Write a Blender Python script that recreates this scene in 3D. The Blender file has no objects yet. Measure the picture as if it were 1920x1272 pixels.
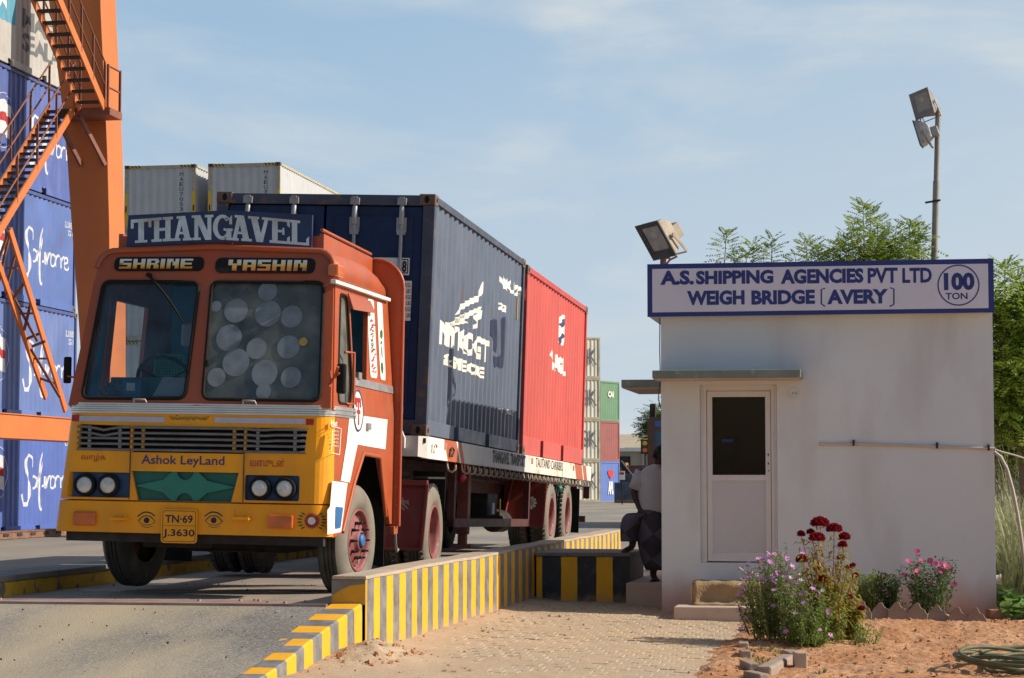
import bpy, bmesh, math, random
from mathutils import Vector, Matrix, Quaternion, noise
from mathutils.geometry import tessellate_polygon
R = math.radians
PI = math.pi
sc = bpy.context.scene
C = sc.collection
rnd = random.Random(7)

# ------------------------------------------------------------------ camera
FPX = 4130.0                      # focal length in pixels of a 1920 px wide frame
YAW, PITCH = R(9.6), math.atan(269/4130)
CAM = Vector((0, 0, 1.0))
cd = bpy.data.cameras.new('camera'); cam = bpy.data.objects.new('camera', cd); C.objects.link(cam)
cam.location = CAM; cam.rotation_euler = (PI/2+PITCH, 0, YAW)
cd.sensor_width = 36; cd.lens = 36*FPX/1920; cd.clip_start = .1; cd.clip_end = 6000
sc.camera = cam
# ------------------------------------------------------------------ sky, sun, exposure
SUN_AZ, SUN_EL = R(8.0), R(33.0)   # azimuth from +x towards +y
w = bpy.data.worlds.new('World'); sc.world = w; w.use_nodes = True
nt = w.node_tree; nt.nodes.clear()
def N(nt, t, **k):
    n = nt.nodes.new(t)
    for a, b in k.items():
        if a.startswith('i_'):
            n.inputs[a[2:].replace('_', ' ')].default_value = b
        else: setattr(n, a, b)
    return n
out = N(nt, 'ShaderNodeOutputWorld'); bg = N(nt, 'ShaderNodeBackground')
sky = N(nt, 'ShaderNodeTexSky', sky_type='NISHITA', sun_disc=False, sun_elevation=SUN_EL, sun_rotation=PI/2-SUN_AZ,
        air_density=1.0, dust_density=1.2, ozone_density=2.0)
tc = N(nt, 'ShaderNodeTexCoord')
def cloud(scale, loc, rot, sc_, lo, hi, det=7):
    mp = N(nt, 'ShaderNodeMapping'); mp.inputs['Location'].default_value = loc; mp.inputs['Rotation'].default_value = rot
    mp.inputs['Scale'].default_value = sc_
    nz = N(nt, 'ShaderNodeTexNoise'); nz.inputs['Scale'].default_value = scale; nz.inputs['Detail'].default_value = det
    nz.inputs['Roughness'].default_value = .55; nz.inputs['Distortion'].default_value = .4
    rp = N(nt, 'ShaderNodeMapRange'); rp.inputs['From Min'].default_value = lo; rp.inputs['From Max'].default_value = hi
    rp.interpolation_type = 'SMOOTHSTEP'
    nt.links.new(tc.outputs['Generated'], mp.inputs['Vector']); nt.links.new(mp.outputs['Vector'], nz.inputs['Vector'])
    nt.links.new(nz.outputs['Fac'], rp.inputs['Value'])
    return rp.outputs['Result']
c1 = cloud(3.2, (.3, .2, .75), (0, R(-24), 0), (1, 1, 3.6), .44, .70)
c2 = cloud(9.0, (1.7, .4, .3), (0, R(-16), 0), (1, 1, 3.0), .50, .74)
mx = N(nt, 'ShaderNodeMath', operation='MULTIPLY_ADD'); mx.inputs[1].default_value = .30
m2 = N(nt, 'ShaderNodeMath', operation='MULTIPLY'); m2.inputs[1].default_value = .95
nt.links.new(c1, m2.inputs[0]); nt.links.new(c2, mx.inputs[0]); nt.links.new(m2.outputs[0], mx.inputs[2])
mixc = N(nt, 'ShaderNodeMixRGB'); mixc.inputs['Color2'].default_value = (6.45, 7.0, 7.35, 1)
# cloud veil and haze, thickest near the horizon; masked northward to dim fill from behind
sx_ = N(nt, 'ShaderNodeSeparateXYZ'); nt.links.new(tc.outputs['Generated'], sx_.inputs['Vector'])
def mrange(v, a, b, c, d):
    r_ = N(nt, 'ShaderNodeMapRange'); r_.interpolation_type = 'SMOOTHSTEP'
    for k_, q_ in zip(('From Min', 'From Max', 'To Min', 'To Max'), (a, b, c, d)): r_.inputs[k_].default_value = q_
    nt.links.new(v, r_.inputs['Value']); return r_.outputs['Result']
def mth(op, a, b):
    n_ = N(nt, 'ShaderNodeMath', operation=op)
    for i_, q_ in enumerate((a, b)):
        if isinstance(q_, float): n_.inputs[i_].default_value = q_
        else: nt.links.new(q_, n_.inputs[i_])
    return n_.outputs[0]
north = mrange(sx_.outputs['Y'], .0, .75, .0, 1.0)
veil = mrange(sx_.outputs['Z'], .0, .32, .65, .45)
hz_ = N(nt, 'ShaderNodeMixRGB'); hz_.inputs['Color2'].default_value = (3.9, 5.75, 7.75, 1)
nt.links.new(mth('MULTIPLY', mth('ADD', veil, .25), north), hz_.inputs['Fac']); nt.links.new(sky.outputs['Color'], hz_.inputs['Color1'])
fac_ = mth('MULTIPLY', mth('MINIMUM', mth('ADD', mx.outputs[0], mth('ADD', mrange(sx_.outputs['Z'], .0, .24, .58, .0), mrange(sx_.outputs['X'], -.30, .14, .0, .32))), 1.0), north)
nt.links.new(fac_, mixc.inputs['Fac'])
nt.links.new(hz_.outputs['Color'], mixc.inputs['Color1'])
nt.links.new(mixc.outputs['Color'], bg.inputs['Color']); bg.inputs['Strength'].default_value = .090
nt.links.new(bg.outputs['Background'], out.inputs['Surface'])
sl = bpy.data.lights.new('sun', 'SUN'); so = bpy.data.objects.new('sun', sl); C.objects.link(so)
sl.energy = 5.0; sl.angle = R(.55); sl.color = (1, .90, .76)
SD = Vector((math.cos(SUN_EL)*math.cos(SUN_AZ), math.cos(SUN_EL)*math.sin(SUN_AZ), math.sin(SUN_EL)))
so.rotation_euler = (-SD).to_track_quat('-Z', 'Y').to_euler(); so.location = (30, 5, 30)
sc.view_settings.view_transform = 'Standard'; sc.view_settings.look = 'None'
sc.view_settings.exposure = 0.15; sc.view_settings.gamma = 1
sc.cycles.max_bounces = 8; sc.cycles.transparent_max_bounces = 16; sc.cycles.use_denoising = True

# ------------------------------------------------------------------ helpers
def tag(o, label=None, cat=None, group=None, kind=None):
    if label: o['label'] = label
    if cat: o['category'] = cat
    if group: o['group'] = group
    if kind: o['kind'] = kind
    return o
def thing(name, label, cat, loc=(0, 0, 0), rot=(0, 0, 0), group=None):
    o = bpy.data.objects.new(name, None); C.objects.link(o); o.empty_display_size = .2
    o.location = loc; o.rotation_euler = rot
    return tag(o, label, cat, group)
def copy_tree(o, parent=None):
    c = o.copy(); C.objects.link(c)
    if parent is not None: c.parent = parent
    for ch in list(o.children): copy_tree(ch, c)
    return c
def mat_of(o): return Matrix.LocRotScale(o.location, o.rotation_euler, None)
def rays(px, py):
    rt = Vector((math.cos(YAW), math.sin(YAW), 0)); fw = Vector((-math.sin(YAW)*math.cos(PITCH), math.cos(YAW)*math.cos(PITCH), math.sin(PITCH)))
    up = rt.cross(fw)
    return fw + rt*((px-960)/FPX) + up*((636-py)/FPX)
def at(px, py, axis, val, M=None):
    """point of a real plane (axis = val, in the frame M) that was measured at a pixel of the photograph"""
    o, d = CAM, rays(px, py)
    if M is not None:
        Mi = M.inverted(); o = Mi @ o; d = Mi.to_3x3() @ d
    i = 'xyz'.index(axis)
    return o + d*((val-o[i])/d[i])

class MB:
    def __init__(s): s.v = []; s.f = []; s.m = []; s.s = []
    def add(s, vs, fs, mi=0, sm=False):
        b = len(s.v); s.v += [tuple(v) for v in vs]
        for f in fs: s.f.append([b+i for i in f]); s.m.append(mi); s.s.append(sm)
        return s
    def box(s, x0, x1, y0, y1, z0, z1, mi=0, M=None):
        vs = [Vector(p) for p in ((x0,y0,z0),(x1,y0,z0),(x1,y1,z0),(x0,y1,z0),(x0,y0,z1),(x1,y0,z1),(x1,y1,z1),(x0,y1,z1))]
        if M is not None: vs = [M @ v for v in vs]
        return s.add(vs, [(3,2,1,0),(4,5,6,7),(0,1,5,4),(1,2,6,5),(2,3,7,6),(3,0,4,7)], mi)
    def hexa(s, vs, mi=0):
        return s.add(vs, [(3,2,1,0),(4,5,6,7),(0,1,5,4),(1,2,6,5),(2,3,7,6),(3,0,4,7)], mi)
    def bar(s, a, b, wd, ht, mi=0, up=(0,0,1)):
        a, b = Vector(a), Vector(b); d = (b-a).normalized(); u = Vector(up)
        if abs(d.dot(u)) > .98: u = Vector((0,1,0))
        x = d.cross(u).normalized(); z = x.cross(d).normalized()
        vs = []
        for p in (a, b):
            for i, j in ((-1,-1),(1,-1),(1,1),(-1,1)): vs.append(p + x*(i*wd/2) + z*(j*ht/2))
        return s.add(vs, [(3,2,1,0),(4,5,6,7),(0,1,5,4),(1,2,6,5),(2,3,7,6),(3,0,4,7)], mi)
    def tube(s, pts, r, n=8, mi=0, caps=True, closed=False, sm=True):
        pts = [Vector(p) for p in pts]; k = len(pts)
        rs = r if isinstance(r, (list, tuple)) else [r]*k
        rings = []; prev = None
        for i, p in enumerate(pts):
            if closed: d = pts[(i+1) % k]-pts[i-1]
            else: d = pts[min(i+1, k-1)]-pts[max(i-1, 0)]
            d = d.normalized() if d.length > 1e-9 else Vector((0,0,1))
            if prev is None:
                a = Vector((0,0,1)) if abs(d.z) < .9 else Vector((1,0,0))
                x = d.cross(a).normalized()
            else:
                x = prev - d*prev.dot(d); x = x.normalized() if x.length > 1e-6 else d.orthogonal().normalized()
            prev = x; y = d.cross(x)
            rings.append([p + (x*math.cos(2*PI*j/n) + y*math.sin(2*PI*j/n))*rs[i] for j in range(n)])
        vs = [q for rg in rings for q in rg]; fs = []
        for i in range(k if closed else k-1):
            a = i*n; b = ((i+1) % k)*n
            for j in range(n): fs.append((a+j, a+(j+1) % n, b+(j+1) % n, b+j))
        s.add(vs, fs, mi, sm)
        if caps and not closed:
            s.add(rings[0], [tuple(reversed(range(n)))], mi); s.add(rings[-1], [tuple(range(n))], mi)
        return s
    def cyl(s, a, b, r0, r1=None, n=16, mi=0, caps=True):
        return s.tube([a, b], [r0, r0 if r1 is None else r1], n, mi, caps)
    def lathe(s, prof, o, axis='x', n=32, mi=0, sm=True):
        """prof: list of (radius, offset along axis)"""
        o = Vector(o); ax = {'x':0,'y':1,'z':2}[axis]; vs = []
        for r, h in prof:
            for j in range(n):
                c_, s_ = math.cos(2*PI*j/n)*r, math.sin(2*PI*j/n)*r
                p = [0,0,0]; p[ax] = h; p[(ax+1) % 3] = c_; p[(ax+2) % 3] = s_
                vs.append(o+Vector(p))
        fs = []
        for i in range(len(prof)-1):
            for j in range(n): fs.append((i*n+j, i*n+(j+1) % n, (i+1)*n+(j+1) % n, (i+1)*n+j))
        return s.add(vs, fs, mi, sm)
    def disc(s, o, r, axis='y', n=20, mi=0, ry=None):
        o = Vector(o); ax = 'xyz'.index(axis); vs = []
        for j in range(n):
            p = [0,0,0]; p[(ax+1) % 3] = math.cos(2*PI*j/n)*r; p[(ax+2) % 3] = math.sin(2*PI*j/n)*(ry or r)
            vs.append(o+Vector(p))
        return s.add(vs, [tuple(range(n))], mi)
    def ball(s, o, r, n=12, mi=0, scale=(1,1,1), M=None):
        o = Vector(o); vs = []; k = max(4, n//2)
        for i in range(k+1):
            t = PI*i/k
            for j in range(n):
                q = Vector((math.sin(t)*math.cos(2*PI*j/n)*r*scale[0], math.sin(t)*math.sin(2*PI*j/n)*r*scale[1], math.cos(t)*r*scale[2]))
                vs.append(o + (M @ q if M is not None else q))
        fs = [(i*n+j, (i+1)*n+j, (i+1)*n+(j+1) % n, i*n+(j+1) % n) for i in range(k) for j in range(n)]
        return s.add(vs, fs, mi, True)
    def loft(s, rings, mi=0, caps=True, sm=True, closed=True):
        n = len(rings[0]); vs = [q for rg in rings for q in rg]; fs = []
        for i in range(len(rings)-1):
            for j in range(n if closed else n-1): fs.append((i*n+j, i*n+(j+1) % n, (i+1)*n+(j+1) % n, (i+1)*n+j))
        s.add(vs, fs, mi, sm)
        if caps: s.add(rings[0], [tuple(reversed(range(n)))], mi); s.add(rings[-1], [tuple(range(n))], mi)
        return s
    def flat(s, V, Fc, fn, mi=0, cu=(), cv=()):
        """flat 2D shape (u, v) cut at u in cu, v in cv and mapped to space by fn"""
        if cu or cv:
            bm = bmesh.new(); bv = [bm.verts.new((a, b, 0)) for a, b in V]
            for f in Fc:
                try: bm.faces.new([bv[i] for i in f])
                except ValueError: pass
            us = [a for a, b in V]; vv = [b for a, b in V]
            for ax, lst, arr in ((0, cu, us), (1, cv, vv)):
                for c_ in lst:
                    if min(arr)+1e-6 < c_ < max(arr)-1e-6:
                        no = Vector((1,0,0)) if ax == 0 else Vector((0,1,0))
                        bmesh.ops.bisect_plane(bm, geom=bm.verts[:]+bm.edges[:]+bm.faces[:], plane_co=no*c_, plane_no=no, dist=1e-6)
            bm.verts.index_update()
            V = [(q.co.x, q.co.y) for q in bm.verts]; Fc = [[q.index for q in f.verts] for f in bm.faces]; bm.free()
        return s.add([fn(a, b) for a, b in V], Fc, mi)
    def plate(s, loops, fn, t, mi=0, cu=(), cv=(), back=True):
        """2D outline with holes; fn(u, v, w) maps to space, w = 0 front, w = 1 back; side walls included"""
        V, T = fill(loops)
        s.flat(V, T, lambda a, b: fn(a, b, 0), mi, cu, cv)
        if back: s.flat(V, [tuple(reversed(q)) for q in T], lambda a, b: fn(a, b, t), mi, cu, cv)
        for lp in loops:
            pl = []
            for i in range(len(lp)):
                a, b = Vector(lp[i]), Vector(lp[(i+1) % len(lp)])
                cuts = [0.0]
                for ax, lst in ((0, cu), (1, cv)):
                    for c_ in lst:
                        d = b[ax]-a[ax]
                        if abs(d) > 1e-9 and 1e-6 < (c_-a[ax])/d < 1-1e-6: cuts.append((c_-a[ax])/d)
                pl += [a.lerp(b, k) for k in sorted(cuts)]
            k = len(pl)
            s.add([fn(p.x, p.y, 0) for p in pl]+[fn(p.x, p.y, t) for p in pl], [(i, (i+1) % k, k+(i+1) % k, k+i) for i in range(k)], mi)
        return s
    def build(s, name, mats, parent=None, bevel=0, seg=2):
        me = bpy.data.meshes.new(name); me.from_pydata(s.v, [], s.f)
        if not isinstance(mats, (list, tuple)): mats = [mats]
        for q in mats: me.materials.append(q)
        me.polygons.foreach_set('material_index', s.m); me.polygons.foreach_set('use_smooth', s.s)
        me.update()
        bm = bmesh.new(); bm.from_mesh(me)
        if bevel: bmesh.ops.remove_doubles(bm, verts=bm.verts, dist=1e-5)
        bmesh.ops.recalc_face_normals(bm, faces=bm.faces); bm.to_mesh(me); bm.free()
        o = bpy.data.objects.new(name, me); C.objects.link(o)
        if parent is not None: o.parent = parent
        if bevel:
            b = o.modifiers.new('bevel', 'BEVEL'); b.width = bevel; b.segments = seg; b.limit_method = 'ANGLE'; b.angle_limit = R(40)
            b.harden_normals = False
        return o

def fill(loops):
    pls = [[Vector((p[0], p[1], 0)) for p in lp] for lp in loops]
    T = tessellate_polygon(pls); V = [(p.x, p.y) for lp in pls for p in lp]
    return V, [tuple(t) for t in T]
def rrect(u0, u1, v0, v1, r, n=4):
    pts = []
    for cx, cy, a0 in ((u1-r, v1-r, 0), (u0+r, v1-r, 90), (u0+r, v0+r, 180), (u1-r, v0+r, 270)):
        for i in range(n+1):
            a = R(a0+90*i/n); pts.append((cx+r*math.cos(a), cy+r*math.sin(a)))
    return pts
def rpoly(pts, r, n=4):
    """polygon with rounded corners"""
    res = []; k = len(pts)
    for i in range(k):
        p0, p, p1 = Vector(pts[i-1]), Vector(pts[i]), Vector(pts[(i+1) % k])
        a = (p0-p); b = (p1-p); ra = min(r, a.length*.45, b.length*.45)
        s0 = p+a.normalized()*ra; s1 = p+b.normalized()*ra
        for j in range(n+1):
            t = j/n; q = s0*(1-t)**2 + p*2*t*(1-t) + s1*t*t; res.append((q.x, q.y))
    return res
def circ(cx, cy, r, n=24, ry=None): return [(cx+r*math.cos(2*PI*i/n), cy+(ry or r)*math.sin(2*PI*i/n)) for i in range(n)]
_tc = {}
def text2d(s, bold=0.0, res=3):
    key = (s, bold, res)
    if key not in _tc:
        cu = bpy.data.curves.new('txt', 'FONT'); cu.body = s; cu.size = 1; cu.offset = bold; cu.resolution_u = res; cu.fill_mode = 'FRONT'
        o = bpy.data.objects.new('txt', cu); C.objects.link(o)
        dg = bpy.context.evaluated_depsgraph_get(); dg.update()
        me = o.evaluated_get(dg).to_mesh()
        V = [(q.co.x, q.co.y) for q in me.vertices]; Fc = [tuple(p.vertices) for p in me.polygons]
        o.evaluated_get(dg).to_mesh_clear(); bpy.data.objects.remove(o); bpy.data.curves.remove(cu)
        _tc[key] = (V, Fc)
    return _tc[key]
def textbox(s, u0, u1, v0, v1, bold=0.0, res=3):
    """text scaled to fill a box"""
    V, Fc = text2d(s, bold, res)
    a0, a1 = min(p[0] for p in V), max(p[0] for p in V); b0, b1 = min(p[1] for p in V), max(p[1] for p in V)
    return [(u0+(a-a0)/(a1-a0)*(u1-u0), v0+(b-b0)/(b1-b0)*(v1-v0)) for a, b in V], Fc
def ribbon(pts, wd, taper=False):
    pts = [Vector(p) for p in pts]; V = []; k = len(pts)
    for i, p in enumerate(pts):
        d = (pts[min(i+1, k-1)]-pts[max(i-1, 0)]).normalized(); n_ = Vector((-d.y, d.x))
        h = (wd[i] if isinstance(wd, (list, tuple)) else wd)/2
        V += [tuple(p+n_*h), tuple(p-n_*h)]
    return V, [(2*i, 2*i+1, 2*i+3, 2*i+2) for i in range(k-1)]
def smooth2(pts, n=5):
    """Catmull-Rom through the points"""
    P = [Vector(p) for p in pts]; res = []
    for i in range(len(P)-1):
        p0 = P[max(i-1, 0)]; p1 = P[i]; p2 = P[i+1]; p3 = P[min(i+2, len(P)-1)]
        for j in range(n):
            t = j/n
            res.append(.5*((2*p1)+(p2-p0)*t+(2*p0-5*p1+4*p2-p3)*t*t+(3*p1-p0-3*p2+p3)*t**3))
    res.append(P[-1]); return res

# ------------------------------------------------------------------ materials
def mat(name, col, rough=.5, var=.12, scale=2.5, dirt=0.0, dcol=(.22, .16, .11), dscale=5.0, dlo=.5, dhi=.75, stretch=1.0,
        rust=0.0, rscale=9.0, rlo=.62, bump=0.0, bscale=60.0, metal=0.0, spec=.5, low=None, coat=0.0):
    m = bpy.data.materials.new(name); m.use_nodes = True; t = m.node_tree; b = t.nodes['Principled BSDF']
    b.inputs['Roughness'].default_value = rough; b.inputs['Metallic'].default_value = metal; b.inputs['Specular IOR Level'].default_value = spec
    if coat: b.inputs['Coat Weight'].default_value = coat; b.inputs['Coat Roughness'].default_value = .15
    co = N(t, 'ShaderNodeTexCoord'); L = t.links.new
    def noi(sc_, det=5, st=1.0, off=0.0):
        mp = N(t, 'ShaderNodeMapping'); mp.inputs['Scale'].default_value = (1, 1, 1/st); mp.inputs['Location'].default_value = (off, off*.7, off*1.3)
        n_ = N(t, 'ShaderNodeTexNoise'); n_.inputs['Scale'].default_value = sc_; n_.inputs['Detail'].default_value = det
        L(co.outputs['Object'], mp.inputs['Vector']); L(mp.outputs['Vector'], n_.inputs['Vector']); return n_.outputs['Fac']
    def rng(v, lo, hi, a=0.0, c_=1.0):
        r_ = N(t, 'ShaderNodeMapRange'); r_.inputs['From Min'].default_value = lo; r_.inputs['From Max'].default_value = hi
        r_.inputs['To Min'].default_value = a; r_.inputs['To Max'].default_value = c_; L(v, r_.inputs['Value']); return r_.outputs['Result']
    def mix(fac, a, c_):
        x = N(t, 'ShaderNodeMixRGB'); L(fac, x.inputs['Fac'])
        for s_, q in (('Color1', a), ('Color2', c_)):
            if isinstance(q, (tuple, list)): x.inputs[s_].default_value = (*q[:3], 1)
            else: L(q, x.inputs[s_])
        return x.outputs['Color']
    c0 = tuple(max(0, x*(1-var)) for x in col); c1_ = tuple(min(1, x*(1+var)) for x in col)
    cur = mix(rng(noi(scale), .3, .7), c0, c1_)
    if dirt: cur = mix(rng(noi(dscale, 8, stretch, 3.1), dlo, dhi, 0, dirt), cur, dcol)
    if low:   # dirt splashed up from the ground: (z_bottom, z_top, colour, amount)
        sp = N(t, 'ShaderNodeSeparateXYZ'); L(co.outputs['Object'], sp.inputs['Vector'])
        ad = N(t, 'ShaderNodeMath', operation='MULTIPLY_ADD'); ad.inputs[1].default_value = .8*(low[1]-low[0]); L(noi(3.5, 7, 2.5, 9), ad.inputs[0])
        L(sp.outputs['Z'], ad.inputs[2])
        h = low[1]-low[0]
        cur = mix(rng(ad.outputs[0], low[0]+.3*h, low[1]+.4*h, low[3], 0), cur, low[2])
    if rust: cur = mix(rng(noi(rscale, 9, stretch*1.3, 7.7), rlo, rlo+.08, 0, rust), cur, (.16, .065, .03))
    L(cur, b.inputs['Base Color'])
    L(rng(noi(scale*3, 4, 1, 5), .3, .7, max(0, rough-.08), min(1, rough+.12)), b.inputs['Roughness'])
    if bump:
        bp = N(t, 'ShaderNodeBump'); bp.inputs['Strength'].default_value = bump; bp.inputs['Distance'].default_value = .02
        L(noi(bscale, 6), bp.inputs['Height']); L(bp.outputs['Normal'], b.inputs['Normal'])
    return m
def leafmat(name, a, c_, sc_=6.0, trans=.35):
    m = bpy.data.materials.new(name); m.use_nodes = True; t = m.node_tree; t.nodes.clear(); L = t.links.new
    o = N(t, 'ShaderNodeOutputMaterial'); d = N(t, 'ShaderNodeBsdfPrincipled'); tr = N(t, 'ShaderNodeBsdfTranslucent'); mx_ = N(t, 'ShaderNodeMixShader')
    d.inputs['Roughness'].default_value = .5; d.inputs['Specular IOR Level'].default_value = .35
    co = N(t, 'ShaderNodeTexCoord'); nz = N(t, 'ShaderNodeTexNoise'); nz.inputs['Scale'].default_value = sc_; nz.inputs['Detail'].default_value = 3
    rp = N(t, 'ShaderNodeMapRange'); rp.inputs['From Min'].default_value = .3; rp.inputs['From Max'].default_value = .7
    x = N(t, 'ShaderNodeMixRGB'); x.inputs['Color1'].default_value = (*a, 1); x.inputs['Color2'].default_value = (*c_, 1)
    L(co.outputs['Object'], nz.inputs['Vector']); L(nz.outputs['Fac'], rp.inputs['Value']); L(rp.outputs['Result'], x.inputs['Fac'])
    L(x.outputs['Color'], d.inputs['Base Color']); L(x.outputs['Color'], tr.inputs['Color']); mx_.inputs['Fac'].default_value = trans
    L(d.outputs[0], mx_.inputs[1]); L(tr.outputs[0], mx_.inputs[2]); L(mx_.outputs[0], o.inputs['Surface']); return m
def glass(name, tint=(.8, .85, .85), refl=.10, dust=.05, dcol=(.5, .5, .48)):  # dust, dcol: flat diffuse layer; on the windscreens it paints their reflections
    m = bpy.data.materials.new(name); m.use_nodes = True; t = m.node_tree; t.nodes.clear(); L = t.links.new
    o = N(t, 'ShaderNodeOutputMaterial'); tr = N(t, 'ShaderNodeBsdfTransparent'); tr.inputs['Color'].default_value = (*tint, 1)
    gl = N(t, 'ShaderNodeBsdfGlossy'); gl.inputs['Roughness'].default_value = .02
    fr = N(t, 'ShaderNodeFresnel'); fr.inputs['IOR'].default_value = 1.5
    ma = N(t, 'ShaderNodeMath', operation='ADD'); ma.inputs[1].default_value = refl; ma.use_clamp = True
    mx_ = N(t, 'ShaderNodeMixShader'); L(fr.outputs[0], ma.inputs[0]); L(ma.outputs[0], mx_.inputs['Fac'])
    L(tr.outputs[0], mx_.inputs[1]); L(gl.outputs[0], mx_.inputs[2])
    df = N(t, 'ShaderNodeBsdfDiffuse'); df.inputs['Color'].default_value = (*dcol, 1)
    co = N(t, 'ShaderNodeTexCoord'); nz = N(t, 'ShaderNodeTexNoise'); nz.inputs['Scale'].default_value = 4; nz.inputs['Detail'].default_value = 6
    rp = N(t, 'ShaderNodeMapRange'); rp.inputs['From Min'].default_value = .3; rp.inputs['From Max'].default_value = .8
    rp.inputs['To Min'].default_value = dust*.4; rp.inputs['To Max'].default_value = dust*1.8
    m3 = N(t, 'ShaderNodeMixShader'); L(co.outputs['Object'], nz.inputs['Vector']); L(nz.outputs['Fac'], rp.inputs['Value']); L(rp.outputs['Result'], m3.inputs['Fac'])
    L(mx_.outputs[0], m3.inputs[1]); L(df.outputs[0], m3.inputs[2]); L(m3.outputs[0], o.inputs['Surface']); return m
def bands(name, axis, stops, coord='Object', rough=.5, wob=.0, dirt=.0, dcol=(.3, .26, .2), chips=None):
    """paint in bands along one object axis; stops = [(position, colour)...], constant between"""
    m = bpy.data.materials.new(name); m.use_nodes = True; t = m.node_tree; b = t.nodes['Principled BSDF']; L = t.links.new
    b.inputs['Roughness'].default_value = rough
    co = N(t, 'ShaderNodeTexCoord'); sp = N(t, 'ShaderNodeSeparateXYZ'); L(co.outputs[coord], sp.inputs['Vector'])
    return m, t, b, co, sp
def stripes(name, axis, period, duty, ca, cb, phase=0.0, wob=.02, dirt=.35, dcol=(.42, .34, .24), low=None, rough=.6, skew=0.0, gvar=.5):
    """hand painted alternating stripes along an axis"""
    m, t, b, co, sp = bands(name, axis, [], rough=rough); L = t.links.new
    def math_(op, *a):
        n_ = N(t, 'ShaderNodeMath', operation=op)
        for i, q in enumerate(a):
            if isinstance(q, (int, float)): n_.inputs[i].default_value = q
            else: L(q, n_.inputs[i])
        return n_.outputs[0]
    nz = N(t, 'ShaderNodeTexNoise'); nz.inputs['Scale'].default_value = 5; nz.inputs['Detail'].default_value = 4; L(co.outputs['Object'], nz.inputs['Vector'])
    v = math_('ADD', sp.outputs[axis], math_('MULTIPLY', math_('SUBTRACT', nz.outputs['Fac'], .5), wob*2))
    if skew: v = math_('ADD', v, math_('MULTIPLY', sp.outputs['Z'], skew))
    fr = math_('FRACT', math_('DIVIDE', math_('ADD', v, 100+phase), period)); fac = math_('LESS_THAN', fr, duty)
    x = N(t, 'ShaderNodeMixRGB'); L(fac, x.inputs['Fac']); 
    # grey gets blotchy, yellow a little
    n2 = N(t, 'ShaderNodeTexNoise'); n2.inputs['Scale'].default_value = 7; n2.inputs['Detail'].default_value = 8; L(co.outputs['Object'], n2.inputs['Vector'])
    r2 = N(t, 'ShaderNodeMapRange'); r2.inputs['From Min'].default_value = .35; r2.inputs['From Max'].default_value = .7; L(n2.outputs['Fac'], r2.inputs['Value'])
    xb = N(t, 'ShaderNodeMixRGB'); L(r2.outputs[0], xb.inputs['Fac']); xb.inputs['Color1'].default_value = (*[q*(1-gvar*.4) for q in cb], 1); xb.inputs['Color2'].default_value = (*[min(1, q*(1+gvar)) for q in cb], 1)
    xa = N(t, 'ShaderNodeMixRGB'); L(r2.outputs[0], xa.inputs['Fac']); xa.inputs['Color1'].default_value = (*[q*.88 for q in ca], 1); xa.inputs['Color2'].default_value = (*ca, 1)
    L(xb.outputs[0], x.inputs['Color1']); L(xa.outputs[0], x.inputs['Color2'])
    n3 = N(t, 'ShaderNodeTexNoise'); n3.inputs['Scale'].default_value = 11; n3.inputs['Detail'].default_value = 9; L(co.outputs['Object'], n3.inputs['Vector'])
    r3 = N(t, 'ShaderNodeMapRange'); r3.inputs['From Min'].default_value = .56; r3.inputs['From Max'].default_value = .70; r3.inputs['To Max'].default_value = dirt; L(n3.outputs['Fac'], r3.inputs['Value'])
    fin = N(t, 'ShaderNodeMixRGB'); L(r3.outputs[0], fin.inputs['Fac']); L(x.outputs[0], fin.inputs['Color1']); fin.inputs['Color2'].default_value = (*dcol, 1)
    cur = fin.outputs[0]
    if low is not None:
        r4 = N(t, 'ShaderNodeMapRange'); r4.inputs['From Min'].default_value = low; r4.inputs['From Max'].default_value = low+.16
        r4.inputs['To Min'].default_value = .75; r4.inputs['To Max'].default_value = 0
        zz = math_('ADD', sp.outputs['Z'], math_('MULTIPLY', math_('SUBTRACT', n3.outputs['Fac'], .5), .35)); L(zz, r4.inputs['Value'])
        f2 = N(t, 'ShaderNodeMixRGB'); L(r4.outputs[0], f2.inputs['Fac']); L(cur, f2.inputs['Color1']); f2.inputs['Color2'].default_value = (.40, .28, .18, 1); cur = f2.outputs[0]
    L(cur, b.inputs['Base Color'])
    bp = N(t, 'ShaderNodeBump'); bp.inputs['Strength'].default_value = .25; bp.inputs['Distance'].default_value = .01; L(n3.outputs['Fac'], bp.inputs['Height']); L(bp.outputs[0], b.inputs['Normal'])
    return m
def zramp(name, z0, z1, cols, rough=.5, metal=0.0):
    """lettering paint that changes colour with height"""
    m, t, b, co, sp = bands(name, 'Z', [], rough=rough); L = t.links.new
    b.inputs['Metallic'].default_value = metal
    r = N(t, 'ShaderNodeMapRange'); r.inputs['From Min'].default_value = z0; r.inputs['From Max'].default_value = z1; L(sp.outputs['Z'], r.inputs['Value'])
    cr = N(t, 'ShaderNodeValToRGB'); e = cr.color_ramp.elements
    e[0].position, e[0].color = cols[0][0], (*cols[0][1], 1); e[1].position, e[1].color = cols[-1][0], (*cols[-1][1], 1)
    for p, q in cols[1:-1]:
        k = e.new(p); k.color = (*q, 1)
    L(r.outputs[0], cr.inputs['Fac']); L(cr.outputs[0], b.inputs['Base Color']); return m
M = {}
M['yellow'] = mat('yellow_paint', (.97, .375, .006), .42, .08, 2, dirt=.5, dcol=(.45, .22, .06), dscale=3, dlo=.46, dhi=.8, stretch=2, rust=.45, rscale=10, rlo=.68, bump=.12, bscale=4, spec=.35)
M['red'] = mat('brick_red_paint', (.41, .082, .024), .42, .10, 2, dirt=.55, dcol=(.25, .13, .09), dscale=2.6, dlo=.48, dhi=.8, stretch=3, rust=.35, rscale=11, rlo=.69, bump=.10, bscale=4)
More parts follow.
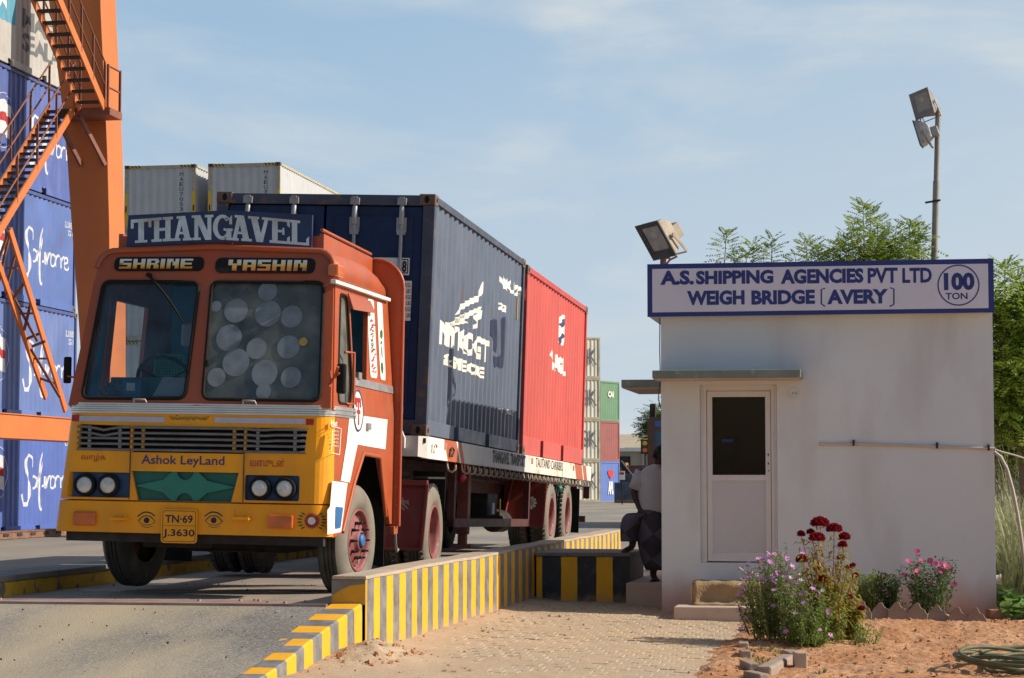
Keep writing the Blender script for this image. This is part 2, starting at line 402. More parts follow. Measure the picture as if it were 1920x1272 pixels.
M['maroon'] = mat('maroon_paint', (.155, .028, .026), .45, .15, 3, dirt=.45, dcol=(.17, .10, .08), dscale=5)
M['white'] = mat('white_paint', (.78, .76, .72), .45, .05, 3, dirt=.18, dcol=(.45, .36, .28), dscale=6)
M['chrome'] = mat('aluminium_strip', (.66, .66, .66), .34, .06, 3, metal=.75, dirt=.25, dcol=(.42, .38, .36), dscale=5)
M['slat'] = mat('grey_slats', (.20, .195, .19), .45, .15, 6, metal=.4, dirt=.4, dcol=(.12, .10, .08), dscale=8)
M['black'] = mat('black_rubber', (.014, .0135, .013), .85, .2, 5, spec=.25)
M['dark'] = mat('dark_chassis', (.025, .020, .018), .75, .3, 4, dirt=.4, dcol=(.08, .06, .045))
M['chassis'] = mat('maroon_chassis', (.085, .022, .02), .6, .2, 4, dirt=.4, dcol=(.07, .05, .04))
M['tyre'] = mat('dusty_tyre', (.055, .052, .047), .85, .15, 6, dirt=.5, dcol=(.17, .15, .12), dscale=5, bump=.2, bscale=40)
M['sidewall'] = mat('dusty_tyre_sidewall', (.20, .175, .14), .85, .12, 5, dirt=.5, dcol=(.11, .10, .085), dscale=6)
M['rim'] = mat('red_rim', (.25, .07, .068), .6, .18, 6, dirt=.5, dcol=(.30, .17, .13), dscale=9)
M['bluehub'] = mat('blue_paint', (.03, .14, .36), .45, .1)
M['bluepanel'] = mat('blue_lamp_panel', (.02, .075, .21), .5, .15, 6, dirt=.4, dcol=(.06, .07, .09))
M['teal'] = mat('teal_paint', (.02, .20, .145), .45, .12, 4)
M['teal_dark'] = mat('dark_teal_paint', (.012, .125, .10), .5, .12, 4)
M['lens'] = mat('lamp_lens', (.62, .61, .58), .12, .30, 12, metal=.0, spec=.9, coat=.8)
M['orange'] = mat('orange_lens', (.62, .13, .02), .18, .2, 8, coat=.5)
M['navy'] = mat('navy_sign', (.012, .028, .095), .45, .2, 4, dirt=.3, dcol=(.05, .05, .06))
M['ink'] = mat('dark_lettering', (.012, .014, .03), .6, .1)
M['inkblue'] = mat('blue_lettering', (.035, .045, .16), .6, .1)
M['inkred'] = mat('red_lettering', (.40, .02, .025), .55, .1)
M['inkgreen'] = mat('green_lettering', (.02, .12, .04), .55, .1)
M['inkwhite'] = mat('white_lettering', (.80, .78, .70), .55, .05, dirt=.3, dcol=(.5, .45, .36), dscale=9)
M['silver_letter'] = mat('silver_film', (.58, .59, .62), .28, .15, 5, metal=.55, dirt=.75, dcol=(.40, .30, .23), dscale=3, dlo=.50, dhi=.66)  # dirt here is a painted brown reflection of the ground in the film
M['winglass'] = glass('windscreen_glass', (.80, .86, .88), .0, .16, (.11, .26, .36))  # blue diffuse layer is a painted reflection, not dust
M['filmglass'] = glass('reflection_tint_glass', (.36, .40, .36), .03, .42, (.235, .255, .225))  # grey-green diffuse layer painted in place of the pane's reflections
M['sticker'] = mat('pale_sticker', (.17, .20, .225), .6, .22, 9)
M['interior'] = mat('blue_cab_lining', (.09, .34, .54), .6, .2)
# ================================================================== SETTING
def asphalt(name, a, c_, dust, speck=.5, dscale=.5, dlo=.42, dhi=.62, rough=.9, damt=.85, track=None):
    m = bpy.data.materials.new(name); m.use_nodes = True; t = m.node_tree; b = t.nodes['Principled BSDF']; L = t.links.new
    b.inputs['Roughness'].default_value = rough; b.inputs['Specular IOR Level'].default_value = .3
    co = N(t, 'ShaderNodeTexCoord')
    def noi(s_, d=6, sc_=(1, 1, 1)):
        mp = N(t, 'ShaderNodeMapping'); mp.inputs['Scale'].default_value = sc_; n_ = N(t, 'ShaderNodeTexNoise'); n_.inputs['Scale'].default_value = s_; n_.inputs['Detail'].default_value = d
        L(co.outputs['Object'], mp.inputs['Vector']); L(mp.outputs[0], n_.inputs['Vector']); return n_.outputs['Fac']
    def rng(v, lo, hi, p=0.0, q=1.0):
        r_ = N(t, 'ShaderNodeMapRange'); r_.inputs['From Min'].default_value = lo; r_.inputs['From Max'].default_value = hi; r_.inputs['To Min'].default_value = p; r_.inputs['To Max'].default_value = q
        L(v, r_.inputs['Value']); return r_.outputs['Result']
    def mix(f, p, q):
        x = N(t, 'ShaderNodeMixRGB'); L(f, x.inputs['Fac'])
        for k, v in (('Color1', p), ('Color2', q)):
            if isinstance(v, tuple): x.inputs[k].default_value = (*v, 1)
            else: L(v, x.inputs[k])
        return x.outputs[0]
    cur = mix(rng(noi(1.3), .3, .7), a, c_)
    grit = noi(46, 5); cur = mix(rng(grit, .55, .68, 0, speck), cur, tuple(min(1, q*1.9) for q in c_))
    cur = mix(rng(noi(38, 5), .50, .36, 0, speck*.8), cur, tuple(q*.35 for q in a))
    cur = mix(rng(noi(dscale, 7, (1.6, .5, 1)), dlo, dhi, 0, damt), cur, dust)
    if track is not None:     # dust swept up between the wheel tracks
        sp = N(t, 'ShaderNodeSeparateXYZ'); L(co.outputs['Object'], sp.inputs['Vector'])
        a1 = N(t, 'ShaderNodeMath', operation='ADD'); a1.inputs[1].default_value = -track[0]; L(sp.outputs['X'], a1.inputs[0])
        a2 = N(t, 'ShaderNodeMath', operation='ABSOLUTE'); L(a1.outputs[0], a2.inputs[0])
        a3 = N(t, 'ShaderNodeMath', operation='MULTIPLY_ADD'); a3.inputs[1].default_value = 1.6*track[1]; L(noi(1.1, 7, (1.2, .6, 1)), a3.inputs[0]); L(a2.outputs[0], a3.inputs[2])
        cur = mix(rng(a3.outputs[0], .75*track[1], 1.75*track[1], .9, 0), cur, dust)
    L(cur, b.inputs['Base Color'])
    bp = N(t, 'ShaderNodeBump'); bp.inputs['Strength'].default_value = .55; bp.inputs['Distance'].default_value = .012; L(noi(60, 5), bp.inputs['Height']); L(bp.outputs[0], b.inputs['Normal'])
    return m
M['asphalt'] = asphalt('dusty_asphalt', (.165, .152, .135), (.265, .245, .22), (.42, .345, .235), .75, track=(-6.25, .75))
M['yard'] = asphalt('yard_asphalt', (.20, .185, .165), (.255, .235, .205), (.33, .28, .215), .35, .25)
M['deckplate'] = asphalt('platform_concrete', (.23, .20, .175), (.30, .255, .215), (.36, .29, .22), .25, 1.2)
M['soil'] = asphalt('red_soil', (.37, .165, .072), (.47, .235, .11), (.52, .30, .165), .40, 1.5, damt=.6)
M['sand'] = asphalt('beige_sand', (.40, .29, .19), (.48, .36, .24), (.45, .31, .21), .25, 2.0)
M['steel_red'] = mat('worn_red_steel', (.30, .17, .155), .6, .15, 4, dirt=.7, dcol=(.36, .29, .22), dscale=3, dlo=.4, dhi=.62)

def zpave(x, y): return -.505 + max(0.0, min(1.0, (-1.0-x)/3.1))*.09
# ground: one sheet to the horizon; the yard is 0.35 m higher than the garden side
g = MB(); xs = [-2500, -300, -80, -40, -20, -12, -7.9, -7.65, -4.35, -4.2, -2, 0, 2, 4, 8, 16, 40, 80, 300, 2500]
ys = [-40, 0, 8, 12, 14.5, 17.5, 20, 24, 27, 30, 33, 36, 37.5, 45, 60, 90, 140, 220, 400, 900, 4500]
def zg(x, y):
    if x > -7.7 and y < 17: return -.56
    if x <= -7.65: return -.20 if y > 15 else -.30
    if x >= -4.2 and y < 36.5: return -.56
    if y >= 36.5: return -.20
    return -.25
g.v = [(x, y, zg(x, y)) for y in ys for x in xs]
n_ = len(xs)
for j in range(len(ys)-1):
    for i in range(n_-1): g.f.append([j*n_+i, j*n_+i+1, (j+1)*n_+i+1, (j+1)*n_+i]); g.m.append(0); g.s.append(False)
tag(g.build('ground', M['yard']), kind='structure')
# ramp and road in front of the weighbridge
m_ = MB(); prof = [(19.0, -.02), (17.62, -.012), (16.2, -.17), (15.1, -.30), (14.2, -.385), (13.2, -.42), (8, -.44), (-5, -.44)]
XR = [-40, -12, -9, -7.9, -7.2, -6.5, -5.8, -5.1, -4.40]
vs = []; rr = random.Random(3)
for y, z in prof:
    for x in XR:
        zz = z if x > -8 else z*(.35 if x < -9 else .7)-.05
        vs.append((x, y + (rr.uniform(-.03, .03) if 14 < y < 17 else 0), zz + (rr.uniform(-.008, .008) if y < 17 else 0)))
k = len(XR)
m_.add(vs, [(j*k+i, (j+1)*k+i, (j+1)*k+i+1, j*k+i+1) for j in range(len(prof)-1) for i in range(k-1)], 0, True)
tag(m_.build('road', M['asphalt']), kind='structure')
# weighbridge platform
m_ = MB(); m_.box(-7.62, -4.50, 17.66, 36.2, -.24, 0.0)
pf = tag(m_.build('platform', M['deckplate']), kind='structure')
m_ = MB(); m_.box(-7.60, -4.52, 17.60, 18.05, -.06, .006)
m_.box(-7.60, -4.52, 19.5, 19.62, -.06, .005); m_.box(-7.60, -4.52, 24.0, 24.12, -.06, .005)
rr = random.Random(5)
for i in range(6):
    x = -7.5+2.9*rr.random(); y = 17.64+.36*rr.random(); m_.cyl((x, y, .005), (x, y, .022), .018, .014, 8)
m_.build('edge_plate', M['steel_red'], pf)
# paving of interlocking blocks, modelled block by block in one sheet
M['paver'] = asphalt('concrete_paver', (.38, .29, .195), (.47, .37, .26), (.48, .35, .22), .22, 1.1, damt=.7)
pv = MB(); rr = random.Random(11)
def paver(x0, x1, y0, y1):
    x0, x1, y0, y1 = x0+.004, x1-.004, y0+.004, y1-.004; e = .007
    dz = rr.uniform(-.004, .004)
    if rr.random() < .02: dz -= .02
    def z(x, y): return zpave(x, y)+dz
    c8 = [(x0, y0), (x1, y0), (x1, y1), (x0, y1)]; i8 = [(x0+e, y0+e), (x1-e, y0+e), (x1-e, y1-e), (x0+e, y1-e)]
    j = [rr.uniform(-.0012, .0012) for _ in range(4)]
    vs = [(a, b, z(a, b)-.03) for a, b in c8]+[(a, b, z(a, b)-.0035) for a, b in c8]+[(a, b, z(a, b)+j[i]) for i, (a, b) in enumerate(i8)]
    pv.add(vs, [(8, 9, 10, 11)]+[(i, (i+1) % 4, 4+(i+1) % 4, 4+i) for i in range(4)]+[(4+i, 4+(i+1) % 4, 8+(i+1) % 4, 8+i) for i in range(4)])
y = 12.0; row = 0
while y < 26.9:
    x = -4.2 + (row % 2)*.059
    while x < (-1.35 if y < 23.6 else -2.3):   # blocks laid lengthwise
        if not (y > 24.8 and x > -2.62) and not (y < 22.9 and x > -1.55+.12*math.sin(y*3)): paver(x, x+.118, y, y+.235)
        x += .118
    y += .235; row += 1
tag(pv.build('paving', M['paver']), kind='structure')
# sand that fills the joints and lies along the wall foot
def heightsheet(name, x0, x1, y0, y1, nx, ny, fz, m, kind='structure'):
    q = MB(); vs = []
    for j in range(ny+1):
        for i in range(nx+1):
            x = x0+(x1-x0)*i/nx; y = y0+(y1-y0)*j/ny; vs.append((x, y, fz(x, y)))
    q.add(vs, [(j*(nx+1)+i, j*(nx+1)+i+1, (j+1)*(nx+1)+i+1, (j+1)*(nx+1)+i) for j in range(ny) for i in range(nx)], 0, True)
    return tag(q.build(name, m), kind=kind)
def fb(x, y, s, o=3): return noise.fractal(Vector((x*s, y*s, .7)), 1.0, 2.0, o)
def zsand(x, y):
    z = zpave(x, y)-.0045 + .008*fb(x, y, 1.4) + .004*fb(x, y, 9)
    d = x+4.22                                     # drift along the striped wall
    z += .05*math.exp(-(d/.22)**2)*(.6+.4*fb(x, y, 1.7)) if y < 27 else 0
    z += .13*math.exp(-((x+4.0)/.30)**2-((y-17.1)/.75)**2)*(1+.35*fb(x, y, 6))
    z += .03*math.exp(-((x+3.9)/.7)**2-((y-16)/1.6)**2)
    return z
heightsheet('sand_bed', -4.4, -1.2, 11.5, 27.0, 110, 420, zsand, M['sand'])
# red garden soil, mounded
def gard(x, y):   # 0 outside, 1 in the flower bed
    return max(0, min(1, (x-(-1.62))/.25))
def zsoil(x, y):
    z = -.53 + gard(x, y)*.055 + .028*fb(x, y, 1.1) + .02*fb(x, y, 5, 4) + .010*abs(fb(x, y, 14, 3)) + .005*fb(x, y, 38, 2) + .006*max(0, fb(x, y, 26, 2))
    z += .07*math.exp(-((y-22.6)/.9)**2)*max(0, min(1, (x+1.0)/.6))
    return z
heightsheet('soil', -1.75, 3.0, 17.0, 24.95, 330, 500, zsoil, M['soil'])
heightsheet('soil_verge', 3.0, 6.5, 14.0, 24.95, 60, 100, zsoil, M['soil'])
heightsheet('soil_verge', -1.75, 3.0, 14.0, 17.0, 60, 50, zsoil, M['soil'])
heightsheet('soil_verge', 1.24, 9, 24.95, 40, 60, 60, lambda x, y: -.46+.05*fb(x, y, 1)+.02*fb(x, y, 6), M['soil'])
# clods and pebbles on the soil
st = MB(); rr = random.Random(21)
def clod(x, y, z, r):
    M3 = Matrix.Rotation(rr.uniform(0, 6), 3, Vector((rr.uniform(-1, 1), rr.uniform(-1, 1), 1)).normalized())
    vs = [M3 @ Vector((a*rr.uniform(.6, 1.1), b*rr.uniform(.6, 1.1), c_*rr.uniform(.4, .9)))*r for a, b, c_ in ((1,0,0),(-1,0,0),(0,1,0),(0,-1,0),(0,0,1),(0,0,-1))]
    st.add([v+Vector((x, y, z)) for v in vs], [(0,2,4),(2,1,4),(1,3,4),(3,0,4),(2,0,5),(1,2,5),(3,1,5),(0,3,5)])
for _ in range(2600):
    x = rr.uniform(-1.6, 2.6); y = rr.uniform(17, 24.8); r = .004+.026*rr.random()**5; clod(x, y, zsoil(x, y)+r*.2, r)
for _ in range(500):
    x = -4.2+rr.expovariate(1.8); y = rr.uniform(13.5, 26)
    if x > -1.7: continue
    r = .004+.014*rr.random()**4; clod(x, y, max(zsand(x, y), zpave(x, y))+r*.2, r)
for _ in range(120):
    x = rr.uniform(-4.15, -3.7); y = rr.uniform(16.2, 17.9); r = .008+.03*rr.random()**3; clod(x, y, zsand(x, y)+r*.2, r)
tag(st.build('pebbles', M['soil']), 'small red clods and pebbles scattered over the soil', None, None, 'stuff')
rr2 = random.Random(8); st = MB(); rr = rr2
for _ in range(160):
    x = rr.uniform(-8.5, -4.6); y = rr.uniform(14, 17.5)
    f = min(1, max(0, (17.62-y)/3.4)); r = .003+.012*rr.random()**3; clod(x, y, -.012-.37*f+r, r)
for _ in range(60):
    x = rr.uniform(-7.4, -4.6); y = rr.uniform(17.7, 22); r = .004+.014*rr.random()**3; clod(x, y, r*.5, r)
tag(st.build('gravel', M['dark']), 'dark gravel crumbs lying on the asphalt ramp', None, None, 'stuff')
# weeds between the blocks
M['weed'] = leafmat('weed_leaf', (.16, .17, .05), (.30, .25, .10), 8, .3)
wd = MB(); rr = random.Random(14)
def tuft(mb, x, y, z, h, n, sp=.5, wdt=.006):
    for _ in range(n):
        a = rr.uniform(0, 2*PI); l = h*rr.uniform(.5, 1.1); s_ = sp*rr.uniform(.2, 1); d = Vector((math.cos(a), math.sin(a), 0)); q = Vector((-d.y, d.x, 0))*wdt
        p = Vector((x, y, z)); m1 = p+d*l*s_*.5+Vector((0, 0, l*.6)); e = p+d*l*s_*1.1+Vector((0, 0, l*.85))
        mb.add([p-q, p+q, m1+q*.8, m1-q*.8, e], [(0, 1, 2, 3), (3, 2, 4)], 0)
for _ in range(16):
    y = rr.uniform(15, 22.5); x = rr.uniform(-3.9, -1.8); tuft(wd, x, y, zpave(x, y)-.01, .025+.02*rr.random(), 10, 1.2, .004)
for px, py in ((905,1190),(880,1262),(850,1265),(980,1170),(1030,1160),(870,1258),(695,1262),(700,1255),(1050,1160),(1065,1165),(835,1264)):
    p = at(px, py, 'z', -.45); tuft(wd, p.x, p.y, zpave(p.x, p.y)-.01, .04, 20, 1.3, .004)
for _ in range(60):
    p = at(rr.uniform(1395, 1470), rr.uniform(1205, 1262), 'z', -.5); tuft(wd, p.x, p.y, zsoil(p.x, p.y)-.01, .06, 12, 1.2, .004)
for px, py in ((1535,1262),(1545,1258),(1640,1218),(1655,1215),(1600,1245),(1700,1260),(1710,1262)):
    p = at(px, py, 'z', -.47); tuft(wd, p.x, p.y, zsoil(p.x, p.y)-.01, .06, 25, 1.3, .005)
tag(wd.build('weeds', M['weed']), 'small dry weeds growing between paving blocks and soil', None, None, 'stuff')

# ------------------------------------------------------------------ striped wall, kerbs, block
YEL, GRY = (.92, .44, .006), (.165, .16, .158)
M['stripe'] = stripes('yellow_grey_stripes', 'Y', .49, .48, YEL, GRY, .09, .012, .28, low=-.46)
M['concrete'] = mat('worn_concrete', (.40, .33, .25), .85, .12, 3, dirt=.6, dcol=(.50, .38, .26), dscale=6, bump=.25, bscale=30)
M['concrete_grey'] = mat('grey_concrete', (.20, .19, .18), .85, .2, 4, dirt=.6, dcol=(.12, .11, .105), dscale=5, bump=.3, bscale=30)
def wavy(x, a=.004, s=3.0): return a*math.sin(x*s)+a*.6*math.sin(x*s*2.7+1)
wt = thing('guard_wall', 'long yellow and grey striped kerb wall beside the weighbridge paving', 'kerb wall')
q = MB(); n = 60; rings = []
for i in range(n+1):
    y = 17.72+(35.5-17.72)*i/n; x1 = -4.21+wavy(y); zt = .205+wavy(y, .004, 1.3)
    rings.append([(-4.49, y, -.5), (x1, y, -.55), (x1, y, zt), (-4.49, y, zt)])
q.loft(rings, 0, True, False); 
q.build('wall_body', M['stripe'], wt, .006)
q = MB(); rings = []
for i in range(n+1):
    y = 17.70+(35.52-17.70)*i/n; x1 = -4.204+wavy(y); zt = .207+wavy(y, .004, 1.3)
    rings.append([(-4.50, y, zt), (x1, y, zt), (x1-.004, y, zt+.030), (-4.494, y, zt+.030)])
q.loft(rings, 0, True, False); q.build('coping', M['concrete'], wt, .006)
M['yellow_patch'] = stripes('yellow_end_paint', 'Z', 3.0, .5, (.62, .36, .02), (.11, .11, .115), 0, .25, .5, gvar=.8)
q = MB(); q.box(-4.497, -4.213, 17.700, 17.718, -.30, .200)
M['endpaint'] = mat('end_face_paint', (.62, .33, .012), .6, .1, 3, dirt=.5, dcol=(.30, .2, .08), dscale=6.0)
q.build('end_face', M['endpaint'], wt)
q = MB(); q.plate([[(-4.497, .20), (-4.213, .20), (-4.213, .17), (-4.34, .155), (-4.42, .12), (-4.497, .07)]], lambda u, v, w_: (u, 17.6985+w_*.001, v), 1); q.build('grey_patch', M['concrete_grey'], wt)
# sloping kerb down the ramp
kt = thing('ramp_kerb', 'low yellow and grey striped kerb sloping down along the ramp', 'kerb')
M['stripe_kerb'] = stripes('kerb_stripes', 'Y', .51, .5, YEL, GRY, .388, .012, .25, low=-.62)
q = MB(); rings = []
pts = [(17.718, .012), (17.2, -.042), (16.2, -.165), (15.1, -.305), (14.0, -.40), (12.5, -.42)]
for i in range(len(pts)-1):
    for j in range(5):
        t_ = j/5; y = pts[i][0]*(1-t_)+pts[i+1][0]*t_; z = pts[i][1]*(1-t_)+pts[i+1][1]*t_
        x1 = -4.235+wavy(y, .005); rings.append([(-4.52, y, -.62), (x1, y, -.62), (x1-.004, y, z-.014), (x1-.018, y, z), (-4.49, y, z), (-4.505, y, z-.014)])
q.loft(rings, 0, True, False); q.build('kerb_body', M['stripe_kerb'], kt)
q = MB(); q.box(-4.26, -4.214, 17.70, 17.716, -.5, .0); q.build('joint', M['endpaint'], kt)
# far side kerb
M['kerb_y'] = mat('worn_yellow_kerb', (.55, .33, .02), .65, .12, 3, dirt=.9, dcol=(.13, .12, .115), dscale=4, dlo=.58, dhi=.62, bump=.2, bscale=20)
lt = thing('far_kerb', 'low yellow kerb with dark worn top on the far side of the weighbridge', 'kerb')
q = MB(); q.box(-8.12, -7.63, 17.95, 36.2, -.35, .125); q.build('kerb_body', M['kerb_y'], lt, .015)
q = MB(); q.box(-8.13, -7.625, 17.94, 36.21, .1265, .185); q.build('coping', M['concrete_grey'], lt, .012)
# black and yellow block beside the hut
bt = thing('bench_block', 'black and yellow striped concrete block with paving slabs on top', 'concrete block')
M['stripe_block'] = stripes('black_yellow_stripes', 'X', .43, .46, (.92, .47, .010), (.022, .026, .032), .20, .008, .15, dcol=(.3, .26, .2), low=-.5, gvar=.6)
q = MB(); q.box(-4.185, -3.05, 26.5, 28.1, -.6, .105); q.build('block_body', M['stripe_block'], bt, .01)
q = MB()
for x0, x1 in ((-4.20, -3.80), (-3.795, -3.37), (-3.365, -3.03)):
    q.box(x0, x1, 26.49, 27.3, .107+rnd.uniform(0, .006), .152+rnd.uniform(0, .008)); q.box(x0, x1, 27.305, 28.1, .107, .15+rnd.uniform(0, .006))
q.build('top_slab', M['concrete_grey'], bt, .006)

M['cable0'] = mat('dark_cable', (.05, .045, .04), .7, .1)
# ------------------------------------------------------------------ weighbridge hut
M['wall'] = mat('white_plaster', (.69, .745, .765), .85, .05, .8, dirt=.55, dcol=(.46, .41, .38), dscale=2.0, dlo=.50, dhi=.82, stretch=3.5, bump=.12, bscale=9,
                low=(-.62, -.02, (.50, .16, .055), 1.0))
M['ledge'] = mat('grey_green_ledge', (.20, .235, .205), .75, .12, 4, dirt=.5, dcol=(.42, .40, .34), dscale=14, dlo=.60, dhi=.66)
M['plaster_pink'] = mat('warm_plaster', (.60, .50, .42), .85, .05, 2, dirt=.3, dcol=(.42, .28, .2), dscale=3)
M['signwhite'] = mat('sign_white', (.72, .72, .82), .55, .03, 2, dirt=.12, dcol=(.5, .45, .45), dscale=3, stretch=3)
M['signblue'] = mat('sign_blue', (.022, .04, .21), .5, .12, 4)
M['alu'] = mat('white_aluminium', (.66, .65, .64), .4, .03, 3, dirt=.2, dcol=(.45, .36, .28), dscale=4)
M['dooralu'] = mat('grey_door_panel', (.56, .56, .58), .45, .03, 2, dirt=.12, dcol=(.46, .42, .4), dscale=3)
M['doorglass'] = glass('dark_door_glass', (.52, .42, .28), -.02, .05, (.16, .12, .08))
hut = thing('weighbridge_hut', 'white plastered weighbridge hut with a flat roof and glazed door', 'building')
X0, X1, Y0, Y1, ZB, ZR = -2.50, 1.192, 24.93, 29.3, -.62, 3.30
q = MB()
out_ = [(X0, ZB), (X1, ZB), (X1, ZR), (X0, ZR)]; door = [(-2.06, .10), (-1.195, .10), (-1.195, 2.10), (-2.06, 2.10)]
q.plate([out_, door], lambda u, v, w_: (u, Y0+w_, v), .20)
q.plate([[(Y0+.2, ZB), (Y1, ZB), (Y1, ZR), (Y0+.2, ZR)], [(25.75, .75), (25.75, 1.95), (26.95, 1.95), (26.95, .75)]], lambda u, v, w_: (X0+w_, u, v), .2); q.box(X1-.2, X1, Y0+.2, Y1, ZB, ZR); q.box(X0+.2, X1-.2, Y1-.2, Y1, ZB, ZR)
q.box(X0+.2, X1-.2, Y0+.2, Y1-.2, ZB, .05)
q.build('wall', M['wall'], hut)
q = MB(); q.box(X0-.01, X1+.001, Y0-.0, Y1+.1, ZR+.002, ZR+.06); q.build('roof_slab', M['wall'], hut)
# parapet with the painted sign on its face
q = MB(); q.box(-2.625, 1.196, 24.755, 24.925, 2.875, 3.458); q.box(-2.625, -2.505, 24.925, 29.3, 2.875, 3.40); q.build('parapet', M['wall'], hut)
sg = MB(); sg.box(-2.632, 1.203, 24.742, 24.752, 2.868, 3.466)
sgo = sg.build('sign_board', M['signblue'], hut)
q = MB(); q.box(-2.575, 1.143, 24.737, 24.741, 2.918, 3.410); q.build('sign_field', M['signwhite'], sgo)
def S(px, py): p = at(px, py, 'y', 24.735); return p.x, p.z
q = MB()
def signtext(s_, pxl, pyt, pxr, pyb, pyt2=None, bold=.02):
    a = S(pxl, pyb); b = S(pxr, pyt); V, Fc = textbox(s_, a[0], b[0], a[1], b[1], bold)
    q.flat(V, Fc, lambda u, v: (u, 24.7345, v+ (u-a[0])*.0), 0)
signtext('A.S.', 1238, 507, 1301, 535, bold=.05); signtext('SHIPPING', 1305, 506, 1450, 534, bold=.05)
signtext('AGENCIES', 1464, 503, 1619, 533, bold=.05); signtext('PVT', 1627, 502, 1683, 532, bold=.035); signtext('LTD', 1692, 502, 1747, 531, bold=.035)
signtext('WEIGH', 1288, 544, 1396, 573, bold=.05); signtext('BRIDGE', 1409, 543, 1528, 572, bold=.05); signtext('AVERY', 1551, 542, 1665, 571, bold=.05)
signtext('100', 1770, 511, 1827, 545, bold=.05); signtext('TON', 1773, 549, 1814, 562, bold=.02)
cxy = S(1797, 535); rad = (S(1836, 535)[0]-S(1757, 535)[0])/2
V, T = fill([circ(*cxy, rad, 48), circ(*cxy, rad-.014, 48)]); q.flat(V, T, lambda u, v: (u, 24.7345, v))
for pts in ([(1547, 541), (1540, 543), (1540, 570), (1547, 575)], [(1669, 540), (1676, 542), (1676, 571), (1668, 575)]):
    V, T = ribbon([S(*p) for p in pts], .016); q.flat(V, T, lambda u, v: (u, 24.7345, v))
q.build('lettering', M['signblue'], sgo)
q = MB()
for b_ in ((25.752, 25.81, .752, 1.948), (26.89, 26.948, .752, 1.948), (25.81, 26.89, 1.89, 1.948), (25.81, 26.89, .752, .81), (26.33, 26.37, .81, 1.89)): q.box(X0+.06, X0+.10, b_[0], b_[1], b_[2], b_[3])
q.build('window', M['alu'], hut)
# canopies
q = MB(); q.box(-2.545, -.905, 24.40, 24.928, 2.155, 2.245); q.build('door_canopy', M['ledge'], hut, .008)
q = MB(); q.box(-2.535, -.915, 24.41, 24.926, 2.146, 2.153); q.build('canopy_soffit', M['plaster_pink'], hut)
q = MB(); q.box(-3.01, -2.552, 25.4, 27.2, 2.10, 2.19); q.build('window_canopy', M['ledge'], hut, .008)
q = MB(); q.box(-3.0, -2.552, 25.41, 27.19, 2.091, 2.098); q.build('canopy_soffit', M['plaster_pink'], hut)
# door
dr = thing('door', None, None); dr.parent = hut
q = MB(); yd = 24.955
for b in ((-2.058, -1.99, .102, 2.098), (-1.262, -1.197, .102, 2.098), (-1.99, -1.262, 2.035, 2.098)): q.box(b[0], b[1], yd, yd+.05, b[2], b[3])
q.box(-2.034, -2.022, yd-.006, yd, .102, 2.095); q.box(-1.232, -1.222, yd-.006, yd, .102, 2.095)
dfr = q.build('door_frame', M['alu'], hut, .004)
q = MB(); yl = yd+.012
for b in ((-1.985, -1.925, .115, 2.03), (-1.327, -1.267, .115, 2.03), (-1.925, -1.327, 1.965, 2.03), (-1.925, -1.327, 1.02, 1.085), (-1.925, -1.327, .115, .21)): q.box(b[0], b[1], yl, yl+.03, b[2], b[3])
dl = q.build('door_leaf', M['alu'], dr, .004)
q = MB(); q.box(-1.926, -1.326, yl+.012, yl+.018, .208, 1.022); q.build('lower_panel', M['dooralu'], dr)
q = MB(); q.box(-1.926, -1.326, yl+.014, yl+.018, 1.083, 1.967); q.build('pane', M['doorglass'], dr)
q = MB(); q.box(-1.302, -1.290, yl-.008, yl-.001, 1.30, 1.325); q.box(-1.302, -1.290, yl-.008, yl-.001, 1.20, 1.225); q.cyl((-1.292, yl, 1.13), (-1.292, yl-.012, 1.13), .007)
q.build('lock', M['dark'], dr)
# things behind the glass
M['room'] = mat('dim_room_plaster', (.46, .31, .17), .9, .1, 1)
q = MB(); q.box(X0+.21, X1-.21, 27.6, 27.64, .06, 2.9); q.build('room_partition', M['room'], hut)
M['screen'] = bpy.data.materials.new('lit_display'); M['screen'].use_nodes = True
b_ = M['screen'].node_tree.nodes['Principled BSDF']; b_.inputs['Emission Color'].default_value = (.05, .08, 1, 1); b_.inputs['Emission Strength'].default_value = .55; b_.inputs['Base Color'].default_value = (.01, .01, .03, 1)
wi = thing('weighing_indicator', 'weighing display with a blue lit screen seen through the door glass', 'display', (-1.86, 26.4, .05))
q = MB(); q.box(-.13, .13, 0, .16, 1.18, 1.50); q.build('case', M['dark'], wi, .01)
q = MB(); q.box(-.06, .07, -.008, -.002, 1.43, 1.465); q.build('screen', M['screen'], wi)
q = MB(); q.box(-.35, .35, -.1, .4, .72, .76); q.box(-.3, -.26, 0, .3, 0, .72); q.box(.26, .3, 0, .3, 0, .72); q.box(-.04, .04, .04, .12, .76, 1.18); q.build('stand', M['room'], wi)
q = MB(); q.tube([(-2.512, 24.95, 2.87), (-2.515, 24.94, 2.5), (-2.51, 24.945, 2.26)], .006, 6); q.tube([(-2.51, 24.945, 2.14), (-2.535, 24.95, 1.95), (-2.51, 24.95, 1.85)], .006, 6)
tag(q.build('wall_cable', M['cable0']), 'thin dark cable running down the left corner of the hut', 'cable')
# plaster reveals, steps and plinth
q = MB(); q.box(-2.12, -1.15, 24.33, 24.925, -.62, -.105); q.build('upper_step', M['plaster_pink'], hut, .008)
M['step'] = mat('step_plaster', (.52, .42, .35), .85, .06, 3, dirt=.3, dcol=(.42, .27, .18), dscale=4, bump=.1, bscale=20)
q = MB(); q.box(-2.26, -1.05, 23.80, 24.325, -.65, -.335); q.build('lower_step', M['step'], hut, .01)
q = MB(); q.box(-3.045, -2.505, 26.1, 29.3, -.62, -.19); q.build('plinth', M['step'], hut, .01)
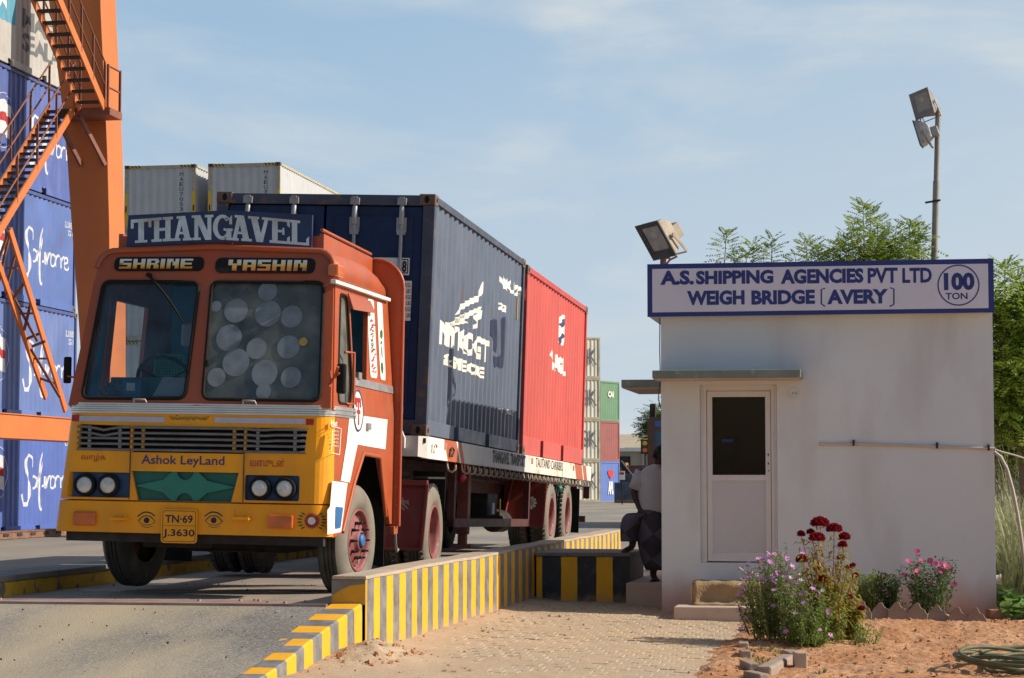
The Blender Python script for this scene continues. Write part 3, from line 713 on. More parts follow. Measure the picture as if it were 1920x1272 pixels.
# sack over the upper step
M['sack'] = mat('jute_sack', (.34, .235, .12), .95, .15, 5, dirt=.3, dcol=(.2, .13, .07), dscale=6, bump=.5, bscale=45)
q = MB(); rows = []
for i, (y, z) in enumerate([(24.80, -.088), (24.5, -.085), (24.36, -.085), (24.30, -.10), (24.275, -.14), (24.28, -.20), (24.265, -.26), (24.24, -.305), (24.15, -.318), (24.10, -.322)]):
    rows.append([Vector((-2.10+.90*j/16, y+.012*math.sin(j*1.1+i)-(.02*math.sin(j*.6+2) if 3 < i < 8 else 0), z+.006*math.sin(j*1.7+i*.8))) for j in range(17)])
q.loft(rows, 0, False, True, closed=False)
so_ = tag(q.build('jute_sack', M['sack']), 'brown jute sack draped over the step below the hut door', 'sack')
sm_ = so_.modifiers.new('thick', 'SOLIDIFY'); sm_.thickness = .012; sm_.offset = 1
# conduit pipe on the facade
M['pvc'] = mat('dusty_white_pipe', (.58, .50, .42), .5, .08, 6)
pp = thing('conduit_pipe', 'thin white conduit pipe clamped along the hut facade', 'pipe')
yp = 24.905
q = MB(); q.tube([(-.70, yp, 1.425), (-.34, yp, 1.430), (.1, yp, 1.415), (.57, yp, 1.398), (1.20, yp, 1.372)], .015, 8); q.ball((-.705, yp, 1.43), .024, 8); q.build('pipe', M['pvc'], pp)
for x, z in ((-.345, 1.43), (.57, 1.398), (1.13, 1.375)):
    q = MB(); q.box(x-.012, x+.012, yp-.02, yp+.022, z-.022, z+.045); q.build('clamp', M['dark'], pp, .003)
q = MB(); q.disc((-1.0, 24.922, 2.0), .055, 'y', 20); V, T = fill([circ(-1.0, 2.0, .06, 24), circ(-1.0, 2.0, .048, 24)]); q.plate([circ(-1.0, 2.0, .06, 24), circ(-1.0, 2.0, .048, 24)], lambda u, v, w_: (u, 24.914+w_, v), .014)
so_ = tag(q.build('ceiling_rose', M['wall']), 'round white plaster fitting on the wall right of the door', 'fitting')
q = MB(); q.box(-1.018, -1.012, 24.915, 24.921, 1.99, 2.01); q.box(-.985, -.979, 24.915, 24.921, 1.99, 2.01); q.build('slot', M['dark'], so_)
# loose cable and hanging hose at the right corner
M['cable'] = mat('grey_cable', (.42, .38, .33), .6, .1)
q = MB(); q.tube([at(x, y, 'y', 24.9+.03*(x-1862)/10) for x, y in ((1862, 842), (1880, 848), (1900, 853), (1925, 861), (1990, 880))], .010, 6)
tag(q.build('loose_cable', M['cable']), 'pale cable stretched away from the hut corner pipe', 'cable')
q = MB(); q.tube(smooth2_ := [at(x, y, 'y', 24.75) for x, y in ((1864, 848), (1876, 857), (1888, 880), (1899, 920), (1908, 965), (1915, 1010), (1921, 1060), (1928, 1120))], .020, 8)
tag(q.build('flexible_hose', M['cable']), 'grey flexible hose arching down from the hut corner', 'hose')
q = MB(); q.cyl((1.19, 25.0, -.07), (1.235, 25.0, -.07), .05, .05, 16); q.cyl((1.235, 25.0, -.07), (1.25, 25.0, -.07), .06, .06, 16)
tag(q.build('drain_pipe', M['pvc']), 'short white drain pipe stub low on the hut corner', 'pipe')
q = MB(); q.tube([(-1.85, 24.9, 3.36), (-1.85, 24.9, 3.50), (-1.83, 24.9, 3.53), (-1.76, 24.9, 3.535)], .012, 8)
tag(q.build('vent_pipe', M['pvc']), 'small bent pipe end above the sign near the floodlight', 'pipe')
# ================================================================== CONTAINERS
PITCHC, DEP = .278, .036
def corr(y):
    t = (y/PITCHC) % 1.0
    if t < .26: return 0.0
    if t < .505: return DEP*(t-.26)/.245
    if t < .755: return DEP
    return DEP*(1-(t-.755)/.245)
def corr_cuts(y0, y1):
    res = []; k = math.floor(y0/PITCHC)-1
    while k*PITCHC < y1+.3:
        for f in (0, .26, .505, .755): 
            y = (k+f)*PITCHC
            if y0 < y < y1: res.append(y)
        k += 1
    return res
def corr_wall(q, u0, u1, z0, z1, fn, mi=0):
    us = [u0]+corr_cuts(u0, u1)+[u1]
    vs = []
    for u in us: vs += [fn(u, z0, corr(u)), fn(u, z1, corr(u))]
    q.add(vs, [(2*i, 2*i+2, 2*i+3, 2*i+1) for i in range(len(us)-1)], mi)
M['casting'] = mat('rusty_casting', (.15, .10, .075), .8, .3, 9, dirt=.7, dcol=(.20, .085, .04), dscale=14)
M['hole'] = mat('hole_shade', (.006, .005, .005), .9, .1)  # flat dark discs painted for the shade inside the casting openings
M['rod'] = mat('galvanised_rod', (.33, .34, .34), .45, .15, 8, metal=.4, dirt=.3, dcol=(.2, .15, .1))
def container(name, label, L, H, loc, rot, body, frame, front='door', group=None, castings=True, lower=0.16, fp=()):
    t = thing(name, label, 'container', loc, rot, group); Wd = 1.219; x1 = Wd-.012
    q = MB(); qb = MB()
    for sx in (-1, 1):
        qb = MB()
        for y0, y1 in ((.0, .10), (L-.10, L)):
            q.box(min(sx*Wd, sx*(Wd-.13)), max(sx*Wd, sx*(Wd-.13)), y0+.004, y1-.004, .12, H-.12)
        a, b = sorted((sx*(Wd-.004), sx*(Wd-.075))); q.box(a, b, .10, L-.10, H-.085, H-.006)
        # lower side rail with fork pockets
        segs = []; y = .10
        for f0, f1 in fp: segs.append((y, f0)); y = f1
        segs.append((y, L-.10))
        for s0, s1 in segs: qb.box(a, b, s0, s1, .012, lower)
        qb.build('bottom_rail', body, t, .004)
    for y0, y1 in ((.006, .09), (L-.09, L-.006)):
        q.box(-Wd+.13, Wd-.13, y0, y1, H-.125, H-.012); q.box(-Wd+.13, Wd-.13, y0, y1, .015, lower)
    q.build('frame', frame, t, .006)
    q = MB(); q.box(-Wd+.08, Wd-.08, .1, L-.1, .06, .11); q.build('floor', M['dark'], t)
    for sx in (-1, 1):
        q = MB(); corr_wall(q, .10, L-.10, lower-.01, H-.08, lambda u, v, d: (sx*(x1-.012-d), u, v)); q.build('side_panel', body, t)
    q = MB(); q.box(-Wd+.07, Wd-.07, .09, L-.09, H-.04, H-.02); q.build('roof', body, t)
    if front == 'corr':
        q = MB(); corr_wall(q, -Wd+.12, Wd-.12, lower-.01, H-.11, lambda u, v, d: (u, .03+d, v)); q.build('end_panel', body, t)
    else:
        for sx in (-1, 1):
            q = MB(); a, b = sorted((sx*.012, sx*(Wd-.135)))
            q.box(a, b, .030, .06, lower+.005, H-.135)
            zs = [lower+.06, lower+.06+(H-.35)*.33, lower+.06+(H-.35)*.66, H-.19]
            for k in range(3):
                q.box(a+.10, b-.10, .012, .0295, zs[k]+.05, zs[k+1]-.05)
            dpan = q.build('door', body, t, .012)
            for xr in (.34, .86):
                x = sx*xr
                q = MB(); q.cyl((x, -.012, .10), (x, -.012, H-.05), .021, .021, 10)
                for z in (H-.42, H-.9, .55, 1.1): q.box(x-.045, x+.045, -.03, .012, z-.03, z+.03)
                q.cyl((x, -.012, H-.34), (x, -.012, H-.14), .036, .028, 10)
                q.box(x-.055, x+.055, -.012, .010, H-.42, H-.26); q.box(x-.05, x+.05, -.035, .006, H-.125, H-.05)
                q.box(x-.03, x+.03, -.045, -.02, H-.06, H-.04)
                q.build('lock_rod', M['rod'], t, .003)
    q = MB(); corr_wall(q, -Wd+.12, Wd-.12, lower-.01, H-.11, lambda u, v, d: (u, L-.03-d, v)); q.build('end_panel', body, t)
    if castings:
        for sx in (-1, 1):
            for y0, y1 in ((0, .165), (L-.165, L)):
                for z0, z1 in ((0, .118), (H-.118, H)):
                    q = MB(); a, b = sorted((sx*(Wd+.004), sx*(Wd-.172))); q.box(a, b, y0-.004 if y0 == 0 else y0, y1+.004 if y0 else y1, z0, z1+.002)
                    cst = q.build('corner_casting', M['casting'], t, .008)
                    q = MB(); xc = sx*(Wd-.09); zc = (z0+z1)/2
                    V, T = fill([circ(xc, zc, .026, 14, .042)]); yy = -.0055 if y0 == 0 else L+.0055; q.flat(V, T, lambda u, v: (u, yy, v))
                    yc = (y0+y1)/2; V, T = fill([circ(yc, zc, .042, 14, .028)]); q.flat(V, T, lambda u, v: (sx*(Wd+.0055), u, v)); q.build('hole', M['hole'], cst)
    return t
def sidefn(off=.0035): return lambda u, v: (1.219-.024-corr(u)+off, u, v)
def put(q, VF, mi=0):
    us = [p[0] for p in VF[0]]; q.flat(VF[0], VF[1], sidefn(), mi, corr_cuts(min(us), max(us)))
FP = ((1.56, 1.84), (3.56, 3.84))
# ---- the navy box on the trailer
M['navybox'] = mat('faded_navy_paint', (.10, .125, .18), .42, .10, 1.5, dirt=.40, dcol=(.135, .155, .20), dscale=2.2, stretch=3, rust=.8, rscale=3.5, rlo=.67)
M['navyframe'] = mat('rusty_navy_frame', (.055, .068, .10), .6, .2, 4, dirt=.8, dcol=(.17, .10, .06), dscale=8, dlo=.56, dhi=.66)
M['navydoor'] = mat('navy_door_paint', (.010, .028, .085), .55, .18, 3, dirt=.3, dcol=(.03, .045, .075), dscale=5, rust=.5, rlo=.7, spec=.3)
M['redbox'] = mat('faded_red_paint', (.56, .085, .068), .45, .07, 1.2, dirt=.25, dcol=(.58, .14, .11), dscale=2, stretch=3)
M['redframe'] = mat('red_frame_paint', (.50, .065, .06), .5, .12, 3, dirt=.4, dcol=(.30, .08, .06), dscale=8)
blue = container('shipping_container', 'weathered navy blue container at the front of the flatbed trailer, with white wing emblem', 6.058, 2.60,
                 (-6.045, 23.03, 1.538), (-.0175, .034, 0), M['navybox'], M['navyframe'], 'door', lower=.17, fp=FP)
for ch in blue.children:
    if ch.name.split('.')[0] == 'door': ch.data.materials[0] = M['navydoor']
BM = mat_of(blue); Bx = lambda px, py: (lambda p: (p.y, p.z))(at(px, py, 'x', 1.21, BM))
q = MB()
def btext(s, pl, pt, pr, pb, bold=.02, mi=0, qq=None):
    """text between two pixels of the side wall"""
    u0, zb = Bx(pl, pb); u1 = Bx(pr, pb)[0]; zt = Bx(pl, pt)[1]; put(qq or q, textbox(s, u0, u1, zb, zt, bold), mi)
u0 = 23.46-23.03
lg = lambda a, b: (a, b)
btext('NYKOGT', 827, 597, 921, 645, .06)
q.build('side_lettering', M['inkwhite'], blue); q = MB(); btext('& ME CRE', 837, 661, 911, 685, .05); q.build('side_lettering', M['inkwhite'], blue); q = MB()
# winged emblem
wing = [[(880, 606), (846, 612), (862, 596), (886, 583), (905, 575), (903, 584), (884, 594), (876, 600)],
        [(860, 592), (864, 574), (886, 560), (903, 553), (906, 530), (909, 527), (909, 545), (900, 566), (884, 572), (868, 582)],
        [(888, 618), (896, 606), (893, 594), (902, 580), (906, 583), (904, 598), (898, 606), (897, 615), (890, 619), (878, 612)],
        [(846, 612), (856, 598), (878, 586), (878, 592), (866, 600), (862, 606)],
        [(890, 578), (896, 588), (901, 580), (904, 566), (909, 548), (904, 572)]]
for k, pl in enumerate(wing[:4]):
    pts = [Bx(*p) for p in pl]; V, T = fill([pts]); put(q, (V, T))
q.build('wing_emblem', M['inkwhite'], blue); q = MB()
for s_, a_ in (('NYKU 294', (939, 513, 985, 537, .08)), ('22', (938, 566, 952, 580, .06)), ('viyho', (940, 763, 966, 776, .0))): q = MB(); btext(s_, *a_); q.build('side_lettering', M['inkwhite'], blue)
q = MB()
M['patch'] = mat('fresh_navy_paint', (.012, .022, .062), .5, .15, 4)
for pl in ([(922, 606), (928, 597), (934, 600), (935, 640), (932, 664), (927, 640), (923, 625)], [(941, 598), (950, 594), (949, 650), (945, 690), (940, 694), (936, 686), (930, 690), (930, 668), (936, 672), (941, 664)]):
    V, T = fill([[Bx(*p) for p in pl]]); us = [p[0] for p in V]; q.flat(V, T, sidefn(.003), 0, corr_cuts(min(us), max(us)))
q.build('overpaint', M['patch'], blue)
q = MB(); q.box(1.2, 1.21, 5.60, 5.63, 1.75, 2.05); q.build('yellow_sticker', mat('yellow_sticker', (.7, .42, .02), .5), blue)
# door plates
q = MB(); Dx = lambda px, py: (lambda p: (p.x, p.z))(at(px, py, 'y', -.0, BM))
a, b = Dx(700, 515), Dx(768, 484); q.box(a[0], b[0], .004, .010, a[1], b[1]); q.build('marking_plate', M['white'], blue); q = MB()
a, b = Dx(690, 600), Dx(772, 527); q.box(a[0], b[0], .004, .010, a[1], b[1])
q.build('marking_plate', M['white'], blue); q = MB(); a, b = Dx(738, 776), Dx(756, 764); q.box(a[0], b[0], .004, .010, a[1], b[1]); pl_ = q.build('marking_plate', M['white'], blue)
q = MB(); a, b = Dx(749, 513), Dx(766, 486); V, T = fill([rrect(a[0], b[0], a[1], b[1], .005), rrect(a[0]+.012, b[0]-.012, a[1]+.012, b[1]-.012, .005)]); q.flat(V, T, lambda u, v: (u, .0028, v))
def dtext(s, pl, pt, pr, pb, bold=.0):
    a, b = Dx(pl, pb), Dx(pr, pt); V, Fc = textbox(s, a[0], b[0], a[1], b[1], bold, 2); q.flat(V, Fc, lambda u, v: (u, .0025, v))
dtext('8', 753, 489, 763, 511, .05)
for i, s_ in enumerate(('30,480 KGS', '67,200 LBS', '2,320 KGS', '5,110 LBS', '28,160 KGS', '62,080 LBS')): dtext(s_, 742 if i not in (2, 3) else 747, 531+i*11.4, 770, 539+i*11.4, .01)
dtext('NMC', 743, 767, 754, 774, .0)
q.build('plate_lettering', M['ink'], pl_)
# ---- the red box
red = container('shipping_container', 'clean red container at the rear of the flatbed trailer', 6.058, 2.56, (-6.01, 29.17, 1.408), (-.0165, .028, 0), M['redbox'], M['redframe'], 'corr', lower=.25, fp=FP)
RM = mat_of(red); Rx = lambda px, py: (lambda p: (p.y, p.z))(at(px, py, 'x', 1.21, RM))
q = MB()
pts = [Rx(*p) for p in ((1050, 612), (1053, 595), (1056, 589), (1061, 592), (1061, 628), (1058, 648), (1054, 650), (1051, 640))]
put(q, fill([rpoly(pts, .05)]))
u0, zb = Rx(1035, 699); u1 = Rx(1070, 699)[0]; put(q, textbox('AGL', Rx(1041, 697)[0], Rx(1062, 697)[0], Rx(1041, 697)[1], Rx(1041, 662)[1], .06))
for a, b in (((1036, 661), (1041, 690)), ((1069, 672), (1069, 700))):
    V, T = ribbon([Rx(*a), Rx(*b)], .10); put(q, (V, T))
q.build('side_lettering', M['inkwhite'], red)
q = MB(); V, T = ribbon([Rx(*p) for p in ((1060, 603), (1054, 614), (1058, 626), (1052, 640))], [.1, .22, .22, .1]); us = [p[0] for p in V]; q.flat(V, T, sidefn(.006), 0, corr_cuts(min(us), max(us)))
q.build('emblem', M['inkblue'], red)
# ---- stack of blue boxes on the left, with a grey one on top
M['safblue'] = mat('mid_blue_paint', (.075, .130, .42), .5, .14, 1.2, dirt=.3, dcol=(.12, .17, .40), dscale=2, stretch=3, rust=.5, rscale=4, rlo=.69)
M['safframe'] = mat('blue_frame_paint', (.06, .085, .24), .55, .15, 3, dirt=.5, dcol=(.12, .10, .09), dscale=8)
M['paleox'] = mat('dirty_pale_grey_paint', (.44, .43, .40), .6, .07, 1.5, dirt=.6, dcol=(.34, .29, .22), dscale=2.5, stretch=3, rust=.35, rscale=5, rlo=.66)
M['paleframe'] = mat('rusty_pale_frame', (.36, .31, .22), .65, .2, 4, dirt=.6, dcol=(.20, .12, .07), dscale=7)
M['script'] = mat('white_script_paint', (.62, .64, .67), .55, .12, 6, dirt=.4, dcol=(.3, .35, .5), dscale=5)
script = [  # the word in flowing script, in units of letter height
    ([(1.25, .95), (1.22, 1.35), (.85, 1.52), (.55, 1.25), (.62, .75), (.95, .25), (1.0, -.35), (.65, -.72), (.20, -.62), (.05, -.25)], [.07, .12, .12, .15, .20, .24, .24, .2, .15, .08]),
    ([(1.75, .42), (1.55, .55), (1.38, .3), (1.45, .02), (1.68, .05), (1.80, .5), (1.82, .1), (1.95, .05)], .10),
    ([(1.95, .05), (2.25, .7), (2.55, 1.45), (2.45, 1.62), (2.25, 1.2), (2.20, .2), (2.22, -.75), (2.35, -1.0), (2.55, -.6), (2.5, .0), (2.8, .12)], .10),
    ([(2.8, .55), (2.82, .0), (3.0, .5), (3.12, .5), (3.14, .0), (3.32, .5), (3.45, .5), (3.47, .05), (3.62, .1)], .10),
    ([(4.0, .42), (3.82, .55), (3.65, .3), (3.72, .02), (3.95, .05), (4.05, .5), (4.07, .1), (4.2, .05)], .10),
    ([(4.25, .5), (4.28, .0)], .10), ([(4.28, .3), (4.42, .55), (4.55, .5)], .10), ([(4.68, .5), (4.70, .0)], .10), ([(4.68, .75), (4.74, .82)], .12),
    ([(4.9, .5), (4.92, .0)], .10), ([(4.92, .3), (5.08, .55), (5.2, .45), (5.22, .0)], .10),
    ([(5.38, .25), (5.62, .35), (5.55, .55), (5.38, .45), (5.38, .1), (5.6, -.02), (5.8, .15)], .10)]
def safmarine(q, u0, z0, s):
    for pts, wd in script:
        P = smooth2([(u0+a*s, z0+b*s) for a, b in pts], 5); k = len(P)
        if isinstance(wd, list): W_ = [wd[min(int(i*(len(wd)-1)/(k-1)), len(wd)-1)]*s for i in range(k)]
        else: W_ = wd*s
        put(q, ribbon(P, W_))
LX, LY = -19.1-1.219, 44.3
stack = []
names = ('bottom', 'second lowest', 'third from the ground', 'fourth from the ground')
sb = None
for i in range(4):
    lab = ('blue container at the bottom of the tall left stack, behind the orange crane beam', 'second blue container from the ground in the left stack, white script on it',
           'third blue container from the ground in the left stack, behind the crane stairs', 'topmost blue container in the left stack, directly under the pale grey one')[i]
    if sb is None:
        sb = container('stacked_container', lab, 6.058, 2.591, (LX, LY, -.13), (0, 0, 0), M['safblue'], M['safframe'], 'corr', 'blue containers stacked on the left', True, .16, FP)
        q = MB(); safmarine(q, 2.75, 1.0, .50); put(q, textbox('SKLU 2081', 5.35, 5.88, 2.0, 2.15, .01)); put(q, textbox('22G1', 5.55, 5.85, 1.82, 1.95, .01))
        lo = q
        V, T = fill([circ(1.35, 1.35, .60, 28, .62), circ(1.35, 1.35, .585, 28, .605)]); put(q, (V, T))
        V, T = fill([[(1.0, 1.0), (1.0, 1.75), (1.35, 1.82), (1.72, 1.70), (1.72, .95), (1.35, 1.05)]]); put(q, (V, T))
        q.build('side_lettering', M['script'], sb)
        q = MB(); V, T = fill([[(1.0, 1.30), (1.0, 1.48), (1.35, 1.54), (1.72, 1.43), (1.72, 1.25), (1.35, 1.34)]]); us = [p[0] for p in V]; q.flat(V, T, sidefn(.006), 0, corr_cuts(1, 1.72))
        q.build('flag', M['inkred'], sb)
        o = sb
    else:
        o = copy_tree(sb); o['label'] = lab
        vm = mat('faded_blue_paint', ((0, 0, 0), (.105, .165, .40), (.085, .15, .40), (.07, .115, .36))[i], .55, .16, 1.1, dirt=.45, dcol=((0, 0, 0), (.20, .26, .44), (.13, .17, .36), (.16, .20, .40))[i], dscale=1.6+.4*i, stretch=4, rust=.6, rscale=3+i, rlo=.66)
        for ch in o.children:
            if ch.name.split('.')[0] in ('side_panel', 'bottom_rail', 'end_panel'): ch.material_slots[0].link = 'OBJECT'; ch.material_slots[0].material = vm
    o.location = (LX+rnd.uniform(-.04, .04), LY+(0, .04, -.10, .10)[i], -.13+2.595*i)
ms = container('stacked_container', 'dirty pale grey container on top of the tall left stack', 6.058, 2.591, (LX+.05, LY-.12, -.13+2.595*4), (0, 0, 0), M['paleox'], M['paleframe'], 'corr', None, True, .16, FP)
q = MB(); put(q, textbox('MAERSK', 2.45, 5.9, 1.0, 1.45, .03)); put(q, textbox('SEALAND', 2.45, 5.9, .48, .92, .03)); q.build('side_lettering', mat('grey_lettering', (.12, .13, .14), .6, .1), ms)
q = MB(); V, T = fill([rrect(.5, 2.05, .95, 2.25, .05)]); put(q, (V, T)); em = q.build('emblem', mat('blue_square_paint', (.08, .30, .42), .5, .1), ms)
q = MB(); st7 = []
for i in range(14):
    r_ = .50 if i % 2 == 0 else .2; a = PI/2+2*PI*i/14; st7.append((1.28+r_*math.cos(a), 1.60+r_*math.sin(a)))
V, T = fill([st7]); us = [p[0] for p in V]; q.flat(V, T, sidefn(.006), 0, corr_cuts(min(us), max(us))); q.build('star', M['inkwhite'], em)
# rail of ties below the stack
M['rail'] = mat('rusty_rail', (.20, .10, .065), .8, .25, 5, dirt=.5, dcol=(.30, .18, .12), dscale=6)
rl = thing('crane_rail', 'rusty crane rail with notches in front of the left stack', 'rail')
q = MB(); q.box(-18.5, -18.2, 36, 64, -.19, -.055); q.box(-18.52, -18.18, 36, 64, -.052, -.03); q.build('rail_body', M['rail'], rl)
q = MB(); y = 36.3
while y < 63.5: q.box(-18.2, -18.185, y, y+.28, -.135, -.075); y += .75
q.build('notch', M['dark'], rl)

# ---- pale high stacks behind the truck
M['palewhite'] = mat('pale_grey_box_paint', (.50, .51, .52), .5, .05, 1.5, dirt=.25, dcol=(.40, .39, .37), dscale=3, stretch=3)
M['palewf'] = mat('pale_yellowed_frame', (.44, .40, .29), .6, .15, 4, dirt=.5, dcol=(.25, .15, .07), dscale=8)
M['hazard'] = stripes('hazard_stripes', 'X', .12, .5, (.70, .48, .05), (.03, .03, .03), 0, .0, .2, skew=.9)
M['ylabel'] = mat('yellow_label', (.72, .46, .03), .5, .05)
pb = None
for col, (xc, yy) in enumerate(((-23.42, 69.0), (-20.58, 69.0))):
    for i in range(4):
        lab = ('pale grey high cube container at level %s of the %s far stack behind the truck' % (('one', 'two', 'three', 'four')[i], ('left', 'right')[col]))
        if i == 3: lab = ('topmost pale grey container of the far stack nearest the orange crane leg', 'topmost pale grey container rising behind the navy container')[col]
        if pb is None:
            pb = container('high_cube_container', lab, 12.19, 2.896, (0, 0, 0), (0, 0, 0), M['palewhite'], M['palewf'], 'corr', 'pale containers stacked behind the truck', True)
            for sx in (-1, 1):
                q = MB(); a, b = sorted((sx*.68, sx*1.05)); q.box(a, b, .0, .006, 2.80, 2.885); q.build('hazard_label', M['hazard'], pb)
                q = MB(); a, b = sorted((sx*1.10, sx*1.21)); q.box(a, b, -.004, .003, .9, 2.0); yl_ = q.build('yellow_label', M['ylabel'], pb)
                q = MB(); q.box(a+.03, b-.03, -.007, -.0045, 1.35, 1.55); q.build('symbol', M['ink'], yl_)
            q = MB()
            for k, ch in enumerate('MAEU7053018'):
                V, Fc = textbox(ch, .66, .78, 2.52-k*.165, 2.64-k*.165, .0, 2); q.flat(V, Fc, lambda u, v: (u, .028+corr(u)-.004, v), 0, corr_cuts(.6, .8))
            put(q, textbox('4', .9, 1.0, 2.5, 2.75, .01))
            q.build('end_lettering', M['ink'], pb)
            o = pb
        else: o = copy_tree(pb); o['label'] = lab
        o.location = (xc+rnd.uniform(-.03, .03), yy, -.17+2.90*i)
# ---- far stacks beyond the trailer
def simple_box(name, label, L, H, loc, rz, body, group, frame=None):
    t = thing(name, label, 'container', loc, (0, 0, rz), group); q = MB()
    corr_wall(q, .1, L-.1, .12, H-.1, lambda u, v, d: (1.19-d*.8, u, v)); corr_wall(q, .1, L-.1, .12, H-.1, lambda u, v, d: (-1.19+d*.8, u, v))
    corr_wall(q, -1.12, 1.12, .12, H-.1, lambda u, v, d: (u, .03+d*.5, v)); corr_wall(q, -1.12, 1.12, .12, H-.1, lambda u, v, d: (u, L-.03-d*.5, v)); q.box(-1.19, 1.19, .05, L-.05, H-.04, H-.02)
    q.build('body', body, t)
    q = MB()
    for sx in (-1, 1):
        a, b = sorted((sx*1.219, sx*1.11))
        for y0 in (0, L-.11): q.box(a, b, y0, y0+.11, 0, H)
        q.box(a, b, .11, L-.11, 0, .15); q.box(a, b, .11, L-.11, H-.11, H)
    for y0 in (0, L-.11): q.box(-1.11, 1.11, y0, y0+.11, 0, .15); q.box(-1.11, 1.11, y0, y0+.11, H-.11, H)
    q.build('frame', frame or body, t); return t
FY = 139.0; px_scale = FPX/140
M['fargreen'] = mat('far_green_paint', (.12, .24, .14), .55, .1, 1); M['farred'] = mat('far_brown_red_paint', (.27, .085, .08), .6, .12, 1); M['farblue'] = mat('far_blue_paint', (.10, .17, .46), .55, .08, 1)
M['farcream'] = mat('far_cream_paint', (.62, .60, .50), .6, .06, .8, dirt=.2, dcol=(.42, .38, .28), dscale=1.5, stretch=3)
z0 = -.22
p_c = at(1124, 900, 'y', 138); wl = None
for i in range(4):
    lab = ('cream container at the bottom of the far stack beyond the trailer', 'cream container second from the ground in the far stack', 'cream container third from the ground in the far stack', 'topmost cream container of the far stack')[i]
    if wl is None:
        wl = simple_box('far_container', lab, 12.19, 2.591, (0, 0, 0), PI/2+R(33), M['farcream'], 'cream containers in the far stack', mat('far_cream_frame', (.42, .38, .27), .6, .2, 3))
        q = MB(); V, Fc = textbox('MAERSK', .0, 0, 0, 0) if False else textbox('MAERSK', 8.3, 11.95, .85, 1.9, .0)
        # long side faces the camera: text runs from left to right
        q.flat(V, Fc, lambda u, v: (-1.24, 12.19-u, v), 0)
        q.build('side_lettering', mat('far_grey_lettering', (.13, .13, .13), .6, .1), wl); o = wl
    else: o = copy_tree(wl); o['label'] = lab
    o.location = Vector((p_c.x, 138.5, z0+2.60*i))-Matrix.Rotation(PI/2+R(33), 3, 'Z') @ Vector((-1.219, 0, 0))
pg = at(1162, 900, 'y', 143.6)
for i, (mm, lab) in enumerate((('farblue', 'blue container with a red heart at the bottom of the far stack'), ('farred', 'brown red container in the middle of the far stack'), ('fargreen', 'green container on top of the far stack'))):
    o = simple_box('far_container', lab, 6.058, 2.591, (0, 0, 0), 0, M[mm], None)
    # turned so that its end wall is seen at a slant
    rz = R(9.6)+R(57); o.rotation_euler = (0, 0, rz)
    corner = Matrix.Rotation(rz, 3, 'Z') @ Vector((1.219, 0, 0)); o.location = Vector((pg.x, 143.6, z0+2.60*i))-corner
    q = MB()
    if i == 0:
        V, Fc = textbox('APL', -.28, .38, .45, 1.3, .06); q.flat(V, Fc, lambda u, v: (u, -.012, v))
    if i == 2: V, Fc = textbox('CAI', -.25, .45, 1.55, 1.95, .05); q.flat(V, Fc, lambda u, v: (u, -.012, v))
    if q.v: q.build('end_lettering', M['inkwhite'], o)
    if i == 0:
        q = MB(); hp = []
        for k in range(28):
            a = 2*PI*k/28; hp.append((.04+.022*16*math.sin(a)**3, 1.78+.022*(13*math.cos(a)-5*math.cos(2*a)-2*math.cos(3*a)-math.cos(4*a))))
        V, T = fill([hp]); q.flat(V, T, lambda u, v: (u, -.012, v)); q.build('heart', mat('bright_red_paint', (.65, .03, .02), .5), o)

# ================================================================== CRANE
M['crane'] = mat('orange_crane_paint', (.56, .155, .034), .55, .08, 1.2, dirt=.25, dcol=(.46, .17, .08), dscale=2, stretch=3, rust=.25, rscale=6, rlo=.7)
M['cranedark'] = mat('rusty_orange_steel', (.22, .075, .04), .6, .15, 4, dirt=.5, dcol=(.16, .085, .06), dscale=7)
M['grate'] = mat('dark_stair_grate', (.055, .042, .038), .8, .2, 6)
cr = thing('gantry_crane_leg', 'tall orange gantry crane leg with zigzag steel stairs', 'crane')
YL = 46.3                                  # the face of the leg that looks at the camera
def K(px, py, y=YL): return at(px, py, 'y', y)
lf = [K(82, -60), K(96, 20), K(120, 230), K(133, 420), K(147, 600), K(160, 800), K(170, 985)]
rt_ = [K(187, -60), K(189, 20), K(200, 235), K(204, 330), K(206, 420), K(207, 600), K(207, 800)]
rt_ = [K(187, -60), K(189, 20), K(199, 230), K(202, 300), K(205, 420), K(207, 600), K(207, 800), K(207, 985)]
lf = [K(82, -60), K(94, 20), K(120, 230), K(126, 300), K(134, 420), K(147, 600), K(160, 800), K(170, 985)]
q = MB(); rings = []
for i, (a, b) in enumerate(zip(lf, rt_)):
    d = .95
    rings.append([Vector((a.x, YL, a.z)), Vector((b.x, YL, b.z)), Vector((b.x+.02, YL+d, b.z)), Vector((a.x+.02, YL+d, a.z))])
q.loft(rings, 0, True, False); q.build('leg', M['crane'], cr, .012)
xs_ = rt_[4].x
q = MB(); q.box(xs_-.62, xs_+.0, 30, YL-.01, 1.89, 2.33); q.box(xs_-.66, xs_+.03, 30, YL-.01, 1.865, 1.889); q.box(xs_-.66, xs_+.03, 30, YL-.01, 2.331, 2.352)
q.build('sill_beam', M['crane'], cr)
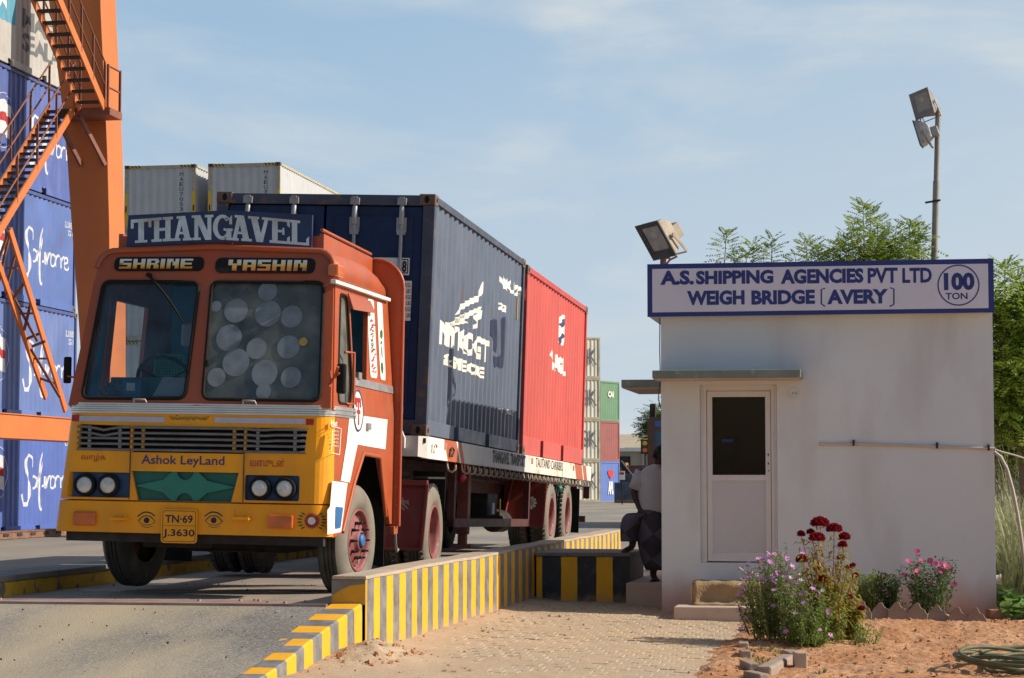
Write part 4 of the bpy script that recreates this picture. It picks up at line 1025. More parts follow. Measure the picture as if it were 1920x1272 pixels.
# landing
q = MB(); la, lb = K(105, 208, 45.5), K(206, 208, 45.5)
zl = K(150, 203, 45.5).z
q.box(la.x, lb.x, 45.5, 46.28, zl-.16, zl); q.build('landing', M['cranedark'], cr)
for x0 in (K(128, 210).x, K(172, 210).x):
    q = MB(); q.bar((x0, 45.55, zl-.16), (x0+.33, YL-.02, zl-1.15), .07, .09); q.build('bracket', M['cranedark'], cr)
def flight(p0, p1, wd, n, lit='crane', rails=True, side=1):
    """stair flight between two points of its left stringer; treads wd wide along x"""
    p0, p1 = Vector(p0), Vector(p1)
    for dx in (0, wd):
        q = MB(); q.bar(p0+Vector((dx, 0, 0)), p1+Vector((dx, 0, 0)), .035, .20); q.build('stringer', M[lit], cr)
    for k in range(n):
        c_ = p0.lerp(p1, (k+.5)/n); q = MB(); q.box(c_.x+.02, c_.x+wd-.02, c_.y-.11, c_.y+.11, c_.z-.02, c_.z+.02); q.build('tread', M['grate'], cr)
    if rails:
        for dx in ((0, wd) if rails == 2 else (wd,)):
            a, b = p0+Vector((dx, 0, 0)), p1+Vector((dx, 0, 0)); q = MB()
            for h in (.5, 1.0): q.tube([a+Vector((0, 0, h)), b+Vector((0, 0, h))], .021, 6)
            for k in range(5): c_ = a.lerp(b, k/4); q.bar(c_, c_+Vector((0, 0, 1.0)), .045, .03)
            q.build('handrail', M['cranedark'], cr)
# upper flight rises towards the camera
b0 = K(150, 186, 45.5); b0.z = zl
top = at(65, -8, 'y', 43.2)
flight(b0, Vector((top.x, 43.0, top.z)), .56, 10, 'crane', 2)
# lower flight: from the landing down towards the camera
c0 = K(92, 200, 45.5); c1 = at(-62, 448, 'y', 40.4); flight(Vector((c0.x, 45.5, zl)), Vector((c1.x, 40.4, c1.z)), .58, 20, 'crane', 2)
# third flight: down again away from the camera onto the beam
d0 = at(-2, 440, 'y', 42.0); d1 = at(84, 745, 'y', 45.0)
q = None
for (a, b) in (((18, 430), (123, 770)), ((-4, 492), (86, 745))):
    A, B = at(*a, 'y', 42.1), at(*b, 'y', 45.0); q = MB(); q.bar(A, B, .05, .16); q.build('stringer', M['crane'], cr)
for k in range(7):
    A, B = at(18+105*k/7, 430+340*k/7, 'y', 42.1+2.9*k/7), at(-4+90*k/7, 492+253*k/7, 'y', 42.1+2.9*k/7)
    q = MB(); q.bar(Vector((A.x, A.y, (A.z+B.z)/2)), Vector((B.x, A.y, (A.z+B.z)/2)), .05, .04) if k % 2 else q.bar(A, B, .05, .05); q.build('cross_brace', M['cranedark'], cr)
for (a, b) in (((18, 440), (-10, 560)), ((30, 470), (12, 540)), ((5, 520), (70, 640)), ((60, 560), (45, 620)), ((85, 640), (60, 650)), ((58, 655), (112, 745))):
    A, B = at(*a, 'y', 43.4), at(*b, 'y', 43.4); q = MB(); q.bar(A, B, .05, .05); q.build('cross_brace', M['cranedark'], cr)
# landing guard rail at the right
q = MB(); xr = lb.x-.05
for (x, y) in ((xr, 45.5), (xr, 46.27)): q.bar((x, y, zl), (x, y, zl+.95), .05, .05)
for h in (.45, .92): q.tube([(xr-.03, 45.5, zl+h), (xr, 45.5, zl+h), (xr, 46.27, zl+h)], .022, 6)
q.build('guard_rail', M['cranedark'], cr)
# ================================================================== TRUCK
TX, TY = -5.95, 18.50
trk = thing('lorry', 'orange red and yellow lorry cab pulling the flatbed with two containers', 'truck', (TX, TY, 0), (0, R(1.05), 0))
TM = mat_of(trk)
def FY_(z): return .0 if z < .82 else ((z-.82)*.035 if z < 1.65 else .03+(z-1.65)*.30)
def FL(px, py, y=0.0): p = at(px, py, 'y', y, TM); return p.x, p.z
def FR(px, py):                     # raked upper front
    z = 2.3
    for _ in range(6): p = at(px, py, 'y', FY_(z), TM); z = p.z
    return p.x, p.z
def SL(px, py, x=1.20): p = at(px, py, 'x', x, TM); return p.y, p.z
HB = 1.205
# ---- lower yellow front and bumper: a plan curve with rounded corners, extruded upwards
RC = .17
def plan(hw=HB, r=RC, bow=.03, back=.18):
    pts = [(-hw, back)]
    for i in range(6): a = PI+PI/2*i/5; pts.append((-hw+r+r*math.cos(a), r+r*math.sin(a)))
    pts2 = [(-p[0], p[1]) for p in reversed(pts)]
    mid = [(-hw+r+(2*hw-2*r)*k/8, -bow*math.sin(PI*k/8)) for k in range(1, 8)]
    return pts+mid+pts2
def bowy(x): return -.03*math.sin(PI*max(0, min(1, (x+HB-RC)/(2*HB-2*RC))))
XF = HB-RC
def wrap(u, w_=0.0):
    """point of the rounded front at arc length u from the middle, w_ inwards"""
    s_ = 1 if u >= 0 else -1; a = (abs(u)-XF)/RC
    if a <= 0: return u, bowy(u)+w_
    a = min(a, PI/2)
    return s_*(XF+(RC-w_)*math.sin(a)), RC-(RC-w_)*math.cos(a)
def grid_front(q, x0, x1, holes, z0, z1, off=0.0):
    out_ = [(x0, z0), (x1, z0), (x1, z1), (x0, z1)]
    cu = [-XF+2*XF*k/10 for k in range(11)]+[s_*(XF+RC*PI/2*k/7) for s_ in (-1, 1) for k in range(1, 7)]
    def fn_(u, v, w_): x, y = wrap(u, w_); return (x, y+FY_(v)+off, v)
    q.plate([out_]+holes, fn_, .035, 0, cu)
gl_ = [FL(142, 845), FL(243, 798)]; gc_ = [FL(246, 845), FL(455, 803)]; gr_ = [FL(456, 848), FL(568, 803)]
def rect_holes(a): return [(a[0][0], a[0][1]), (a[1][0], a[0][1]), (a[1][0], a[1][1]), (a[0][0], a[1][1])]
zt0, zt1 = FL(342, 940)[1], FL(342, 884)[1]
zt1 = (FL(248, 884)[1]+FL(440, 886)[1])/2+.0; zt0 = (FL(262, 940)[1]+FL(430, 940)[1])/2
gz0, gz1 = 1.265, 1.485
holes = [[(-1.085, gz0+.012), (-.60, gz0), (-.60, gz1), (-1.07, gz1+.01)], [(-.575, gz0-.01), (.435, gz0-.01), (.435, gz1), (-.575, gz1)], [(.455, gz0), (.975, gz0+.005), (.995, gz1), (.455, gz1)],
         rrect(-1.15, -.585, .855, 1.075, .02), rrect(.455, .94, .855, 1.075, .02), [(-.51, zt0), (.34, zt0), (.40, zt1), (-.575, zt1)]]
q = MB(); X_ = XF+RC*PI/2
grid_front(q, -X_, X_, holes, .835, 1.60)
def flare(q):      # the lower left corner of the old cab bulges outwards
    for i, (x, y, z) in enumerate(q.v):
        if x < -1.07:
            t_ = max(0, min(1, (1.6-z)/1.05)); k_ = min(1, (-1.07-x)/.13); q.v[i] = (x-.085*t_*k_*k_*(3-2*k_), y-.05*t_*k_, z)
flare(q); fp_ = q.build('front_panel', M['yellow'], trk)
q = MB()     # seams between the three front panels
for x in (-.588, .445): q.box(x-.004, x+.004, bowy(x)-.0015, bowy(x)+.002, .84, 1.27)
q.build('panel_seam', M['ink'], fp_)
q = MB(); rings = []
P = plan()
vs = []
for x, y in P: vs += [(x, y-.006, .553), (x, y-.006, .822)]
k = len(P); q.add(vs, [(2*i, 2*i+2, 2*i+3, 2*i+1) for i in range(k-1)], 0, True)
vs = []
for x, y in P: vs += [(x, y-.006, .822), (x*.97, y+.06, .833)]
q.add(vs, [(2*i, 2*i+2, 2*i+3, 2*i+1) for i in range(k-1)], 0, True)
vs = []
for x, y in P: vs += [(x, y-.006, .553), (x*.97, y+.06, .548)]
q.add(vs, [(2*i, 2*i+1, 2*i+3, 2*i+2) for i in range(k-1)], 0, True)
flare(q); bmp = q.build('bumper', M['yellow'], trk)
q = MB(); q.box(-1.18, 1.15, .05, .12, .47, .552); q.build('bumper_underbeam', M['dark'], bmp)
# grille bars
q = MB(); q.box(-1.10, 1.0, .10, .13, 1.22, 1.52); q.build('grille_backing', M['black'], trk)
for (x0, x1) in ((-1.085, -.60), (-.575, .435), (.455, .985)):
    q = MB()
    for i in range(5):
        z = gz0+.012+(gz1-gz0-.024)*i/4
        pts = [(x0-.004+(x1-x0+.008)*j/6, bowy(x0+(x1-x0)*j/6)+.008, z+(.022*math.exp(-((j-3.2)/.9)**2) if x0 < -1 and i in (3, 4) and False else 0)-(.028*math.exp(-((j-3)/1.1)**2) if x0 < -1 and i >= 3 else 0)-(.010*math.exp(-((j-1.5)/1.0)**2) if x0 > .4 and i >= 2 else 0)) for j in range(7)]
        q.tube(pts, .0125, 8)
    gb = q.build('grille_bars', M['slat'], trk)
    q = MB()
    for x in ((x0+.09, x1-.09) if x1-x0 > .8 else (x0+.1, x1-.1)): q.box(x-.014, x+.014, bowy(x)+.028, bowy(x)+.045, gz0, gz1)
    q.build('grille_stay', M['yellow'] if x1-x0 > .8 else M['rod'], gb)
# head lamps
for x0, x1 in ((-1.13, -.575), (.445, .95)): q = MB(); q.box(x0, x1, .040, .06, .845, 1.085); q.build('lamp_panel', M['bluepanel'], trk)
for x in (-1.005, -.787, .592, .812):
    y0 = bowy(x)+.0; zc = .962
    q = MB(); q.lathe([(.068, -.002), (.078, -.022), (.096, -.020), (.101, .0), (.101, .03)], (x, y0, zc), 'y', 28); hl = q.build('headlight', M['black'], trk)
    q = MB(); q.lathe([(.0001, -.030), (.02, -.0295), (.045, -.026), (.064, -.018), (.074, -.006), (.076, .004)], (x, y0, zc), 'y', 28); ln = q.build('lens', None or M['lens'], hl)
# teal radiator emblem
q = MB(); q.box(-.60, .43, .028, .04, zt0-.02, zt1+.02); rad_ = q.build('radiator_mesh', M['teal_dark'], trk)
cx, cz = -.088, (zt0+zt1)/2; hh = (zt1-zt0)/2
def arc(cx_, cz_, r, a0, a1, n=8): return [(cx_+r*math.cos(R(a0+(a1-a0)*i/n)), cz_+r*math.sin(R(a0+(a1-a0)*i/n))) for i in range(n+1)]
st = [(cx-.46, cz), (cx-.20, cz+.055), (cx-.15, cz+.10), (cx-.12, cz+hh)] + arc(cx, cz+hh+.005, .075, 180, 360) + [(cx+.12, cz+hh), (cx+.15, cz+.10), (cx+.20, cz+.055), (cx+.46, cz), (cx+.20, cz-.055), (cx+.15, cz-.10), (cx+.12, cz-hh)] + arc(cx, cz-hh-.005, .075, 0, 180) + [(cx-.12, cz-hh), (cx-.15, cz-.10), (cx-.20, cz-.055)]
q = MB(); q.plate([st], lambda u, v, w_: (u, -.005+w_*.9, v), .034); q.build('radiator_star', M['teal'], rad_, .003)
# number plate, indicators, tow eyes, painted eyes and flowers
q = MB(); a = FL(302, 1018, -.05); b = FL(371, 956, -.05); q.plate([rrect(a[0], b[0], a[1], b[1], .03)], lambda u, v, w_: (u, -.062+w_, v), .012)
npl = q.build('number_plate', M['yellow'], trk)
q = MB(); V, T = fill([rrect(a[0]+.012, b[0]-.012, a[1]+.012, b[1]-.012, .025), rrect(a[0]+.017, b[0]-.017, a[1]+.017, b[1]-.017, .022)]); q.flat(V, T, lambda u, v: (u, -.0628, v))
zm = (a[1]+b[1])/2; q.box(a[0]+.014, b[0]-.014, -.0630, -.0625, zm+.003, zm+.006)
def word(q, s, x0, x1, z0, z1, y, bold=.01): V, Fc = textbox(s, x0, x1, z0, z1, bold); q.flat(V, Fc, lambda u, v: (u, y(u, v) if callable(y) else y, v))
word(q, 'TN·69', a[0]+.035, b[0]-.04, zm+.028, zm+.098, -.0632, .02); word(q, 'J.3630', a[0]+.02, b[0]-.02, zm-.105, zm-.025, -.0632, .02)
q.build('plate_lettering', M['ink'], npl)
for (p0, p1) in (((137, 985), (180, 960)), ((503, 991), (550, 966))):
    a = FL(*p0, -.03); b = FL(*p1, -.03); q = MB(); q.box(a[0], b[0], bowy((a[0]+b[0])/2)-.045, bowy(0)*.2, a[1], b[1]); q.build('indicator', M['orange'], trk, .012)
for px in (225, 455):
    a = FL(px-16, 973, -.03); b = FL(px+16, 973, -.03); q = MB(); q.box(a[0], b[0], -.10, -.02, a[1]-.010, a[1]+.012); q.cyl((b[0]-.02, -.06, a[1]-.03), (b[0]-.02, -.06, a[1]+.03), .012, None, 8); q.build('tow_bracket', M['yellow'], trk, .004)
for (cx_, s_) in ((275, 1), (401, 1)):
    q = MB(); c_ = FL(cx_, 976, -.03); yb = bowy(c_[0])-.0075; F_ = lambda u, v: (u, yb, v)
    q.flat(*fill([circ(c_[0], c_[1], .026, 16)]), F_)
    q.flat(*ribbon(smooth2([(c_[0]-.075*1, c_[1]-.005), (c_[0]-.03, c_[1]+.035), (c_[0]+.03, c_[1]+.035), (c_[0]+.08, c_[1]-.01)], 4), .008), F_)
    q.flat(*ribbon(smooth2([(c_[0]-.075*1, c_[1]-.005), (c_[0]-.03, c_[1]-.038), (c_[0]+.03, c_[1]-.038), (c_[0]+.08, c_[1]-.01)], 4), .005), F_)
    q.flat(*ribbon(smooth2([(c_[0]-.085, c_[1]+.03), (c_[0]-.03, c_[1]+.068), (c_[0]+.03, c_[1]+.066), (c_[0]+.08, c_[1]+.035)], 4), [.004]+[.011]*11+[.003]), F_)
    q.flat(*ribbon(smooth2([(c_[0]-.05, c_[1]-.048), (c_[0], c_[1]-.062), (c_[0]+.055, c_[1]-.05)], 4), .004), F_); q.build('painted_eye', M['ink'], bmp)
for (c_, n0) in ((FL(585, 977, -.0), 22), (FL(117, 973, .0), 14)):
    q = MB(); fn = (lambda u, v: (lambda p_: (p_[0], p_[1]-.006, v))(wrap(u, -.004)))
    for k in range(n0):
        a = 2*PI*k/n0; q.flat([(c_[0]+r0_*math.cos(a+da_), c_[1]+r0_*math.sin(a+da_)) for r0_, da_ in ((.030, -.13), (.056, -.12), (.074, 0), (.056, .12), (.030, .13))], [(0, 1, 2, 3, 4)], fn, 1)
    q.flat(*fill([circ(*c_, .033, 18)]), lambda u, v: (lambda p_: (p_[0], p_[1]-.0075, p_[2]))(fn(u, v)), 0)
    for k in range(12):
        sd = 1 if k < 6 else -1; j = k % 6; a = R(-45+18*j); 
        p0 = (c_[0]+sd*.082*math.cos(a), c_[1]+.074*math.sin(a)); p1 = (c_[0]+sd*.135*math.cos(a), c_[1]+.10*math.sin(a))
        q.flat(*ribbon([p0, ((p0[0]+p1[0])/2, (p0[1]+p1[1])/2), p1], [.004, .016, .002]), fn, 2)
    q.build('painted_flower', [M['inkwhite'], M['inkred'], M['inkgreen']], bmp)
# lettering on the yellow front
yf = lambda u, v: bowy(u)+FY_(v)-.003
q = MB(); V, Fc = textbox('Ashok LeyLand', -.487, .268, 1.130, 1.232, .012); q.flat(V, Fc, lambda u, v: (u, yf(u, v), v)); q.build('front_lettering', M['inkblue'], fp_)
q = MB(); word(q, 'வாழ்க', -1.05, -.82, 1.165, 1.235, yf, .0); q.build('tamil_lettering', M['inkred'], fp_); q = MB(); word(q, 'வளமுடன்', .495, .80, 1.15, 1.225, yf, .0); q.build('tamil_lettering', M['inkred'], fp_)
for (p0, p1) in (((133, 790), (147, 778)), ((573, 797), (587, 786))):
    q = MB(); a = FL(*p0); b = FL(*p1); q.flat(*fill([[(a[0], a[1]), (b[0], a[1]), (b[0], b[1]), (a[0], b[1])]]), lambda u, v: (u, yf(u, v)-.002, v)); q.build('red_reflector', M['inkred'], fp_)
q = MB(); word(q, '"லேலாராலுமல"', *[FL(318, 780)[0], FL(392, 780)[0], FL(355, 790)[1], FL(355, 779)[1]], yf, .01); q.build('green_lettering', M['inkgreen'], fp_)
refl_ = mat('pale_reflector', (.50, .48, .56), .4, .08, 9)
for p0, p1 in (((147, 791), (310, 779)), ((402, 794), (572, 782))):
    q = MB(); a = FL(*p0); b = FL(*p1); q.plate([rrect(a[0], b[0], (a[1]+b[1])/2-.029, (a[1]+b[1])/2+.019, .012)], lambda u, v, w_: (u, yf(u, v)-.004+w_*.004, v), 1, 0, [a[0]+(b[0]-a[0])*k/6 for k in range(1, 6)]); q.build('reflector_strip', refl_, fp_)
# ---- aluminium waist strip, ribbed, wrapping the corners
q = MB()
Pw = plan(HB+.004, RC, .035, .18); Pw = [(-HB-.004, .34)]+Pw+[(HB+.004, .86)]
for zz0, zz1, o in ((1.594, 1.614, .006), (1.614, 1.632, .014), (1.632, 1.652, .006), (1.652, 1.670, .014), (1.670, 1.688, .004)):
    k = len(Pw); vs = []
    for x, y in Pw:
        n_ = Vector((x*.25, -1 if abs(x) < HB-.05 else -.2)).normalized(); e = Vector((x, y+FY_(1.6)))+n_*o
        vs += [(e.x, e.y, zz0+.002), (e.x, e.y, zz1-.002)]
        e2 = Vector((x, y+FY_(1.6))); vs += [(e2.x, e2.y, zz0), (e2.x, e2.y, zz1)]
    q.add(vs, [(4*i, 4*i+4, 4*i+5, 4*i+1) for i in range(k-1)]+[(4*i+1, 4*i+5, 4*i+7, 4*i+3) for i in range(k-1)]+[(4*i+2, 4*i+6, 4*i+4, 4*i) for i in range(k-1)], 0, False)
q.build('waist_strip', M['chrome'], trk)
for px in (263, 468):
    c_ = FL(px, 752, .0); q = MB(); q.tube([(c_[0]-.06, -.0, 1.69), (c_[0]-.055, -.03, 1.72), (c_[0]+.055, -.03, 1.715), (c_[0]+.06, -.0, 1.685)], .009, 6); q.build('step_handle', M['rod'], trk)
# ---- upper front with two windscreens
def HWz(z): return HB-.012-max(0, z-1.65)*.075
ZT = 3.075
def upf(u, v, w_):
    return (u, FY_(v)-.05*(1-min(1, abs(u)/1.15))+w_*1.0+.0, v)
outl = [(-HWz(1.66), 1.66), (HWz(1.66), 1.66), (HWz(2.85), 2.85)] + [(HWz(2.9)-.16+.16*math.cos(R(a)), ZT-.16+.16*math.sin(R(a))) for a in (0, 20, 40, 60, 80)] + [(0, ZT+.03)] + [(-(HWz(2.9)-.16+.16*math.cos(R(a))), ZT-.16+.16*math.sin(R(a))) for a in (80, 60, 40, 20, 0)] + [(-HWz(2.85), 2.85)]
wsL = rpoly([FR(155, 746), FR(349, 747), FR(376, 531), FR(196, 529)], .07); wsR = rpoly([FR(384, 748), FR(599, 751), FR(606, 531), FR(402, 530)], .07)
q = MB(); q.plate([outl, wsL, wsR], upf, .05, 0, [0.0]); cabf = q.build('cab_front', M['red'], trk)
def shrink(lp, d):
    c_ = Vector((sum(p[0] for p in lp)/len(lp), sum(p[1] for p in lp)/len(lp))); res = []
    for p in lp:
        v = Vector(p)-c_; s_ = (abs(v.x)-d)/abs(v.x) if abs(v.x) > 1e-6 else 1; t_ = (abs(v.y)-d)/abs(v.y) if abs(v.y) > 1e-6 else 1
        res.append((c_.x+v.x*s_, c_.y+v.y*t_))
    return res
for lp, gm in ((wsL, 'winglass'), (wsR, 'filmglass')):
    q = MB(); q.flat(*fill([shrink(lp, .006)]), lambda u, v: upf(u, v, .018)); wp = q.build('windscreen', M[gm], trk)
    q = MB(); q.tube([Vector(upf(u, v, -.004)) for u, v in shrink(lp, -.004)], .017, 6, 0, False, True); q.build('rubber_seal', M['black'], wp)
# brow lip along the top
q = MB(); top_ = [p for p in outl if p[1] > 2.86]; q.tube([Vector(upf(u, v, -.012)) for u, v in top_], .028, 8); q.build('brow', M['red'], cabf)
# name panels
pans = []; npn = []
for p0, p1 in (((214, 509), (387, 483)), ((406, 513), (593, 485))):
    q = MB(); a = FR(*p0); b = FR(*p1); pans.append((a, b)); q.plate([rrect(a[0], b[0], a[1], b[1], .05)], lambda u, v, w_: upf(u, v, -.012+w_), .012); npn.append(q.build('name_panel', M['black'], trk))
gram = zramp('name_gradient', 2.88, 3.0, [(.0, (.50, .12, .04)), (.25, (.70, .22, .05)), (.42, (.85, .50, .06)), (.60, (.80, .66, .30)), (.82, (.72, .72, .74))], .5)
q = MB()
BLK = {  # squared lettering, boxes in a 5 x 5 cell
 'S': [(0,4,5,5),(0,2,1.6,4),(0,2,5,3),(3.4,1,5,2),(0,0,5,1)], 'H': [(0,0,1.7,5),(3.3,0,5,5),(1.7,2,3.3,3)], 'R': [(0,0,1.7,5),(1.7,4.1,4.6,5),(3.4,2.9,5,4.3),(1.7,2,4.4,2.9),(2.9,0,5,2)],
 'I': [(0,0,1.8,5)], 'N': [(0,0,1.6,5),(3.4,0,5,5),(1.6,3.4,2.6,5),(2.4,1.6,3.4,3.6)], 'E': [(0,0,1.7,5),(1.7,4,5,5),(1.7,2,4.6,3),(1.7,0,5,1)],
 'Y': [(0,2.4,1.7,5),(3.3,2.4,5,5),(1.7,2.0,3.3,3.2),(1.6,0,3.4,2.0)], 'A': [(0,0,1.7,5),(3.3,0,5,5),(1.7,3.9,3.3,5),(1.7,1.6,3.3,2.6)]}
def block(q, s, x0, x1, z0, z1, fn):
    wd = [1.9 if c_ == 'I' else 5.0 for c_ in s]; tot = sum(wd)+.7*(len(s)-1); x = x0; k = (x1-x0)/tot; h = (z1-z0)/5
    for c_, w_ in zip(s, wd):
        for i, (a0, b0, a1, b1) in enumerate(BLK[c_]): q.flat([(x+a0*k, z0+b0*h), (x+a1*k, z0+b0*h), (x+a1*k, z0+b1*h), (x+a0*k, z0+b1*h)], [(0, 1, 2, 3)], fn)
        x += (w_+.7)*k
for (a, b), s_, np_ in zip(pans, ('SHRINE', 'YASHIN'), npn):
    q = MB(); w_ = b[0]-a[0]; x0 = a[0]+w_*(.06 if s_ == 'SHRINE' else .13); x1 = b[0]-w_*(.12 if s_ == 'SHRINE' else .08); block(q, s_, x0, x1, a[1]+.022, b[1]-.018, lambda u, v: upf(u, v, -.0145)); q.build('name_lettering', gram, np_)
# wiper
q = MB(); a, b = FR(283, 517), FR(349, 607); pts = [(a[0]+(b[0]-a[0])*t_+.02*math.sin(PI*t_), a[1]+(b[1]-a[1])*t_) for t_ in (0, .25, .5, .75, 1)]
q.tube([Vector(upf(u, v, -.035)) for u, v in pts], [.012, .012, .013, .011, .006], 6); q.cyl(upf(*a, -.06), upf(*a, .0), .02); q.build('wiper', M['black'], trk)
# pale round stickers inside the right screen
q = MB(); ks = 0
for px, py, r_ in ((444, 583, 22), (503, 588, 24), (547, 594, 20), (431, 634, 24), (482, 654, 19), (541, 651, 21), (444, 680, 25), (497, 700, 24), (546, 708, 19), (408, 708, 17), (495, 735, 14), (503, 547, 18), (408, 575, 10)):
    c_ = FR(px, py); ks += 1; q.flat(*fill([circ(*c_, r_/207, 22, r_/200)]), lambda u, v: upf(u, v, .0165-.0007*ks))
stk = q.build('round_sticker', M['sticker'], trk)
q = MB(); c_ = FR(569, 641); q.flat(*fill([circ(*c_, .038, 18)]), lambda u, v: upf(u, v, .005)); q.build('yellow_badge', mat('ochre_badge', (.45, .32, .08), .6), stk)
# ---- cab sides
def sxm(v, s_=1): return s_*(HB-max(0, v-1.65)*.075)
def SL(px, py, x=None):
    z = 1.5
    for _ in range(5): p = at(px, py, 'x', sxm(z) if x is None else x, TM); z = p.z
    return p.y, p.z
side_out = [(.165, .54), (.165, 1.63), (.085, 1.66), (.39, 2.80), (2.50, 2.80), (2.50, .62), (2.40, .62), SL(711, 856), SL(679, 851), SL(662, 905), SL(640, 1000)]
side_out = [(p[0], p[1]) for p in side_out]
qw = rpoly([SL(621, 757), SL(637, 755), SL(650, 700), SL(647, 552), SL(631, 543)], .05)
qw = rpoly([(.27, 1.72), (.70, 1.72), (.80, 1.92), (.80, 2.66), (.74, 2.70), (.54, 2.70), (.28, 1.86)], .06)
win = rpoly([(.90, 1.95), SL(687, 716), SL(689, 575), (.90, 2.66)], .02)
print('win', win[::5], [SL(p_[0], p_[1]) for p_ in ((621, 757), (650, 750), (651, 700), (648, 548), (631, 543), (656, 714))])
for sx in (1, -1):
    hol = [qw, win] if sx > 0 else [rpoly([(.42, 1.72), (.74, 1.72), (.80, 1.95), (.80, 2.66), (.66, 2.68)], .06), [(.92, 1.80), (1.80, 1.80), (1.80, 2.66), (.92, 2.66)]]
    q = MB(); q.plate([side_out]+hol, lambda u, v, w_: (sxm(v, sx)-sx*w_, u, v), .04, 0, (), [1.65]); sd_ = q.build('cab_side', M['red'], trk)
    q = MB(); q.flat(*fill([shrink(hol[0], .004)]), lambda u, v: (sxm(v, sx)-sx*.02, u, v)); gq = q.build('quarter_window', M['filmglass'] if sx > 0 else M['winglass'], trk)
    q = MB(); q.tube([Vector((sxm(v, sx)+sx*.002, u, v)) for u, v in shrink(hol[0], -.002)], .012, 6, 0, False, True); q.build('rubber_seal', M['black'], gq)
    # wheel arch rim
    if sx > 0:
        q = MB(); pts = [SL(*p) for p in ((641, 998), (663, 905), (680, 851), (711, 857), (722, 968))]
        q.tube([Vector((sxm(v, sx)+.004, u, v)) for u, v in pts], .022, 6); q.build('arch_rim', M['red'], sd_)
# roof shell: cross section swept back, rounding down at the rear
cs = [(HWz(2.8)+.0, 2.79)]+[p for p in outl if p[1] > 2.86]+[(-HWz(2.8), 2.79)]
q = MB(); rings = []
for i, (t_, y) in enumerate(((0, None), (.1, .8), (.4, 1.3), (.7, 1.9), (.88, 2.25), (1, 2.50))):
    rg = []
    for x, z in cs:
        yy = FY_(z)-.05*(1-min(1, abs(x)/1.15))+.01 if y is None else y
        drop = 0 if t_ < .7 else (t_-.7)/.3
        zz = z-(drop**2)*.10*max(0, (z-2.79)/.3)+ (.03*math.sin(PI*t_) if z > 2.9 else 0)
        rg.append(Vector((x, yy, zz)))
    rings.append(rg)
q.loft(rings, 0, False, True, closed=False); rf = q.build('roof', M['red'], trk)
so_ = rf.modifiers.new('thick', 'SOLIDIFY'); so_.thickness = .03; so_.offset = -1
q = MB(); a = SL(625, 527, 1.14); b = SL(728, 562, 1.14); q.hexa([Vector(p) for p in ((1.115, a[0], a[1]-.02), (1.165, a[0], a[1]-.02), (1.165, b[0], b[1]-.02), (1.115, b[0], b[1]-.02), (1.115, a[0], a[1]+.018), (1.165, a[0], a[1]+.012), (1.165, b[0], b[1]+.012), (1.115, b[0], b[1]+.018))]); q.build('gutter', M['white'], rf, .004)
# rear bulkhead flange
fo = [(-1.27, .60), (1.27, .60)] + [(1.27-.28+.28*math.cos(R(a)), 3.20-.28+.28*math.sin(R(a))) for a in range(0, 91, 15)] + [(-(1.27-.28+.28*math.cos(R(a))), 3.20-.28+.28*math.sin(R(a))) for a in range(90, -1, -15)]
q = MB(); q.plate([fo], lambda u, v, w_: (u, 2.505+w_, v), .05); blk = q.build('bulkhead', M['red'], trk)
q = MB(); q.tube([Vector((u, 2.50, v)) for u, v in fo[1:]], .018, 6); q.build('edge_roll', M['red'], blk)
q = MB()
for k in range(14): z = .8+k*.17; q.ball((1.245, 2.503, z), .009, 6)
q.build('rivet', M['rod'], blk)
# door details
q = MB(); y0_, y1_ = SL(652, 690)[0], SL(726, 690)[0]; q.hexa([Vector(p) for p in ((1.188, .84, 1.90), (1.197, .84, 1.90), (1.197, 2.46, 1.885), (1.188, 2.46, 1.885), (1.180, .84, 1.975), (1.192, .84, 1.97), (1.192, 2.46, 1.955), (1.180, 2.46, 1.96))]); q.build('belt_moulding', M['chrome'], trk)
q = MB(); a = SL(655, 566); b = SL(691, 578); q.hexa([Vector(p) for p in ((1.125, a[0]-.05, a[1]-.06), (1.185, a[0]-.05, a[1]-.075), (1.185, b[0]+.06, b[1]-.045), (1.125, b[0]+.06, b[1]-.03), (1.125, a[0]-.05, a[1]+.07), (1.135, a[0]-.05, a[1]+.07), (1.135, b[0]+.06, b[1]+.07), (1.125, b[0]+.06, b[1]+.07))]); q.build('window_visor', M['red'], trk)
q = MB()
a = SL(664, 662, 1.25); b = SL(664, 758, 1.25); q.tube([(1.19, a[0]-.10, a[1]), (1.25, a[0], a[1]), (1.25, a[0]+.01, (a[1]+b[1])/2), (1.25, b[0], b[1]), (1.19, b[0]-.1, b[1])], .014, 8); q.build('grab_handle', M['red'], trk)
# painted side decoration
def sflat(q, pts, off=.004, rnd_=0): q.flat(*fill([rpoly(pts, rnd_) if rnd_ else pts]), lambda u, v: (sxm(v)+off, u, v), 0, (), [1.65])
q = MB()
sflat(q, [SL(*p) for p in ((655, 776), (726, 787), (722, 843), (670, 834), (655, 905), (638, 902), (649, 833))]); q.build('white_band', M['white'], trk)
q = MB(); sflat(q, [SL(*p) for p in ((622, 902), (651, 906), (639, 998), (613, 1003), (613, 957), (618, 950))]); wb = q.build('white_corner', M['white'], trk)
q = MB(); sflat(q, [SL(*p) for p in ((628, 950), (642, 952), (637, 990), (627, 992))], .008, .02); q.build('blue_panel', M['bluehub'], wb)
q = MB()
sflat(q, [SL(*p) for p in ((689, 560), (700, 563), (707, 700), (706, 710), (694, 708), (690, 630))], .004, .04); sflat(q, [SL(*p) for p in ((706, 566), (716, 569), (722, 700), (722, 714), (713, 712), (709, 640))], .004, .04)
wv = q.build('white_panel', M['white'], trk)
q = MB(); rr = random.Random(4)
